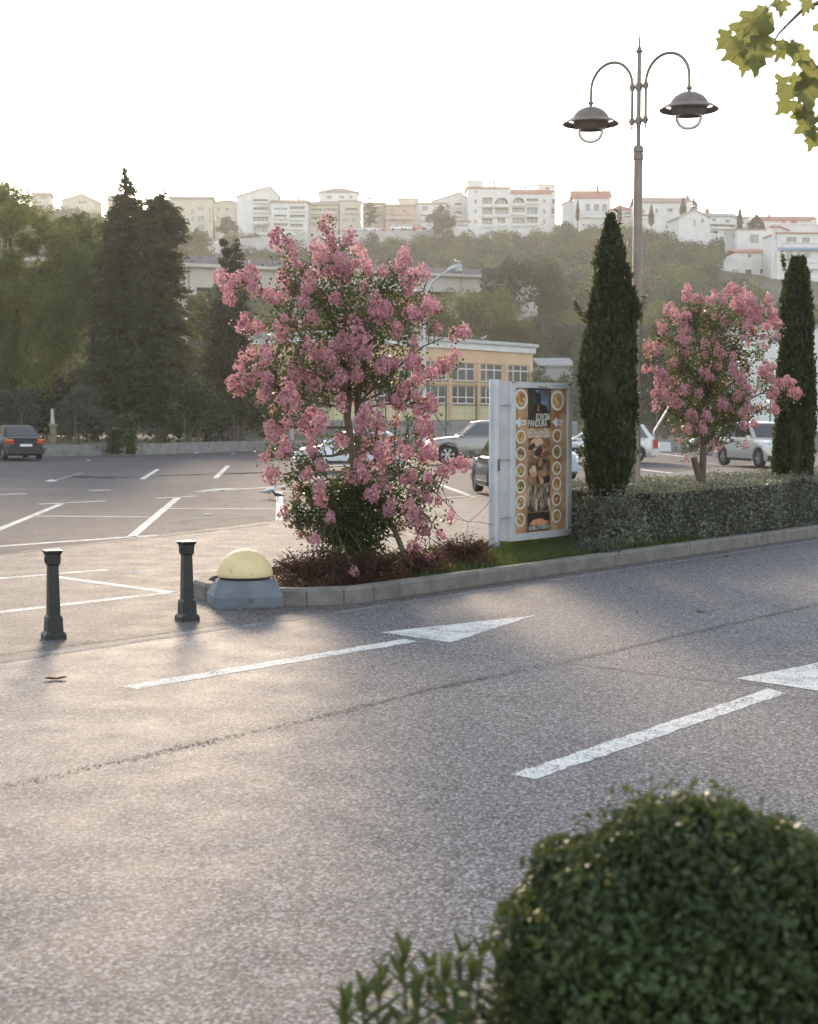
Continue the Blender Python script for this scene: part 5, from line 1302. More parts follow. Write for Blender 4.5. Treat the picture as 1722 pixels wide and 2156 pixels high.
for sg in (1, -1):
    zr, ze = zt_(262), zt_(178)
    pts = [ap(sg * .115, zr + (ze - zr) * i / 4) for i in range(5)]
    c_, rx, rz_ = .115 + .363, .363, zt_(122) - ze
    pts += [ap(sg * (c_ - rx * math.cos(t)), ze + rz_ * math.sin(t)) for t in np.linspace(.12, math.pi * .94, 22)]
    hz = zt_(214)
    pts += [ap(sg * .838, ze - .02), ap(sg * .84, hz + .10)]
    b = MB(); b.tube(pts, .024, 9); b.build('arm', m_lampm, lp, smooth=True)
    b = MB(); b.lathe([(.0, -.06), (.018, -.05), (.02, -.03), (.008, -.02), (.012, -.005), (.02, 0), (.02, .02)], 10, tuple(ap(sg * .115, zr))); b.build('drop_finial', m_lampm, lp, smooth=True)
    hc = ap(sg * .84, hz)
    hd_ = thing('lamp_head', None, None, hc); hd_.parent = lp
    b = MB(); b.lathe([(.024, .14), (.024, .11), (.045, .10), (.045, .08), (.025, .06), (.028, .03)], 12); b.build('neck', m_lampm, hd_, smooth=True)
    b = MB(); b.lathe([(.03, .035), (.12, .015), (.21, -.035), (.265, -.10), (.29, -.16), (.285, -.175), (.27, -.17)], 32); b.build('dome_cover', m_lampm, hd_, smooth=True)
    b = MB(); b.lathe([(.270, -.165), (.262, -.22), (.225, -.30), (.205, -.31)], 32); b.lathe([(.19, -.29), (.0, -.24)], 32); b.build('housing', m_lampm, hd_, smooth=True)
    b = MB(); b.lathe([(.345, -.165), (.43, -.225), (.425, -.235), (.34, -.178), (.345, -.165)], 40)
    for a in np.linspace(0, 2 * math.pi, 5)[:-1] + .5:
        ca, sa = math.cos(a), math.sin(a); b.tube([(.27 * ca, .27 * sa, -.165), (.35 * ca, .35 * sa, -.17)], .009, 5)
    b.build('brim', m_lampm, hd_, smooth=True)
    b = MB(); b.lathe([(.20 * math.cos(t) ** .8, -.31 - .20 * math.sin(t)) for t in np.linspace(0, 1.54, 10)], 28); b.build('glass_bowl', m_glass, hd_, smooth=True)

# ---- slender street light with a gull
YL = 74.0
s0 = Vector(((893 - 861) / FPX * YL, YL, 0))
st = thing('street_light', 'slender pale street light with curved arm and a gull on its head', 'street light', s0)
q = lambda u, v: P(u, v, YL) - s0
b = MB(); pts = [Vector((0, 0, 0)), q(893, 800), q(893.5, 640), q(898, 615), q(910, 594), q(928, 578), q(946, 569)]
b.tube(pts, [.13, .10, .065, .06, .055, .05, .045], 9); b.build('pole', m_galv, st, smooth=True)
b = MB(); b.tube([Vector((0, 0, 0)), Vector((0, 0, 1.9)), Vector((0, 0, 2.0))], [.17, .17, .11], 12); b.build('pole_base', m_galv, st, smooth=True)
b = MB(); a0, a1 = q(942, 570.5), q(974, 562)
b.tube([a0.lerp(a1, t) + Vector((0, 0, .05)) for t in (0, .2, .5, .85, 1)], [.05, .11, .17, .16, .05], 12); b.build('lamp_head', m_galv, st, smooth=True)
b = MB(); b.tube([a0.lerp(a1, t) + Vector((0, 0, -.08)) for t in (.45, .6, .85, .95)], [.05, .15, .15, .05], 12); b.build('lens', GLASS('lamp_lens', (.5, .5, .5), .1), st, smooth=True)

# ---- advertising sign on its post
sg0 = Vector((1.40, 20.6, 0)); ex = Vector((RX, RY, 0)); en = Vector((NX, NY, 0))
sgn = thing('advertising_sign', 'upright grey metal light box sign with a brown restaurant poster, on a round post', 'sign', (sg0.x, sg0.y, 0), math.atan2(ex.y, ex.x))
# local frame: x along the face, -y towards the road
SWd, Z0, Z1, TH = 1.50, .215, 2.415, .20
b = MB(); b.lathe([(.075, .0), (.075, 2.43), (.07, 2.44), (.0, 2.44)], 20, (-.30, .06, 0)); b.build('post', m_galv, sgn, smooth=True)
for z in (.55, 1.35, 2.1):
    b = MB(); b.tube([(-.24, .08, z), (.0, .08, z)], .022, 8); b.tube([(-.235, .08, z), (-.20, .08, z)], .035, 8); b.build('bolt', m_galv, sgn, smooth=True)
b = MB(); b.box(0, SWd, .03, TH, Z0, Z1); b.build('box', m_galv, sgn)
b = MB(); b.box(.0, .012, .022, .028, Z0 + .01, Z1 - .01); b.build('side_seam', m_dark, sgn)
fw = .095
fr = MB()
def bev(x0, x1, z0, z1): fr.box(x0, x1, -.012, .029, z0, z1)
bev(0, fw, Z0, Z1); bev(SWd - fw, SWd, Z0, Z1); bev(fw + .001, SWd - fw - .001, Z1 - fw * .85, Z1); bev(fw + .001, SWd - fw - .001, Z0, Z0 + fw)
fr.build('frame', M('frame_metal', (.60, .61, .62), (.50, .51, .52), 3, .4, .1, 60, metal=.2, wear=((.28, .15, .08), 5, .75)), sgn)
px0, px1, pz0, pz1 = fw, SWd - fw, Z0 + fw, Z1 - fw * .85
PW, PH = px1 - px0, pz1 - pz0
m_post = M('poster_brown', (.56, .36, .19), (.26, .12, .05), 3.2, .35, 0, None, spec=.5, detail=6, coat=.3)
b = MB(); b.quad((px0, .02, pz0), (px1, .02, pz0), (px1, .02, pz1), (px0, .02, pz1)); poster = b.build('poster', m_post, sgn)
# poster plan in the rectified sheet: x 0..1 left-right, y 0..1 top-down
X = lambda x: px0 + PW * x
Z = lambda y: pz1 - PH * y
def flat(name, poly, mat, d=.018, parent=None):
    b = MB(); b.add([(X(x), d, Z(y)) for x, y in poly], [tuple(range(len(poly)))])
    o = b.build(name, mat, parent or poster)
    if o.data.polygons[0].normal.y > 0: o.data.flip_normals()
    return o
def picture(name, x0, x1, y0, y1, c, c2, sc, d=.0185): return flat(name, [(x0, y0), (x1, y0), (x1, y1), (x0, y1)], M(name + '_print', c, c2, sc, .35, 0, None, detail=3, coat=.3), d)
CX0, CX1 = .255, .685
picture('night_picture', CX0, CX1, .0, .275, (.05, .04, .03), (.025, .02, .015), 4)
picture('night_sky', .40, .66, .012, .17, (.22, .30, .40), (.05, .06, .08), 5, .0180)
flat('figure_shadow', [(.40, .03), (.47, .03), (.50, .055), (.50, .09), (.47, .10), (.52, .11), (.60, .12), (.63, .17), (.64, .2), (.36, .2), (.37, .12), (.41, .09), (.39, .06)], PLAIN('print_black', (.018, .016, .012), .4), .0175)
picture('warm_highlight', .43, .465, .115, .16, (.40, .20, .09), (.15, .07, .03), 12, .0172)
picture('meat_picture', CX0, CX1, .345, .485, (.40, .22, .12), (.06, .035, .025), 6)
picture('grill_picture', CX0, CX1, .488, .67, (.36, .21, .12), (.03, .02, .015), 5)
picture('glasses_picture', CX0, CX1, .673, .86, (.30, .22, .14), (.04, .03, .02), 7)
picture('fish_picture', CX0, CX1, .863, .995, (.06, .045, .035), (.03, .022, .018), 3)
flat('fish', [(.29, .945), (.36, .915), (.50, .905), (.60, .925), (.66, .93), (.64, .95), (.55, .957), (.40, .955)], M('fish_print', (.72, .34, .18), (.34, .13, .07), 8, .4), .0175)
picture('fish_tray', .28, .67, .955, .985, (.40, .40, .38), (.12, .12, .11), 8, .0172)
def bits(name, n, x0, x1, y0, y1, w_, h_, cols, tilt=.3):
    ms = [PLAIN(name + '_print', c, .4) for c in cols]
    b = MB()
    for i in range(n):
        cx, cy = random.uniform(x0, x1), random.uniform(y0, y1); a = random.uniform(-tilt, tilt); ww, hh = w_ * random.uniform(.5, 1.2), h_ * random.uniform(.5, 1.2)
        cx = min(max(cx, x0 + ww), x1 - ww); cy = min(max(cy, y0 + hh), y1 - hh); q = []
        for t in np.linspace(0, 6.283, 8)[:-1]:
            dx, dy = ww * math.cos(t), hh * math.sin(t); q.append((X(cx + dx), .0180 - i * .00003, Z(cy + dy * math.cos(a) + dx * math.sin(a))))
        b.add(q[::-1], [tuple(range(7))], random.randrange(len(ms)))
    o_ = b.build(name, ms, poster); o_['kind'] = 'stuff'
bits('meat_shapes', 12, CX0, CX1, .345, .485, .09, .028, [(.50, .22, .10), (.16, .08, .05), (.62, .40, .26), (.30, .12, .06), (.05, .03, .025)])
bits('grill_shapes', 14, CX0, CX1, .488, .67, .07, .03, [(.52, .28, .15), (.10, .06, .04), (.60, .45, .32), (.03, .02, .02), (.36, .18, .09)])
bits('glass_shapes', 16, CX0, CX1, .673, .86, .018, .045, [(.50, .44, .36), (.16, .11, .07), (.03, .02, .02), (.40, .30, .18)], .1)
m_rim = PLAIN('print_white', (.66, .65, .62), .4)
foods = [M('food_print', c, c2, 16, .4, detail=3) for c, c2 in [((.55, .30, .10), (.30, .12, .03)), ((.50, .20, .10), (.16, .05, .03)), ((.58, .38, .12), (.25, .12, .03)), ((.42, .28, .09), (.05, .05, .02)), ((.55, .36, .18), (.34, .18, .07))]]
def plate(cx, cy, rx, ry, fm):
    n = 22
    o_ = [(cx + rx * math.cos(t), cy + ry * math.sin(t)) for t in np.linspace(0, 2 * math.pi, n + 1)[:-1]]
    i_ = [(cx + rx * .74 * math.cos(t) * (1 + .06 * math.sin(3 * t + cx * 20)), cy + ry * .76 * math.sin(t)) for t in np.linspace(0, 2 * math.pi, n + 1)[:-1]]
    b = MB(); b.add([(X(x), .0178, Z(y)) for x, y in o_[::-1]], [tuple(range(n))], 0); b.add([(X(x), .0174, Z(y)) for x, y in i_[::-1]], [tuple(range(n))], 1)
    ms_ = [m_rim, fm] + [PLAIN('garnish_print', c, .4) for c in ((.62, .42, .16), (.30, .10, .05), (.10, .14, .04))]
    for i in range(7):
        a, r_ = random.uniform(0, 6.28), random.uniform(0, .5); gx_, gy_ = cx + rx * r_ * math.cos(a), cy + ry * r_ * math.sin(a); k_ = random.uniform(.14, .3)
        b.add([(X(gx_ + rx * k_ * math.cos(t)), .0172 - i * .00002, Z(gy_ + ry * k_ * .8 * math.sin(t))) for t in np.linspace(6.283, 0, 7)[:-1]], [tuple(range(6))], 2 + random.randrange(3))
    b.build('plate_of_food', ms_, poster)
for i, y in enumerate((.335, .45, .565, .675, .785, .905)):
    plate(.125, y, .092, .048, foods[i % 5]); plate(.81, y - .004, .092, .048, foods[(i + 2) % 5])
plate(.125, .078, .125, .072, foods[0]); plate(.815, .083, .13, .072, foods[4])
FONT = bpy.data.fonts[0] if bpy.data.fonts else None
def text(s, x, y, h, w_, mat, name='lettering', d=.0168, bold=.0):
    cu = bpy.data.curves.new('txt', 'FONT'); cu.body = s; cu.align_x = 'LEFT'; cu.offset = bold
    t = bpy.data.objects.new('txt', cu); COL.objects.link(t)
    me = bpy.data.meshes.new_from_object(t.evaluated_get(bpy.context.evaluated_depsgraph_get()))
    bpy.data.objects.remove(t); bpy.data.curves.remove(cu)
    co = np.zeros(len(me.vertices) * 3, np.float32); me.vertices.foreach_get('co', co); co = co.reshape(-1, 3)
    mn, mxx = co.min(0), co.max(0); q = (co - mn) / np.maximum(mxx - mn, 1e-6)
    co = np.stack([X(x) + q[:, 0] * w_ * PW, np.full(len(q), d), Z(y) + q[:, 1] * h * PH], 1)
    me.vertices.foreach_set('co', co.astype(np.float32).ravel()); me.materials.clear(); me.materials.append(mat); me.name = name; me.update()
    return link(name, me, poster)
m_let = PLAIN('print_cream', (.72, .68, .58), .4)
text('KONOBA', .405, .222, .048, .27, m_let, bold=.01); text('PANDURA', .265, .268, .048, .35, m_let, bold=.01)
for sx_, sy_ in ((.33, .285), (.585, .285)):                       # swash tails under the lettering
    b = MB(); b.tube([(X(sx_ + .03 * math.cos(t) * (1 - t / 9)), .0166, Z(sy_ + .010 * math.sin(t) * (1 - t / 9))) for t in np.linspace(0, 5.2, 12)], .005, 4); b.build('swash', m_let, poster)
text('GRILL - FISH - PIZZA - PASTA', CX0, .317, .021, .425, m_rim, bold=.025); text('SALAT - SNACK - DESERTI', CX0, .343, .021, .425, m_rim, bold=.025)
m_print_b = PLAIN('print_dark', (.03, .028, .025), .4)
for ax_ in (.015, .71):
    flat('arrow', [(ax_, .235), (ax_ + .10, .20), (ax_ + .10, .22), (ax_ + .20, .22), (ax_ + .20, .256), (ax_ + .10, .256), (ax_ + .10, .275)], m_rim, .0176)
    text('15m', ax_ + .108, .25, .026, .07, m_print_b, 'arrow_lettering', bold=.01)
b = MB(); b.tube([(1.02 + i * .0125, -.0135, Z1 - .04 + .012 * math.sin(i * 2.1) * (1 if i % 3 else .3)) for i in range(26)], .0022, 4); b.build('scribble', PLAIN('blue_ink', (.10, .12, .30), .6), sgn)
b = MB(); b.box(.62, .86, -.0135, -.0125, Z1 - fw * .85 + .008, Z1 - fw * .85 + .024); b.box(.0, .09, -.0135, -.0125, Z1 - .02, Z1 - .004); b.box(1.40, 1.47, -.0135, -.0125, Z1 - .03, Z1 - .008); b.build('rust_streak', M('rust', (.30, .13, .05), (.16, .06, .025), 30, .9), sgn)
b = MB(); b.tube([(-.305, -.017, 1.36), (-.305, -.0175, 1.20)], .02, 6); b.build('rust_patch', M('rust_dull', (.22, .15, .10), (.14, .09, .06), 30, .9), sgn)

# ---- low wall with fence, left and middle
W0, W1, W2, W3 = G(-330, 967.5), G(95, 960), G(320, 956), G(640, 945)
lw = wall_between('low_wall', [(W0, .5), (W1, .52), (G(215, 958), .52)], .35, m_conc, 'stained low concrete wall behind the black saloon car')
lw2 = wall_between('low_wall', [(G(300, 956.6), .52), (W2, .53), (W3, .55), (G(730, 942), .55)], .35, m_conc, 'stained low concrete wall running from the ivy gap to the pink tree')
lw3 = wall_between('low_wall', [(G(217, 958), .40), (G(298, 956.7), .40)], .35, m_conc, 'lower stretch of concrete wall overgrown by ivy')
wl = [(W0, W1), (W1, W2), (W2, W3)]
fn = thing('wire_fence', 'thin green post and wire fence standing on the low concrete wall', 'fence', (W1.x, W1.y, 0))
fo = Vector((W1.x, W1.y, 0))
for u in (-90, 45, 158, 275, 388, 492, 600):
    v_ = np.interp(u, [-330, 95, 320, 640], [967.5, 960, 956, 945]); g0 = G(u, v_); g0 += Vector((0, .18, 0))
    b = MB(); b.tube([g0 - fo + Vector((0, 0, .4)), g0 - fo + Vector((0, 0, 2.0))], .03, 6); b.build('post', m_green, fn)
b = MB()
for z in (.7, 1.0, 1.3, 1.6, 1.95):
    b.tube([W0 - fo + Vector((0, .18, z)), Vector((0, .18, z)), W2 - fo + Vector((0, .18, z)), W3 - fo + Vector((0, .18, z))], .006, 4)
b.build('wires', m_green, fn)
sheet('garden', [(-90, 76), (-30, 70), (-8, 92), (8, 116), (8, 150), (-90, 150)], .25, M('garden_grass', (.11, .10, .04), (.06, .065, .025), .8, .95, .5, 6), 'dry garden grass behind the low wall')
gp = G(97, 957) + Vector((0, 1.6, 0))
pp_ = thing('gatepost', 'stone gatepost with pale upright slab on top, left of the spiky bush', 'gatepost', gp)
b = MB(); b.box(-.14, .14, -.14, .14, 0, 1.42); b.build('pillar', M('ochre_stone', (.24, .20, .12), (.16, .13, .08), 3, .9, .4, 14), pp_)
b = MB(); b.box(-.18, .18, -.18, .18, 1.42, 1.52); b.build('cap', m_conc, pp_)
b = MB(); b.loft([[(-.12, -.08, 1.52), (.06, -.08, 1.52), (.06, .08, 1.52), (-.12, .08, 1.52)], [(-.10, -.05, 2.30), (.02, -.05, 2.30), (.02, .05, 2.30), (-.10, .05, 2.30)]]); b.build('slab', w_grey, pp_)
def ivy(label, u, v0, v1, Y, n, wpx):
    b0 = P(u, v1, Y); k = Y / FPX
    r = thing('ivy', label, 'climbing plant', b0)
    H = (v1 - v0) * k
    C = np.stack([rng.normal(0, 1, n) * wpx * k * .4, rng.normal(0, .12, n) - .1, rng.uniform(0, 1, n) * H], 1)
    np_obj('leaves', leaves(C, .16, .7), l_ivy, r)
    b = MB(); b.tube([(0, 0, 0), (.05, .05, H * .5), (-.04, 0, H)], .02, 5); b.build('stem', m_bark, r)
Yw = 74
ivy('ivy spilling down the low wall at the gap, left clump', 242, 905, 955, Yw - .5, 900, 18)
ivy('ivy hanging over the low wall, right clump', 276, 905, 955, Yw - .4, 700, 12)
ivy('climbing plant with bright leaves on the fence wire above the gap', 266, 872, 920, Yw + .4, 700, 22)
ob = thing('outbuilding', 'low grey outbuilding with darker box seen under the round trees', 'shed', P(500, 932, 104))
oo = Vector(ob.location); b = MB()
A0, A1 = P(437, 934, 104), P(610, 930, 104)
b.box(A0.x - oo.x, A1.x - oo.x, 0, 4, -1, P(500, 898, 104).z - oo.z); b.build('wall', w_grey, ob)
b = MB(); b.box(A0.x - oo.x - .1, P(458, 930, 104).x - oo.x, -1.2, -.01, -1, P(500, 903, 104).z - oo.z); b.build('dark_box', m_plinth, ob)
b = MB(); b.box(A0.x - oo.x - .2, A1.x - oo.x + .2, -.2, 4.2, P(500, 898, 104).z - oo.z + .003, P(500, 895, 104).z - oo.z); b.build('roof', r_grey, ob)

# ---- fences, gate and wall in front of the school
YF = 88.0
def fence(label, us, Y, vtop, vbot, braces=(), mesh=True, z0=0.0):
    r = thing('mesh_fence', label, 'fence', Vector(((us[0] - 861) / FPX * Y, Y, 0))); o = Vector(r.location)
    x0, x1 = (us[0] - 861) / FPX * Y - o.x, (us[-1] - 861) / FPX * Y - o.x; zt = P(us[0], vtop, Y).z
    for u in us:
        x = (u - 861) / FPX * Y - o.x
        b = MB(); b.tube([(x, 0, z0), (x, 0, zt)], .045, 7); b.build('post', m_green, r)
    for (ua, va, ub, vb2) in braces:
        pa, pb = P(ua, va, Y) - o, P(ub, vb2, Y) - o
        b = MB(); b.tube([pa, pb], .035, 6); b.build('brace', m_green, r)
    if mesh:
        b = MB(); n = int((x1 - x0) / .5)
        for i in range(n + 1):
            x = x0 + (x1 - x0) * i / n; b.tube([(x, 0, z0 + .1), (x, 0, zt)], .004, 3, caps=False)
        for j in range(int((zt - z0) / .5) + 1):
            b.tube([(x0, 0, z0 + .1 + .5 * j), (x1, 0, z0 + .1 + .5 * j)], .004, 3, caps=False)
        b.build('wire_mesh', m_green, r)
    return r
fence('tall green mesh fence before the school, with a slanting brace', [759, 812, 870, 938.6, 1002, 1066, 1130, 1195], 90, 812, 928, [(897, 842, 936, 905)])
fence('dark green mesh fence behind the silver cars on the right', [1230, 1300, 1382, 1443, 1488, 1553, 1620, 1690], 84, 812, 930, z0=.5)
wall_between('low_wall', [(Vector(((1200 - 861) / FPX * 83.6, 83.6, 0)), .6), (Vector(((1560 - 861) / FPX * 83.6, 83.6, 0)), .6), (Vector(((1760 - 861) / FPX * 83.6, 83.6, 0)), .6)], .3, m_conc, 'low concrete wall under the fence behind the silver cars')
wall_between('school_yard_wall', [(Vector((P(740, 900, 108).x, 108, 0)), P(740, 887, 108).z), (Vector((P(1215, 900, 108).x, 108, 0)), P(740, 887, 108).z)], .3, m_plinth, 'long grey concrete wall below the yellow school wall')
ga = thing('gate', 'open green metal gate frame left of the grey pillar', 'gate', Vector((P(812, 935, 86).x, 86, 0))); o = Vector(ga.location)
gx = P(855, 900, 86).x - o.x; gz = P(830, 881, 86).z
b = MB(); b.tube([(0, 0, .1), (0, 0, gz), (gx, 0, gz), (gx, 0, .1), (0, 0, .1)], .03, 6); b.tube([(gx * .5, 0, .1), (gx * .5, 0, gz)], .025, 6); b.build('gate_frame', m_green, ga)
b = MB(); b.box(gx - .02, gx + .22, -.1, .12, 0, gz + .08); b.build('gate_post', m_green, ga)
pi = thing('wall_pillar', 'grey concrete pillar between the green gate and the standing person', 'pillar', Vector((P(868, 935, 86).x, 86, 0)))
b = MB(); b.box(-.19, .19, -.2, .2, 0, P(868, 884, 86).z); b.build('shaft', m_plinth, pi); b = MB(); b.box(-.22, .22, -.23, .23, P(868, 884, 86).z + .001, P(868, 884, 86).z + .08); b.build('cap', m_conc, pi)
dp = thing('slanting_pole', 'pale slanting pole leaning against the fence behind the small flowering tree', 'pole', Vector((P(1374, 918, 80).x, 80, 0))); o = Vector(dp.location)
b = MB(); b.tube([Vector((0, 0, 0)), P(1376, 910, 80) - o, P(1422, 835, 80) - o], .055, 7); b.build('rod', m_galv, dp)
wb = thing('white_block', 'small white block standing at the foot of the wall beside the silver minivan', 'block', Vector((P(1399, 931, 82).x, 82, 0)))
b = MB(); b.loft([[(-.35, -.2, 0), (.35, -.2, 0), (.35, .2, 0), (-.35, .2, 0)], [(-.30, -.16, .5), (.30, -.16, .5), (.30, .16, .5), (-.30, .16, .5)]]); b.build('block_body', w_white, wb)
# ================================================================== VEHICLES, PERSON, BIRDS
m_tyre = PLAIN('tyre_rubber', (.012, .012, .012), .8)
m_rimm = PLAIN('alloy', (.55, .56, .57), .3, .8)
m_carg = GLASS('car_glass', (.02, .025, .028), .03)
m_trim = PLAIN('black_trim', (.015, .015, .015), .5)
m_hl = GLASS('headlight_glass', (.55, .57, .6), .08)
m_tl = GLASS('tail_light_red', (.42, .02, .015), .1)
m_amber = GLASS('amber_light', (.75, .25, .03), .1)
m_plate = PLAIN('plate_white', (.70, .71, .73), .45)
m_chrome = PLAIN('chrome', (.6, .6, .6), .15, 1)
def car(label, style, paint, loc, head, L, Wd, H, cat='car', name='parked_car', group='cars in the car park', rw=.32, plate='rear', wheelpos=None):
    r = thing(name, label, cat, loc, head, group)
    w2 = Wd / 2
    S = {   # body top line and cabin as fractions of length (0 rear, 1 front) and of height
        'saloon': dict(top=[(0, .50), (.01, .60), (.05, .655), (.22, .665), (.30, .655), (.66, .64), (.80, .61), (.93, .56), (.985, .48), (1, .42)], cab=(.13, .30, .55, .74), belt=.65),
        'hatch': dict(top=[(0, .48), (.015, .60), (.04, .66), (.66, .645), (.80, .61), (.94, .54), (.985, .46), (1, .40)], cab=(.03, .14, .53, .76), belt=.655),
        'suv': dict(top=[(0, .46), (.012, .58), (.03, .64), (.68, .63), (.80, .615), (.94, .56), (.985, .48), (1, .42)], cab=(.02, .09, .56, .73), belt=.635),
        'mpv': dict(top=[(0, .45), (.02, .55), (.05, .62), (.72, .60), (.85, .55), (.95, .49), (1, .38)], cab=(.03, .14, .58, .84), belt=.61),
        'van': dict(top=[(0, .5), (.005, .56), (.02, .58), (.80, .58), (.90, .50), (.98, .42), (1, .36)], cab=(.005, .02, .72, .90), belt=.575)}[style]
    tx = [q[0] for q in S['top']]; tz = [q[1] * H for q in S['top']]
    wx = wheelpos or (.20, .815); wr = rw; gap = .045; cl = .20 * (1.25 if style in ('suv', 'van') else 1)
    xs = sorted(set(list(np.linspace(0, 1, 33)) + [w_ + s * t for w_ in wx for s in (-1, 1) for t in np.array([0, .25, .5, .75, .9, .98, 1.0]) * (wr + gap) / L]))
    rings = []
    for s in xs:
        x = (s - .5) * L
        zb = cl + (.10 if s < .03 or s > .97 else 0)
        for w_ in wx:
            d = abs((s - w_) * L)
            if d < wr + gap: zb = max(zb, wr + math.sqrt((wr + gap) ** 2 - d * d) * .98)
        zt = max(np.interp(s, tx, tz), zb + .03)
        e = abs(s - .5) * 2; ww = w2 * (1 - .13 * e ** 7 - .03 * e ** 2)
        zm = zb + (zt - zb) * .45
        half = [(ww * .96, zb), (ww * .995, zb + (zt - zb) * .12), (ww, zm), (ww * .985, zb + (zt - zb) * .78), (ww * .955, zt - .035), (ww * .86, zt), (ww * .45, zt + .018)]
        rings.append([(x, y, z) for y, z in half] + [(x, -y, z) for y, z in half[::-1]])
    b = MB(); b.loft(rings, True, True); b.build('body', paint, r, smooth=True, angle=35)
    c0, c1, c2, c3 = S['cab']; zb_ = S['belt'] * H - .03
    X_ = lambda s: (s - .5) * L
    yb, yt = w2 * .90, w2 * .70
    prof = [(c0, 0, .0), (c0 + (c1 - c0) * .5, .53, .53), (c0 + (c1 - c0) * .88, .90, .88), (c1 + (c2 - c1) * .12, .975, .95), ((c1 + c2) / 2, 1.0, 1), (c1 + (c2 - c1) * .88, .985, .96), (c2 + (c3 - c2) * .12, .91, .9), (c2 + (c3 - c2) * .5, .55, .53), (c3, 0, .0)]
    rg = []
    for s, q, _ in prof:
        z = zb_ + (H - zb_) * q; y = yb + (yt - yb) * q
        base = [(X_(s), yb * (1 if .05 < q else .96), zb_ - .02), (X_(s), y, max(z - .035, zb_ - .015)), (X_(s), y * .90, z), (X_(s), y * .4, z + .012)]
        rg.append(base + [(x, -y_, z_) for x, y_, z_ in base[::-1]])
    b = MB(); b.loft(rg, True, True); b.build('cabin', paint, r, smooth=True, angle=35)
    # glazing: panels set just proud of the cabin
    def side_pt(s, q, sg, off=.012):
        z = zb_ + (H - zb_) * q; y = yb + (yt - yb) * q + off
        return (X_(s), sg * y, z)
    lo, hi = .10, .84
    xl = lambda q: c0 + (c1 - c0) * q + .012; xr = lambda q: c3 - (c3 - c2) * q - .022
    mids = [c1 + (c2 - c1) * f for f in ((.50,) if style in ('saloon',) else (.20, .60))]
    for sg in (1, -1):
        edges_lo = [xl(lo) + .03] + mids + [xr(lo)]; edges_hi = [xl(hi) + .02] + mids + [xr(hi)]
        for i in range(len(edges_lo) - 1):
            a0_, a1_ = edges_lo[i] + .008, edges_lo[i + 1] - .008; b0_, b1_ = edges_hi[i] + .008, edges_hi[i + 1] - .008
            if style == 'van' and i < 2: continue
            b = MB(); q = [side_pt(a0_, lo, sg), side_pt(a1_, lo, sg), side_pt(b1_, hi, sg), side_pt(b0_, hi, sg)]
            b.add(q if sg < 0 else q[::-1], [(0, 1, 2, 3)]); b.build('side_window', m_carg, r)
        b = MB(); x_ = c3 - .035
        b.tube([(X_(x_), sg * w2 * .9, zb_ + .06), (X_(x_), sg * (w2 + .06), zb_ + .08)], .02, 5)
        b.loft([[(X_(x_) + dx, sg * (w2 + yy), zb_ + zz) for yy, zz in ((.0, .03), (.17, .04), (.16, .15), (.01, .14))] for dx in (-.04, .05)], True, True)
        b.build('wing_mirror', paint if style != 'saloon' else m_trim, r)
        b = MB()
        for f in mids: b.box(X_(f) - .20, X_(f) - .06, sg * w2 * .985 - .012, sg * w2 * .985 + .012, zb_ - .14, zb_ - .11)
        b.build('door_handle', m_chrome if style == 'suv' else m_trim, r)
        b = MB(); b.box(X_(wx[0]) + wr + .12, X_(wx[1]) - wr - .12, sg * (w2 - .02) - .025, sg * (w2 - .02) + .025, .24, .34); b.build('sill', m_trim, r)
    fp = lambda s0, s1, q: s0 + (s1 - s0) * q
    for nm, s0, s1, dx in (('windscreen', c3, c2, .012), ('rear_window', c0, c1, -.012)):
        if style == 'van' and nm == 'rear_window': continue
        b = MB(); n = 5; rg = []
        for q in np.linspace(.10, .86, 4):
            z = zb_ + (H - zb_) * q; y = (yb + (yt - yb) * q) * .88
            qq = np.interp(q, [0, .53, .9, 1], [0, .5, .88, 1.0])
            rg.append([(X_(fp(s0, s1, qq)) + dx + (.02 * (1 - (t / 1.0) ** 2) * (1 if dx > 0 else -1)), y * t, z + .012) for t in np.linspace(-1, 1, n)])
        b.loft(rg, False, False); b.build(nm, m_carg, r, smooth=True, angle=80)
    # lights, bumpers, plates, grille
    for sg in (1, -1):
        zl = np.interp(.955, tx, tz) - .07
        b = MB(); b.loft([[(X_(.925), sg * w2 * .90, zl - .04), (X_(.925), sg * w2 * .965, zl - .04), (X_(.925), sg * w2 * .955, zl + .05), (X_(.925), sg * w2 * .88, zl + .07)], [(X_(.987), sg * w2 * .58, zl - .09), (X_(.987), sg * w2 * .88, zl - .09), (X_(.98), sg * w2 * .88, zl - .0), (X_(.98), sg * w2 * .58, zl - .0)]], True, True)
        b.build('headlight', m_hl, r)
        zr = np.interp(.03, tx, tz) - .12
        if style in ('suv', 'mpv', 'hatch', 'van'):
            b = MB(); b.loft([[(X_(-.004), sg * w2 * .70, z), (X_(-.004), sg * w2 * .86, z), (X_(.04), sg * w2 * .975, z), (X_(.05), sg * w2 * .6, z)] for z in (zr - .22, zr + .16)], True, True); b.build('tail_light', m_tl, r)
        else:
            b = MB(); b.loft([[(X_(-.003), sg * w2 * .56, z), (X_(-.003), sg * w2 * .84, z), (X_(.03), sg * w2 * .975, z), (X_(.05), sg * w2 * .5, z)] for z in (zr - .10, zr + .03)], True, True); b.build('tail_light', m_tl, r)
            b = MB(); b.loft([[(X_(-.004), sg * w2 * .68, z), (X_(-.004), sg * w2 * .85, z), (X_(.035), sg * w2 * .98, z), (X_(.05), sg * w2 * .5, z)] for z in (zr + .031, zr + .09)], True, True); b.build('indicator_light', m_amber, r)
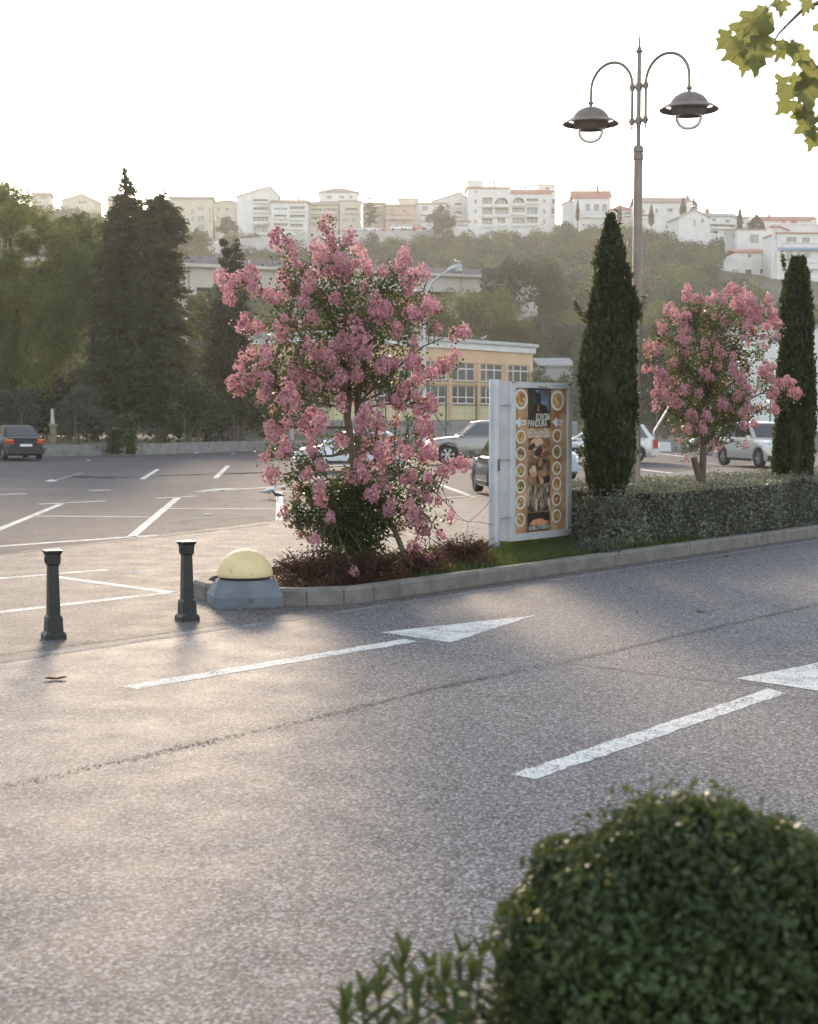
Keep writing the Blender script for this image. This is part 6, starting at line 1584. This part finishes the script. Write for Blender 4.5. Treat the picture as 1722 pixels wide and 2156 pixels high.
    b = MB(); b.loft([[(X_(s), y, z) for y, z in ((-w2 * .9, .27), (w2 * .9, .27), (w2 * .9, .46), (-w2 * .9, .46))] for s in (.94, 1.012)], True, True); b.build('front_bumper', paint if style != 'suv' else m_trim, r)
    b = MB(); b.loft([[(X_(s), y, z) for y, z in ((-w2 * .92, .28), (w2 * .92, .28), (w2 * .92, .52), (-w2 * .92, .52))] for s in (-.014, .06)], True, True); b.build('rear_bumper', paint, r)
    b = MB(); b.box(X_(1.0) - .03, X_(1.0) + .012, -w2 * .45, w2 * .45, .50, .50 + .13); b.build('grille', m_trim, r)
    b = MB(); b.box(X_(-.016) - .01, X_(-.004), -.26, .26, .60, .71); b.build('number_plate', m_plate, r)
    b = MB(); b.box(X_(1.013), X_(1.013) + .012, -.26, .26, .34, .45); b.build('number_plate', m_plate, r)
    tw = .205
    for s in wx:
        for sg in (1, -1):
            w_ = thing('wheel', None, None, (X_(s), sg * (w2 - .02 - tw / 2), wr)); w_.parent = r
            b = MB(); n = 24; pr = [(wr * .66, -tw / 2), (wr * .93, -tw / 2), (wr, -tw / 2 + .03), (wr, tw / 2 - .03), (wr * .93, tw / 2), (wr * .66, tw / 2), (wr * .64, 0), (wr * .66, -tw / 2)]
            rgs = [[(rr * math.cos(6.2832 * k / n), y, rr * math.sin(6.2832 * k / n)) for k in range(n)] for rr, y in pr]
            b.loft(rgs, True, False); b.build('tyre', m_tyre, w_, smooth=True)
            b = MB(); y0 = sg * tw * .36
            for k in range(6):
                a = 6.2832 * k / 6
                for d in (-.10, .10):
                    pass
                p = lambda rr, t: (rr * math.cos(a + t), y0, rr * math.sin(a + t)); p2 = lambda rr, t: (rr * math.cos(a + t), y0 - sg * .05, rr * math.sin(a + t))
                b.loft([[p(.02, -.9), p(wr * .63, -.16), p(wr * .63, .16), p(.02, .9)], [p2(.02, -.9), p2(wr * .63, -.16), p2(wr * .63, .16), p2(.02, .9)]], True, True)
            rgs = [[(rr * math.cos(6.2832 * k / n), y, rr * math.sin(6.2832 * k / n)) for k in range(n)] for rr, y in ((wr * .66, y0), (wr * .60, y0 + sg * .01), (wr * .59, y0 - sg * .08))]
            b.loft(rgs, True, False); b.build('rim', m_rimm, w_)
            b = MB(); b.loft([[(wr * .64 * math.cos(6.2832 * k / n), y0 - sg * .1, wr * .64 * math.sin(6.2832 * k / n)) for k in range(n)], [(.01 * math.cos(6.2832 * k / n), y0 - sg * .1, .01 * math.sin(6.2832 * k / n)) for k in range(n)]], True, False); b.build('brake_disc', m_trim, w_)
    return r
def paint(name, c, coat=.6, metal=.3, rough=.35):
    return M(name, c, tuple(x * .96 for x in c), 1, rough, 0, None, metal, .5, 1, coat)
# black saloon, seen from behind, cut by the left edge
kb = G(45, 969)
car('black saloon car seen from behind at the left edge, with white number plate', 'saloon', paint('black_paint', (.003, .0034, .0045), .05, 0, .5), Vector((-17.75, 67.6, 0)), R(90 + 26), 4.6, 1.74, 1.52, rw=.33)
car('white hatchback parked behind the trunk of the large pink tree', 'hatch', paint('white_paint', (.62, .64, .67), .6, .05), Vector((-2.15, 54.2, 0)), R(180 + 3), 3.95, 1.66, 1.40, rw=.30)
car('grey-brown off-road car with six-spoke wheels, facing left beside the sign', 'suv', paint('taupe_paint', (.20, .185, .17), .8, .5), Vector((2.98, 61.2, 0)), R(180 + 4), 4.75, 1.9, 1.76, rw=.39)
car('dark grey estate car seen obliquely, half hidden behind the sign post', 'hatch', paint('dark_grey_paint', (.075, .07, .066), .9, .5), Vector((2.665, 37.28, 0)), R(97), 4.2, 1.75, 1.46, rw=.34, wheelpos=(.22, .79))
car('pale blue-silver hatchback whose headlight shows right of the sign', 'hatch', paint('silver_blue_paint', (.36, .40, .46), .8, .4), Vector((3.94, 46.8, 0)), R(-78), 4.1, 1.72, 1.48, rw=.31)
car('silver minivan whose tail pokes out right of the big cypress', 'mpv', paint('silver_paint', (.50, .49, .47), .8, .4), Vector((8.25, 63.4, 0)), R(180 - 2), 4.3, 1.72, 1.62, rw=.33)
car('silver off-road car between the small flowering tree and the right cypress', 'suv', paint('silver_beige_paint', (.50, .48, .45), .8, .4), Vector((13.5, 57.7, 0)), R(-74), 4.5, 1.82, 1.72, rw=.36)
car('dark car in the shade behind the silver off-road car', 'hatch', paint('dark_green_paint', (.02, .028, .028), .8, .2), Vector((16.6, 77.5, 0)), R(180 - 8), 4.2, 1.72, 1.45, rw=.31)
# tiny cars along the hilltop street
def tiny(label, u, v, Y, c):
    p = P(u, v, Y); L, Wd, H = 4.2, 1.7, 1.45
    r = thing('distant_car', label, 'car', p, R(random.uniform(-8, 8)), 'cars parked along the hilltop street')
    pr = [(-2.1, .3), (2.1, .3), (2.1, .75), (1.2, .9), (-1.95, .95), (-2.1, .8)]
    cb = [(-1.75, .92), (.95, .9), (.35, 1.42), (-1.2, 1.45)]
    f_ = lambda a, b_, d: (a, d, b_)
    b = MB(); b.prism(pr, -.85, .85, f_); b.prism(cb, -.72, .72, f_); b.build('body', paint('distant_paint', c, .5, .1), r)
    b = MB()
    for sg in (-1, 1): b.prism([(-1.45, .98), (.7, .98), (.3, 1.36), (-1.15, 1.38)], sg * .73 - .003, sg * .73 + .003, f_)
    b.build('windows', m_carg, r)
    b = MB()
    for x in (-1.3, 1.3):
        for sg in (-1, 1): b.tube([(x, sg * .70, .31), (x, sg * .87, .31)], .31, 10)
    b.build('wheels', m_tyre, r)
for lb, u, v, c in [('small silver car on the hilltop street, leftmost of the row', 759, 488, (.42, .42, .43)), ('small white car second from the left on the hilltop street', 781, 488, (.65, .65, .65)), ('small pinkish red car on the hilltop street near the layered conifer', 797, 488, (.42, .16, .14)),
                    ('small white van-like car before the pinkish house', 837, 485, (.66, .66, .66)), ('small white car right of the pinkish house', 862, 485, (.66, .66, .67)), ('small red car on the hilltop street', 882, 484, (.5, .10, .07)), ('small white car at the right end of the hilltop row', 905, 484, (.7, .7, .7))]:
    tiny(lb, u, v, 434, c)

# ---- person beside the off-road car
def skin_body(name, pts, edges, rad, mat, parent, sub=2):
    me = bpy.data.meshes.new(name); me.from_pydata(pts, edges, []); me.materials.append(mat)
    o = link(name, me, parent)
    md = o.modifiers.new('skin', 'SKIN'); md.use_smooth_shade = True
    for i, v in enumerate(me.skin_vertices[0].data if me.skin_vertices else []): pass
    if not me.skin_vertices:
        bpy.context.view_layer.objects.active = o
    sv = me.skin_vertices[0].data
    for i, r_ in enumerate(rad): sv[i].radius = r_ if hasattr(r_, '__len__') else (r_, r_)
    sv[0].use_root = True
    s = o.modifiers.new('sub', 'SUBSURF'); s.levels = sub; s.render_levels = sub
    return o
pb = Vector((P(879, 938, 83.5).x, 83.5, 0))
pe = thing('person', 'person with fair hair in dark clothes standing beside the grey pillar', 'person', pb, R(200))
m_skin = PLAIN('skin', (.50, .30, .22), .6); m_cl = M('dark_clothes', (.03, .03, .04), (.018, .018, .025), 8, .9); m_hair = PLAIN('fair_hair', (.36, .22, .10), .7)
bp_ = [(0, 0, .92), (0, .01, 1.15), (0, 0, 1.38), (0, 0, 1.48), (0, .015, 1.56), (0, .02, 1.66), (.09, 0, .88), (.10, .01, .48), (.10, -.02, .07), (.11, .10, .03), (-.09, 0, .88), (-.11, .02, .48), (-.11, 0, .07), (-.12, .12, .03),
       (.19, 0, 1.36), (.25, .02, 1.10), (.24, .12, .88), (.24, .16, .80), (-.19, 0, 1.36), (-.25, 0, 1.10), (-.26, .08, .86), (-.26, .10, .78)]
be = [(0, 1), (1, 2), (2, 3), (3, 4), (4, 5), (0, 6), (6, 7), (7, 8), (8, 9), (0, 10), (10, 11), (11, 12), (12, 13), (2, 14), (14, 15), (15, 16), (16, 17), (2, 18), (18, 19), (19, 20), (20, 21)]
br_ = [(.15, .11), (.13, .10), (.15, .10), .055, .085, .075, .085, .06, .045, .035, .085, .06, .045, .035, .055, .042, .033, .03, .055, .042, .033, .03]
SKB = (bp_, be, br_)
def grow(name, mat, scale, keep, parent):
    pts = [bp_[i] for i in keep]; ix = {k: n for n, k in enumerate(keep)}
    ed = [(ix[a], ix[c]) for a, c in be if a in ix and c in ix]
    bm_ = bpy.data.meshes.new(name); bm_.from_pydata(pts, ed, []); bm_.materials.append(mat)
    o = link(name, bm_, parent)
    bpy.context.view_layer.objects.active = o
    md = o.modifiers.new('skin', 'SKIN'); md.use_smooth_shade = True
    if not bm_.skin_vertices:
        return o
    for n, k in enumerate(keep):
        r_ = br_[k]; r_ = r_ if hasattr(r_, '__len__') else (r_, r_)
        bm_.skin_vertices[0].data[n].radius = (r_[0] * scale, r_[1] * scale)
    bm_.skin_vertices[0].data[0].use_root = True
    s = o.modifiers.new('sub', 'SUBSURF'); s.levels = 2; s.render_levels = 2
    return o
grow('body', m_skin, .92, list(range(22)), pe)
grow('dark_clothing', m_cl, 1.12, [0, 1, 2, 6, 7, 8, 10, 11, 12, 14, 15, 16, 18, 19, 20], pe)
b = MB(); b.lathe([(.0, 1.80), (.06, 1.785), (.095, 1.74), (.105, 1.67), (.10, 1.58), (.085, 1.50), (.05, 1.48)], 14, (0, -.02, -.02)); b.build('hair', m_hair, pe, smooth=True)

# ---- gulls and a dark pigeon
m_gw = PLAIN('gull_white', (.72, .72, .72), .7); m_gg = PLAIN('gull_grey', (.36, .38, .41), .7); m_bk = PLAIN('beak_yellow', (.6, .42, .08), .5)
m_pg = M('pigeon_grey', (.05, .05, .055), (.03, .03, .035), 20, .7)
def bird(label, loc, rz, s=1.0, dark=False, cat='gull', name='gull'):
    r = thing(name, label, cat, loc, rz); mw, mg = (m_pg, m_pg) if dark else (m_gw, m_gg)
    S_ = lambda *q: tuple(c * s for c in q)
    b = MB(); b.tube([S_(-.26, 0, .17), S_(-.16, 0, .19), S_(-.04, 0, .20), S_(.08, 0, .22), S_(.14, 0, .27), S_(.17, 0, .33), S_(.20, 0, .36), S_(.235, 0, .355)], [.008 * s, .045 * s, .075 * s, .07 * s, .045 * s, .036 * s, .042 * s, .018 * s], 10)
    b.build('body', mw, r, smooth=True, angle=80)
    for sg in (1, -1):
        b = MB(); b.loft([[S_(.10, sg * .06, .24), S_(.10, sg * .075, .20), S_(.08, sg * .06, .17)], [S_(-.05, sg * .085, .245), S_(-.05, sg * .09, .20), S_(-.05, sg * .07, .16)], [S_(-.22, sg * .03, .20), S_(-.22, sg * .035, .18), S_(-.22, sg * .03, .17)], [S_(-.34, sg * .012, .18), S_(-.34, sg * .014, .175), S_(-.34, sg * .012, .17)]], True, True)
        b.build('wing', mg, r, smooth=True, angle=80)
        b = MB(); b.tube([S_(.0, sg * .03, .14), S_(-.01, sg * .03, .0)], .007 * s, 5); b.tube([S_(-.01, sg * .03, .005), S_(.05, sg * .035, .003)], .008 * s, 4); b.build('leg', m_bk, r)
    b = MB(); b.tube([S_(.235, 0, .355), S_(.27, 0, .35), S_(.295, 0, .338)], [.012 * s, .01 * s, .003 * s], 6); b.build('beak', m_bk, r)
    return r
bird('white gull standing on the lamp head of the slender street light', Vector(s0) + q(964, 558) + Vector((0, 0, .0)) if False else P(964, 560, YL), R(150), .95)
gz = SA + sx * su(978) ; bird('gull on the school roof edge, left of two', Vector((gz.x, gz.y, ztop + .95)), R(185), 1.5)
gz = SA + sx * su(1017); bird('gull on the school roof edge, right of two', Vector((gz.x, gz.y, ztop + .95)), R(10), 1.4)
g0 = G(568, 1047); bird('white gull standing on the car park left of the upright bay line', Vector((g0.x, g0.y, -.03)), R(35), .9)
g0 = G(584, 1050); bird('small dark pigeon standing next to the gull on the car park', Vector((g0.x, g0.y, -.03)), R(170), .6, True, 'pigeon', 'pigeon')
# ================================================================== NEAR PLANTS AND SMALL THINGS
# clipped bush at the photographer's feet
bc = Vector((.64, 3.35, .12))
cb = thing('clipped_bush', 'large rounded clipped green bush filling the lower right corner', 'bush', bc)
n = 36000
q = unit(rng.normal(size=(n, 3))); q[:, 2] = np.where(q[:, 2] < -.35, -q[:, 2], q[:, 2])
rad = rng.uniform(.80, 1.03, (n, 1)) + .05 * np.sin(q[:, :1] * 7 + 1) * np.sin(q[:, 1:2] * 6) + .04 * np.sin(q[:, 2:3] * 11 + q[:, :1] * 9)
C = q * rad * np.array([.435, .43, .44]) + np.array([0, 0, .50])
low = C[:, 2] < .5
C[low, :2] *= 1.02
V = leaves(C, .0245, .52, q, .45, unit(q + np.array([0, 0, .8])), .35, var=.45)
np_obj('leaves', V, l_box, cb)
# young sprigs standing proud of the clipped surface
m = 900; q2 = unit(rng.normal(size=(m // 5, 3))); q2[:, 2] = np.abs(q2[:, 2])
S0 = q2 * np.array([.44, .435, .445]) + np.array([0, 0, .50]); sp = []
for i in range(5): sp.append(S0 + (q2 * .5 + np.array([0, 0, .6])) * .011 * i + rng.normal(0, .007, S0.shape))
np_obj('sprigs', leaves(np.concatenate(sp), .026, .5, None, 0, np.concatenate([q2] * 5), .5), l_box, cb)
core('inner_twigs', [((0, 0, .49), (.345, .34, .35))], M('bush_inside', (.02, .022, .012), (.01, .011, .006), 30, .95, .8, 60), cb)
b = MB(); b.tube([(0, 0, -.05), (.02, 0, .3)], [.04, .03], 8); b.build('trunk', m_bark, cb)

# leafy shoots left of the clipped bush: every leaf a part
lb_ = MB(); pr = []
def long_leaf(bend, wv):
    b = MB(); n = 5; vs = []
    for i in range(n + 1):
        t = i / n; w_ = wv * math.sin(math.pi * min(.98, t * .86 + .10)) ; z = bend * t * t
        vs += [(-w_, t, z + w_ * .35), (0, t, z), (w_, t, z + w_ * .35)]
    fs = []
    for i in range(n):
        for j in (0, 1): fs.append((i * 3 + j, i * 3 + j + 1, i * 3 + j + 4, i * 3 + j + 3))
    b.add(vs, fs); return b.mesh('leaf', l_shoot, smooth=True, angle=180)
LM = [long_leaf(-.25, .17), long_leaf(.1, .19), long_leaf(-.5, .18), long_leaf(-.1, .15)]
sh = thing('leafy_shrub', 'low shrub of upright leafy shoots left of the clipped bush', 'shrub', Vector((.02, 3.2, .12)))
so = Vector(sh.location); stems = MB(); nl = 0
for (u, v, Y) in [(725, 2062, 3.15), (765, 2040, 3.3), (800, 1998, 3.2), (848, 1955, 3.25), (880, 2020, 3.1), (905, 1990, 3.3), (935, 2000, 3.15), (968, 1950, 3.3), (992, 2000, 3.2), (1012, 1950, 3.35), (1050, 1975, 3.25), (1085, 2000, 3.3), (960, 2060, 3.05), (1130, 2030, 3.15)]:
    tip = P(u, v + 48, Y) - so; ft = Vector((tip.x * .85 + random.uniform(-.03, .03), tip.y + random.uniform(-.04, .04), -.02))
    pts = [ft, ft.lerp(tip, .5) + Vector((random.uniform(-.015, .015), 0, 0)), tip]
    stems.tube(pts, [.006, .005, .002], 5)
    H = tip.z; k = 21
    for i in range(k):
        t = 1 - min(.42, .26 / H) * (i / k) ** 1.1; p = ft.lerp(tip, t)
        a = i * 2.4 + random.uniform(-.4, .4); L = random.uniform(.058, .085) * (.75 if i < 3 else 1)
        up = R(78) - min(i, 8) / 8 * R(52) + random.uniform(-.2, .2)
        o = link('leaf', random.choice(LM), sh, p, None, L); nl += 1
        o.rotation_mode = 'QUATERNION'
        d = Vector((math.cos(a) * math.cos(up), math.sin(a) * math.cos(up), math.sin(up)))
        o.rotation_quaternion = d.to_track_quat('Y', 'Z')
stems.build('stems', M('green_stems', (.10, .11, .05), (.06, .05, .025), 20, .7), sh)

# plane tree branch hanging into the top right corner, with its tree outside the frame
def plane_leaf(seed):
    g_ = random.Random(seed); pts = []
    lobes = [(-150, .45), (-112, .30), (-80, .72), (-52, .36), (-22, .95), (8 - 4, .50), (30, 1.0 - .02), (60, .40), (88, .70), (120, .30), (152, .45), (180, .22)]
    out = []
    ang = [(-165, .34), (-140, .56), (-118, .46), (-98, .66), (-85, .84), (-72, .70), (-58, .46), (-42, .72), (-30, .60), (-18, .64), (-8, .86), (0, 1.0), (8, .86), (18, .64), (30, .60), (42, .72), (58, .46), (72, .70), (85, .84), (98, .66), (118, .46), (140, .56), (165, .34), (180, .12)]
    for a, r_ in ang:
        a = math.radians(a + g_.uniform(-4, 4)); r_ *= g_.uniform(.9, 1.08); out.append((r_ * math.sin(a), r_ * math.cos(a)))
    b = MB(); vs = [(0, 0, .0)] + [(x, y, -.16 * (x * x + y * y) + g_.uniform(-.06, .06)) for x, y in out]; n = len(out)
    b.add(vs, [(0, i + 1, (i + 1) % n + 1) for i in range(n)])
    b.tube([(0, 0, 0), (0, -.35, -.02), (.03, -.75, -.1)], .018, 4, mi=0)
    return b.mesh('leaf', l_plane, smooth=False)
PL = [plane_leaf(i) for i in range(5)]
YP = 8.2
tr0 = Vector((4.6, 8.6, .12))
pt = thing('plane_tree', 'plane tree branch with big lobed yellow-green leaves hanging in at the top right corner', 'tree', tr0)
b = MB(); b.tube([(0, 0, -.1), (.05, 0, 1.5), (-.05, .05, 3.2), (.1, 0, 5.5), (.3, .1, 7.5)], [.2, .17, .14, .10, .05], 10); b.build('trunk', m_bark_pale, pt, smooth=True)
bp2 = lambda u, v, Y=YP: P(u, v, Y) - tr0
b = MB()
b.tube([(-.02, .03, 3.6), bp2(1860, 20), bp2(1760, -10), bp2(1690, 20), bp2(1640, 70), bp2(1615, 110)], [.05, .03, .018, .012, .007, .004], 6)
b.tube([bp2(1760, -10), bp2(1690, -40), bp2(1640, -10), bp2(1600, 40)], [.012, .008, .006, .003], 5)
b.tube([bp2(1860, 20), bp2(1780, 90), bp2(1720, 150), bp2(1690, 230), bp2(1700, 290)], [.02, .012, .008, .006, .003], 5)
b.tube([bp2(1640, 30), bp2(1665, 85), bp2(1690, 150)], .003, 4)
b.build('branches', m_bark_pale, pt, smooth=True)
for (u, v, s, tilt) in [(1535, 80, 44, .3), (1575, 60, 60, -.4), (1595, 40, 58, .6), (1555, 105, 46, .9), (1590, 110, 56, -.2), (1570, 130, 40, .4), (1600, 80, 50, .1), (1615, 30, 40, .8), (1650, 100, 40, 1.0), (1665, 95, 34, -.7), (1690, 110, 42, .2), (1655, 180, 46, .4), (1680, 165, 40, -.5), (1700, 185, 60, .1), (1660, 215, 44, .8), (1695, 225, 56, -.3), (1712, 150, 50, .6), (1700, 262, 46, .2), (1690, 240, 40, -.6), (1715, 285, 40, .5), (1745, 60, 55, .2), (1760, 140, 60, -.4), (1750, 230, 60, .3), (1800, 60, 60, .5), (1645, 8, 30, .2), (1700, 5, 36, .5)]:
    p = bp2(u, v, YP + random.uniform(-.2, .2)); s_ = s * YP / FPX * .92
    o = link('leaf', random.choice(PL), pt, p, (R(90) + random.uniform(-.5, .5), random.uniform(2.4, 3.9) + tilt * .6, random.uniform(-.7, .7)), s_)

# fallen leaves and litter
m_dl = M('dead_leaf_brown', (.34, .18, .08), (.18, .09, .04), 40, .8)
def dead_leaf(label, u, v, L, rz):
    b = MB(); n = 7; vs = []
    for i in range(n + 1):
        t = i / n; w_ = .22 * math.sin(math.pi * min(.99, t * .9 + .05)) * (1 + .3 * math.sin(t * 9)); z = .012 + .09 * (2 * t - 1) ** 2
        vs += [(t - .5, -w_, z + w_ * .5), (t - .5, 0, z), (t - .5, w_, z + w_ * .4)]
    b.add([tuple(c * L for c in p) for p in vs], [(i * 3 + j, i * 3 + j + 1, i * 3 + j + 4, i * 3 + j + 3) for i in range(n) for j in (0, 1)])
    o = b.build('dead_leaf', m_dl, None, True, 180, G(u, v, -.006), (0, 0, rz)); tag(o, label, 'leaf', 'fallen leaves on the road')
dead_leaf('curled brown leaf on the road in front of the left bollard', 117, 1431, .17, .25)
dead_leaf('small brown leaf on the road right of the near lane arrow tip', 1340, 1289 + 0, .08, 1)
dead_leaf('thin brown leaf on the road far right', 1475, 1289, .12, .1)
dead_leaf('small brown leaf on the road under the hedge', 1530, 1172, .13, .7)
m_pap = PLAIN('paper_white', (.66, .67, .68), .8)
for lb, u, v, s in [('crumpled white paper at the foot of the low wall', 414, 954, .34), ('scrap of white paper on the car park before the low wall', 550, 959, .42), ('small white scrap left of the paper by the wall', 490, 955, .22), ('white scrap under the far faint bay line', 108, 1013, .4), ('white scrap on the car park near the black saloon', 186, 970, .22),
                    ('pale crushed can on the lane between the bollards and the bays', 337 - 53, 1206, .13), ('white scrap between the two bay lines', 434, 1083, .24), ('white scrap beside the second bollard', 512 - 8, 1285 - 3, .05)]:
    b = MB(); r_ = [(math.cos(t) * s * .5 * random.uniform(.6, 1.1), math.sin(t) * s * .4 * random.uniform(.6, 1.1)) for t in np.linspace(0, 6.283, 8)[:-1]]
    b.loft([[(x, y, 0) for x, y in r_], [(x * .8, y * .7, s * random.uniform(.04, .10)) for x, y in r_], [(x * .3, y * .4, s * random.uniform(.06, .14)) for x, y in r_]], True, True)
    o = b.build('paper_scrap', m_pap, None, loc=G(u, v, -.02)); tag(o, lb, 'litter', 'litter on the car park')
# fallen petals below the tree
V = []
for i in range(260):
    t = random.gauss(15.2, 1.6); o_ = -10.36 + abs(random.gauss(0, .35)) if random.random() < .6 else random.uniform(-12, -10.6)
    p = RP(o_, t, -.004 if o_ > -10.3 else .095)
    if o_ <= -10.3 and o_ > -10.55: p.z = .165
    V.append((p.x, p.y, p.z + .006))
o = np_obj('fallen_petals', leaves(np.array(V), .022, .8, np.repeat(np.array([[0, 0, 1.]]), len(V), 0), .85), l_flo, None)
tag(o, 'fallen pink petals and dry bits along the kerb below the tree', 'petals')
V = []
for i in range(900):
    t = random.uniform(12.2, 17); o_ = KOFF + .02 + abs(random.gauss(0, .10)); p = RP(o_, t, .0); V.append((p.x, p.y, .0))
for i in range(500):
    a = random.uniform(0, 1); p = Vector((-2.1 + a * 1.6, 15.2 + .5 * (a - .5) ** 2 + random.gauss(0, .08), -.003)); V.append(tuple(p))
o = np_obj('dry_leaf_litter', leaves(np.array(V), .018, .6, np.repeat(np.array([[0, 0, 1.]]), len(V), 0), .8), m_dl, None)
tag(o, 'reddish dry leaf litter gathered along the foot of the kerb', 'leaf litter')
# thin wires springing from the island beside the sign post
wi = thing('thin_wires', 'two thin bent wires arching over the asphalt between the tree and the sign post', 'wire', Vector((P(985, 1100, 19.2).x, 19.2, .08))); o = Vector(wi.location)
for pl_ in ([(925, 1020), (940, 1050), (962, 1085), (985, 1100), (1010, 1080), (1035, 1052)], [(930, 1085), (960, 1092), (985, 1098), (1015, 1100), (1040, 1106)]):
    b = MB(); b.tube([P(u, v, 19.2) - o for u, v in pl_], .003, 4); b.build('wire', m_trim, wi)
b = MB(); b.tube([P(985, 1100, 19.2) - o, Vector((0, 0, 0))], .003, 4); b.build('wire', m_trim, wi)

# ================================================================== HAZE: one closed box of even pale air
HAZE = 0.00031
hz = MB(); hz.box(-460, 460, -30, 1000, -2.0, 112)
hm = bpy.data.materials.new('haze_air'); hm.use_nodes = True
t = hm.node_tree; t.nodes.remove(t.nodes['Principled BSDF'])
pv = t.nodes.new('ShaderNodeVolumePrincipled'); pv.inputs['Color'].default_value = (.97, .95, .91, 1); pv.inputs['Density'].default_value = HAZE; pv.inputs['Anisotropy'].default_value = .42
t.links.new(pv.outputs[0], t.nodes['Material Output'].inputs['Volume'])
ho = hz.build('haze', hm)
tag(ho, 'golden evening haze in the air over the whole valley', 'haze', None, 'stuff')
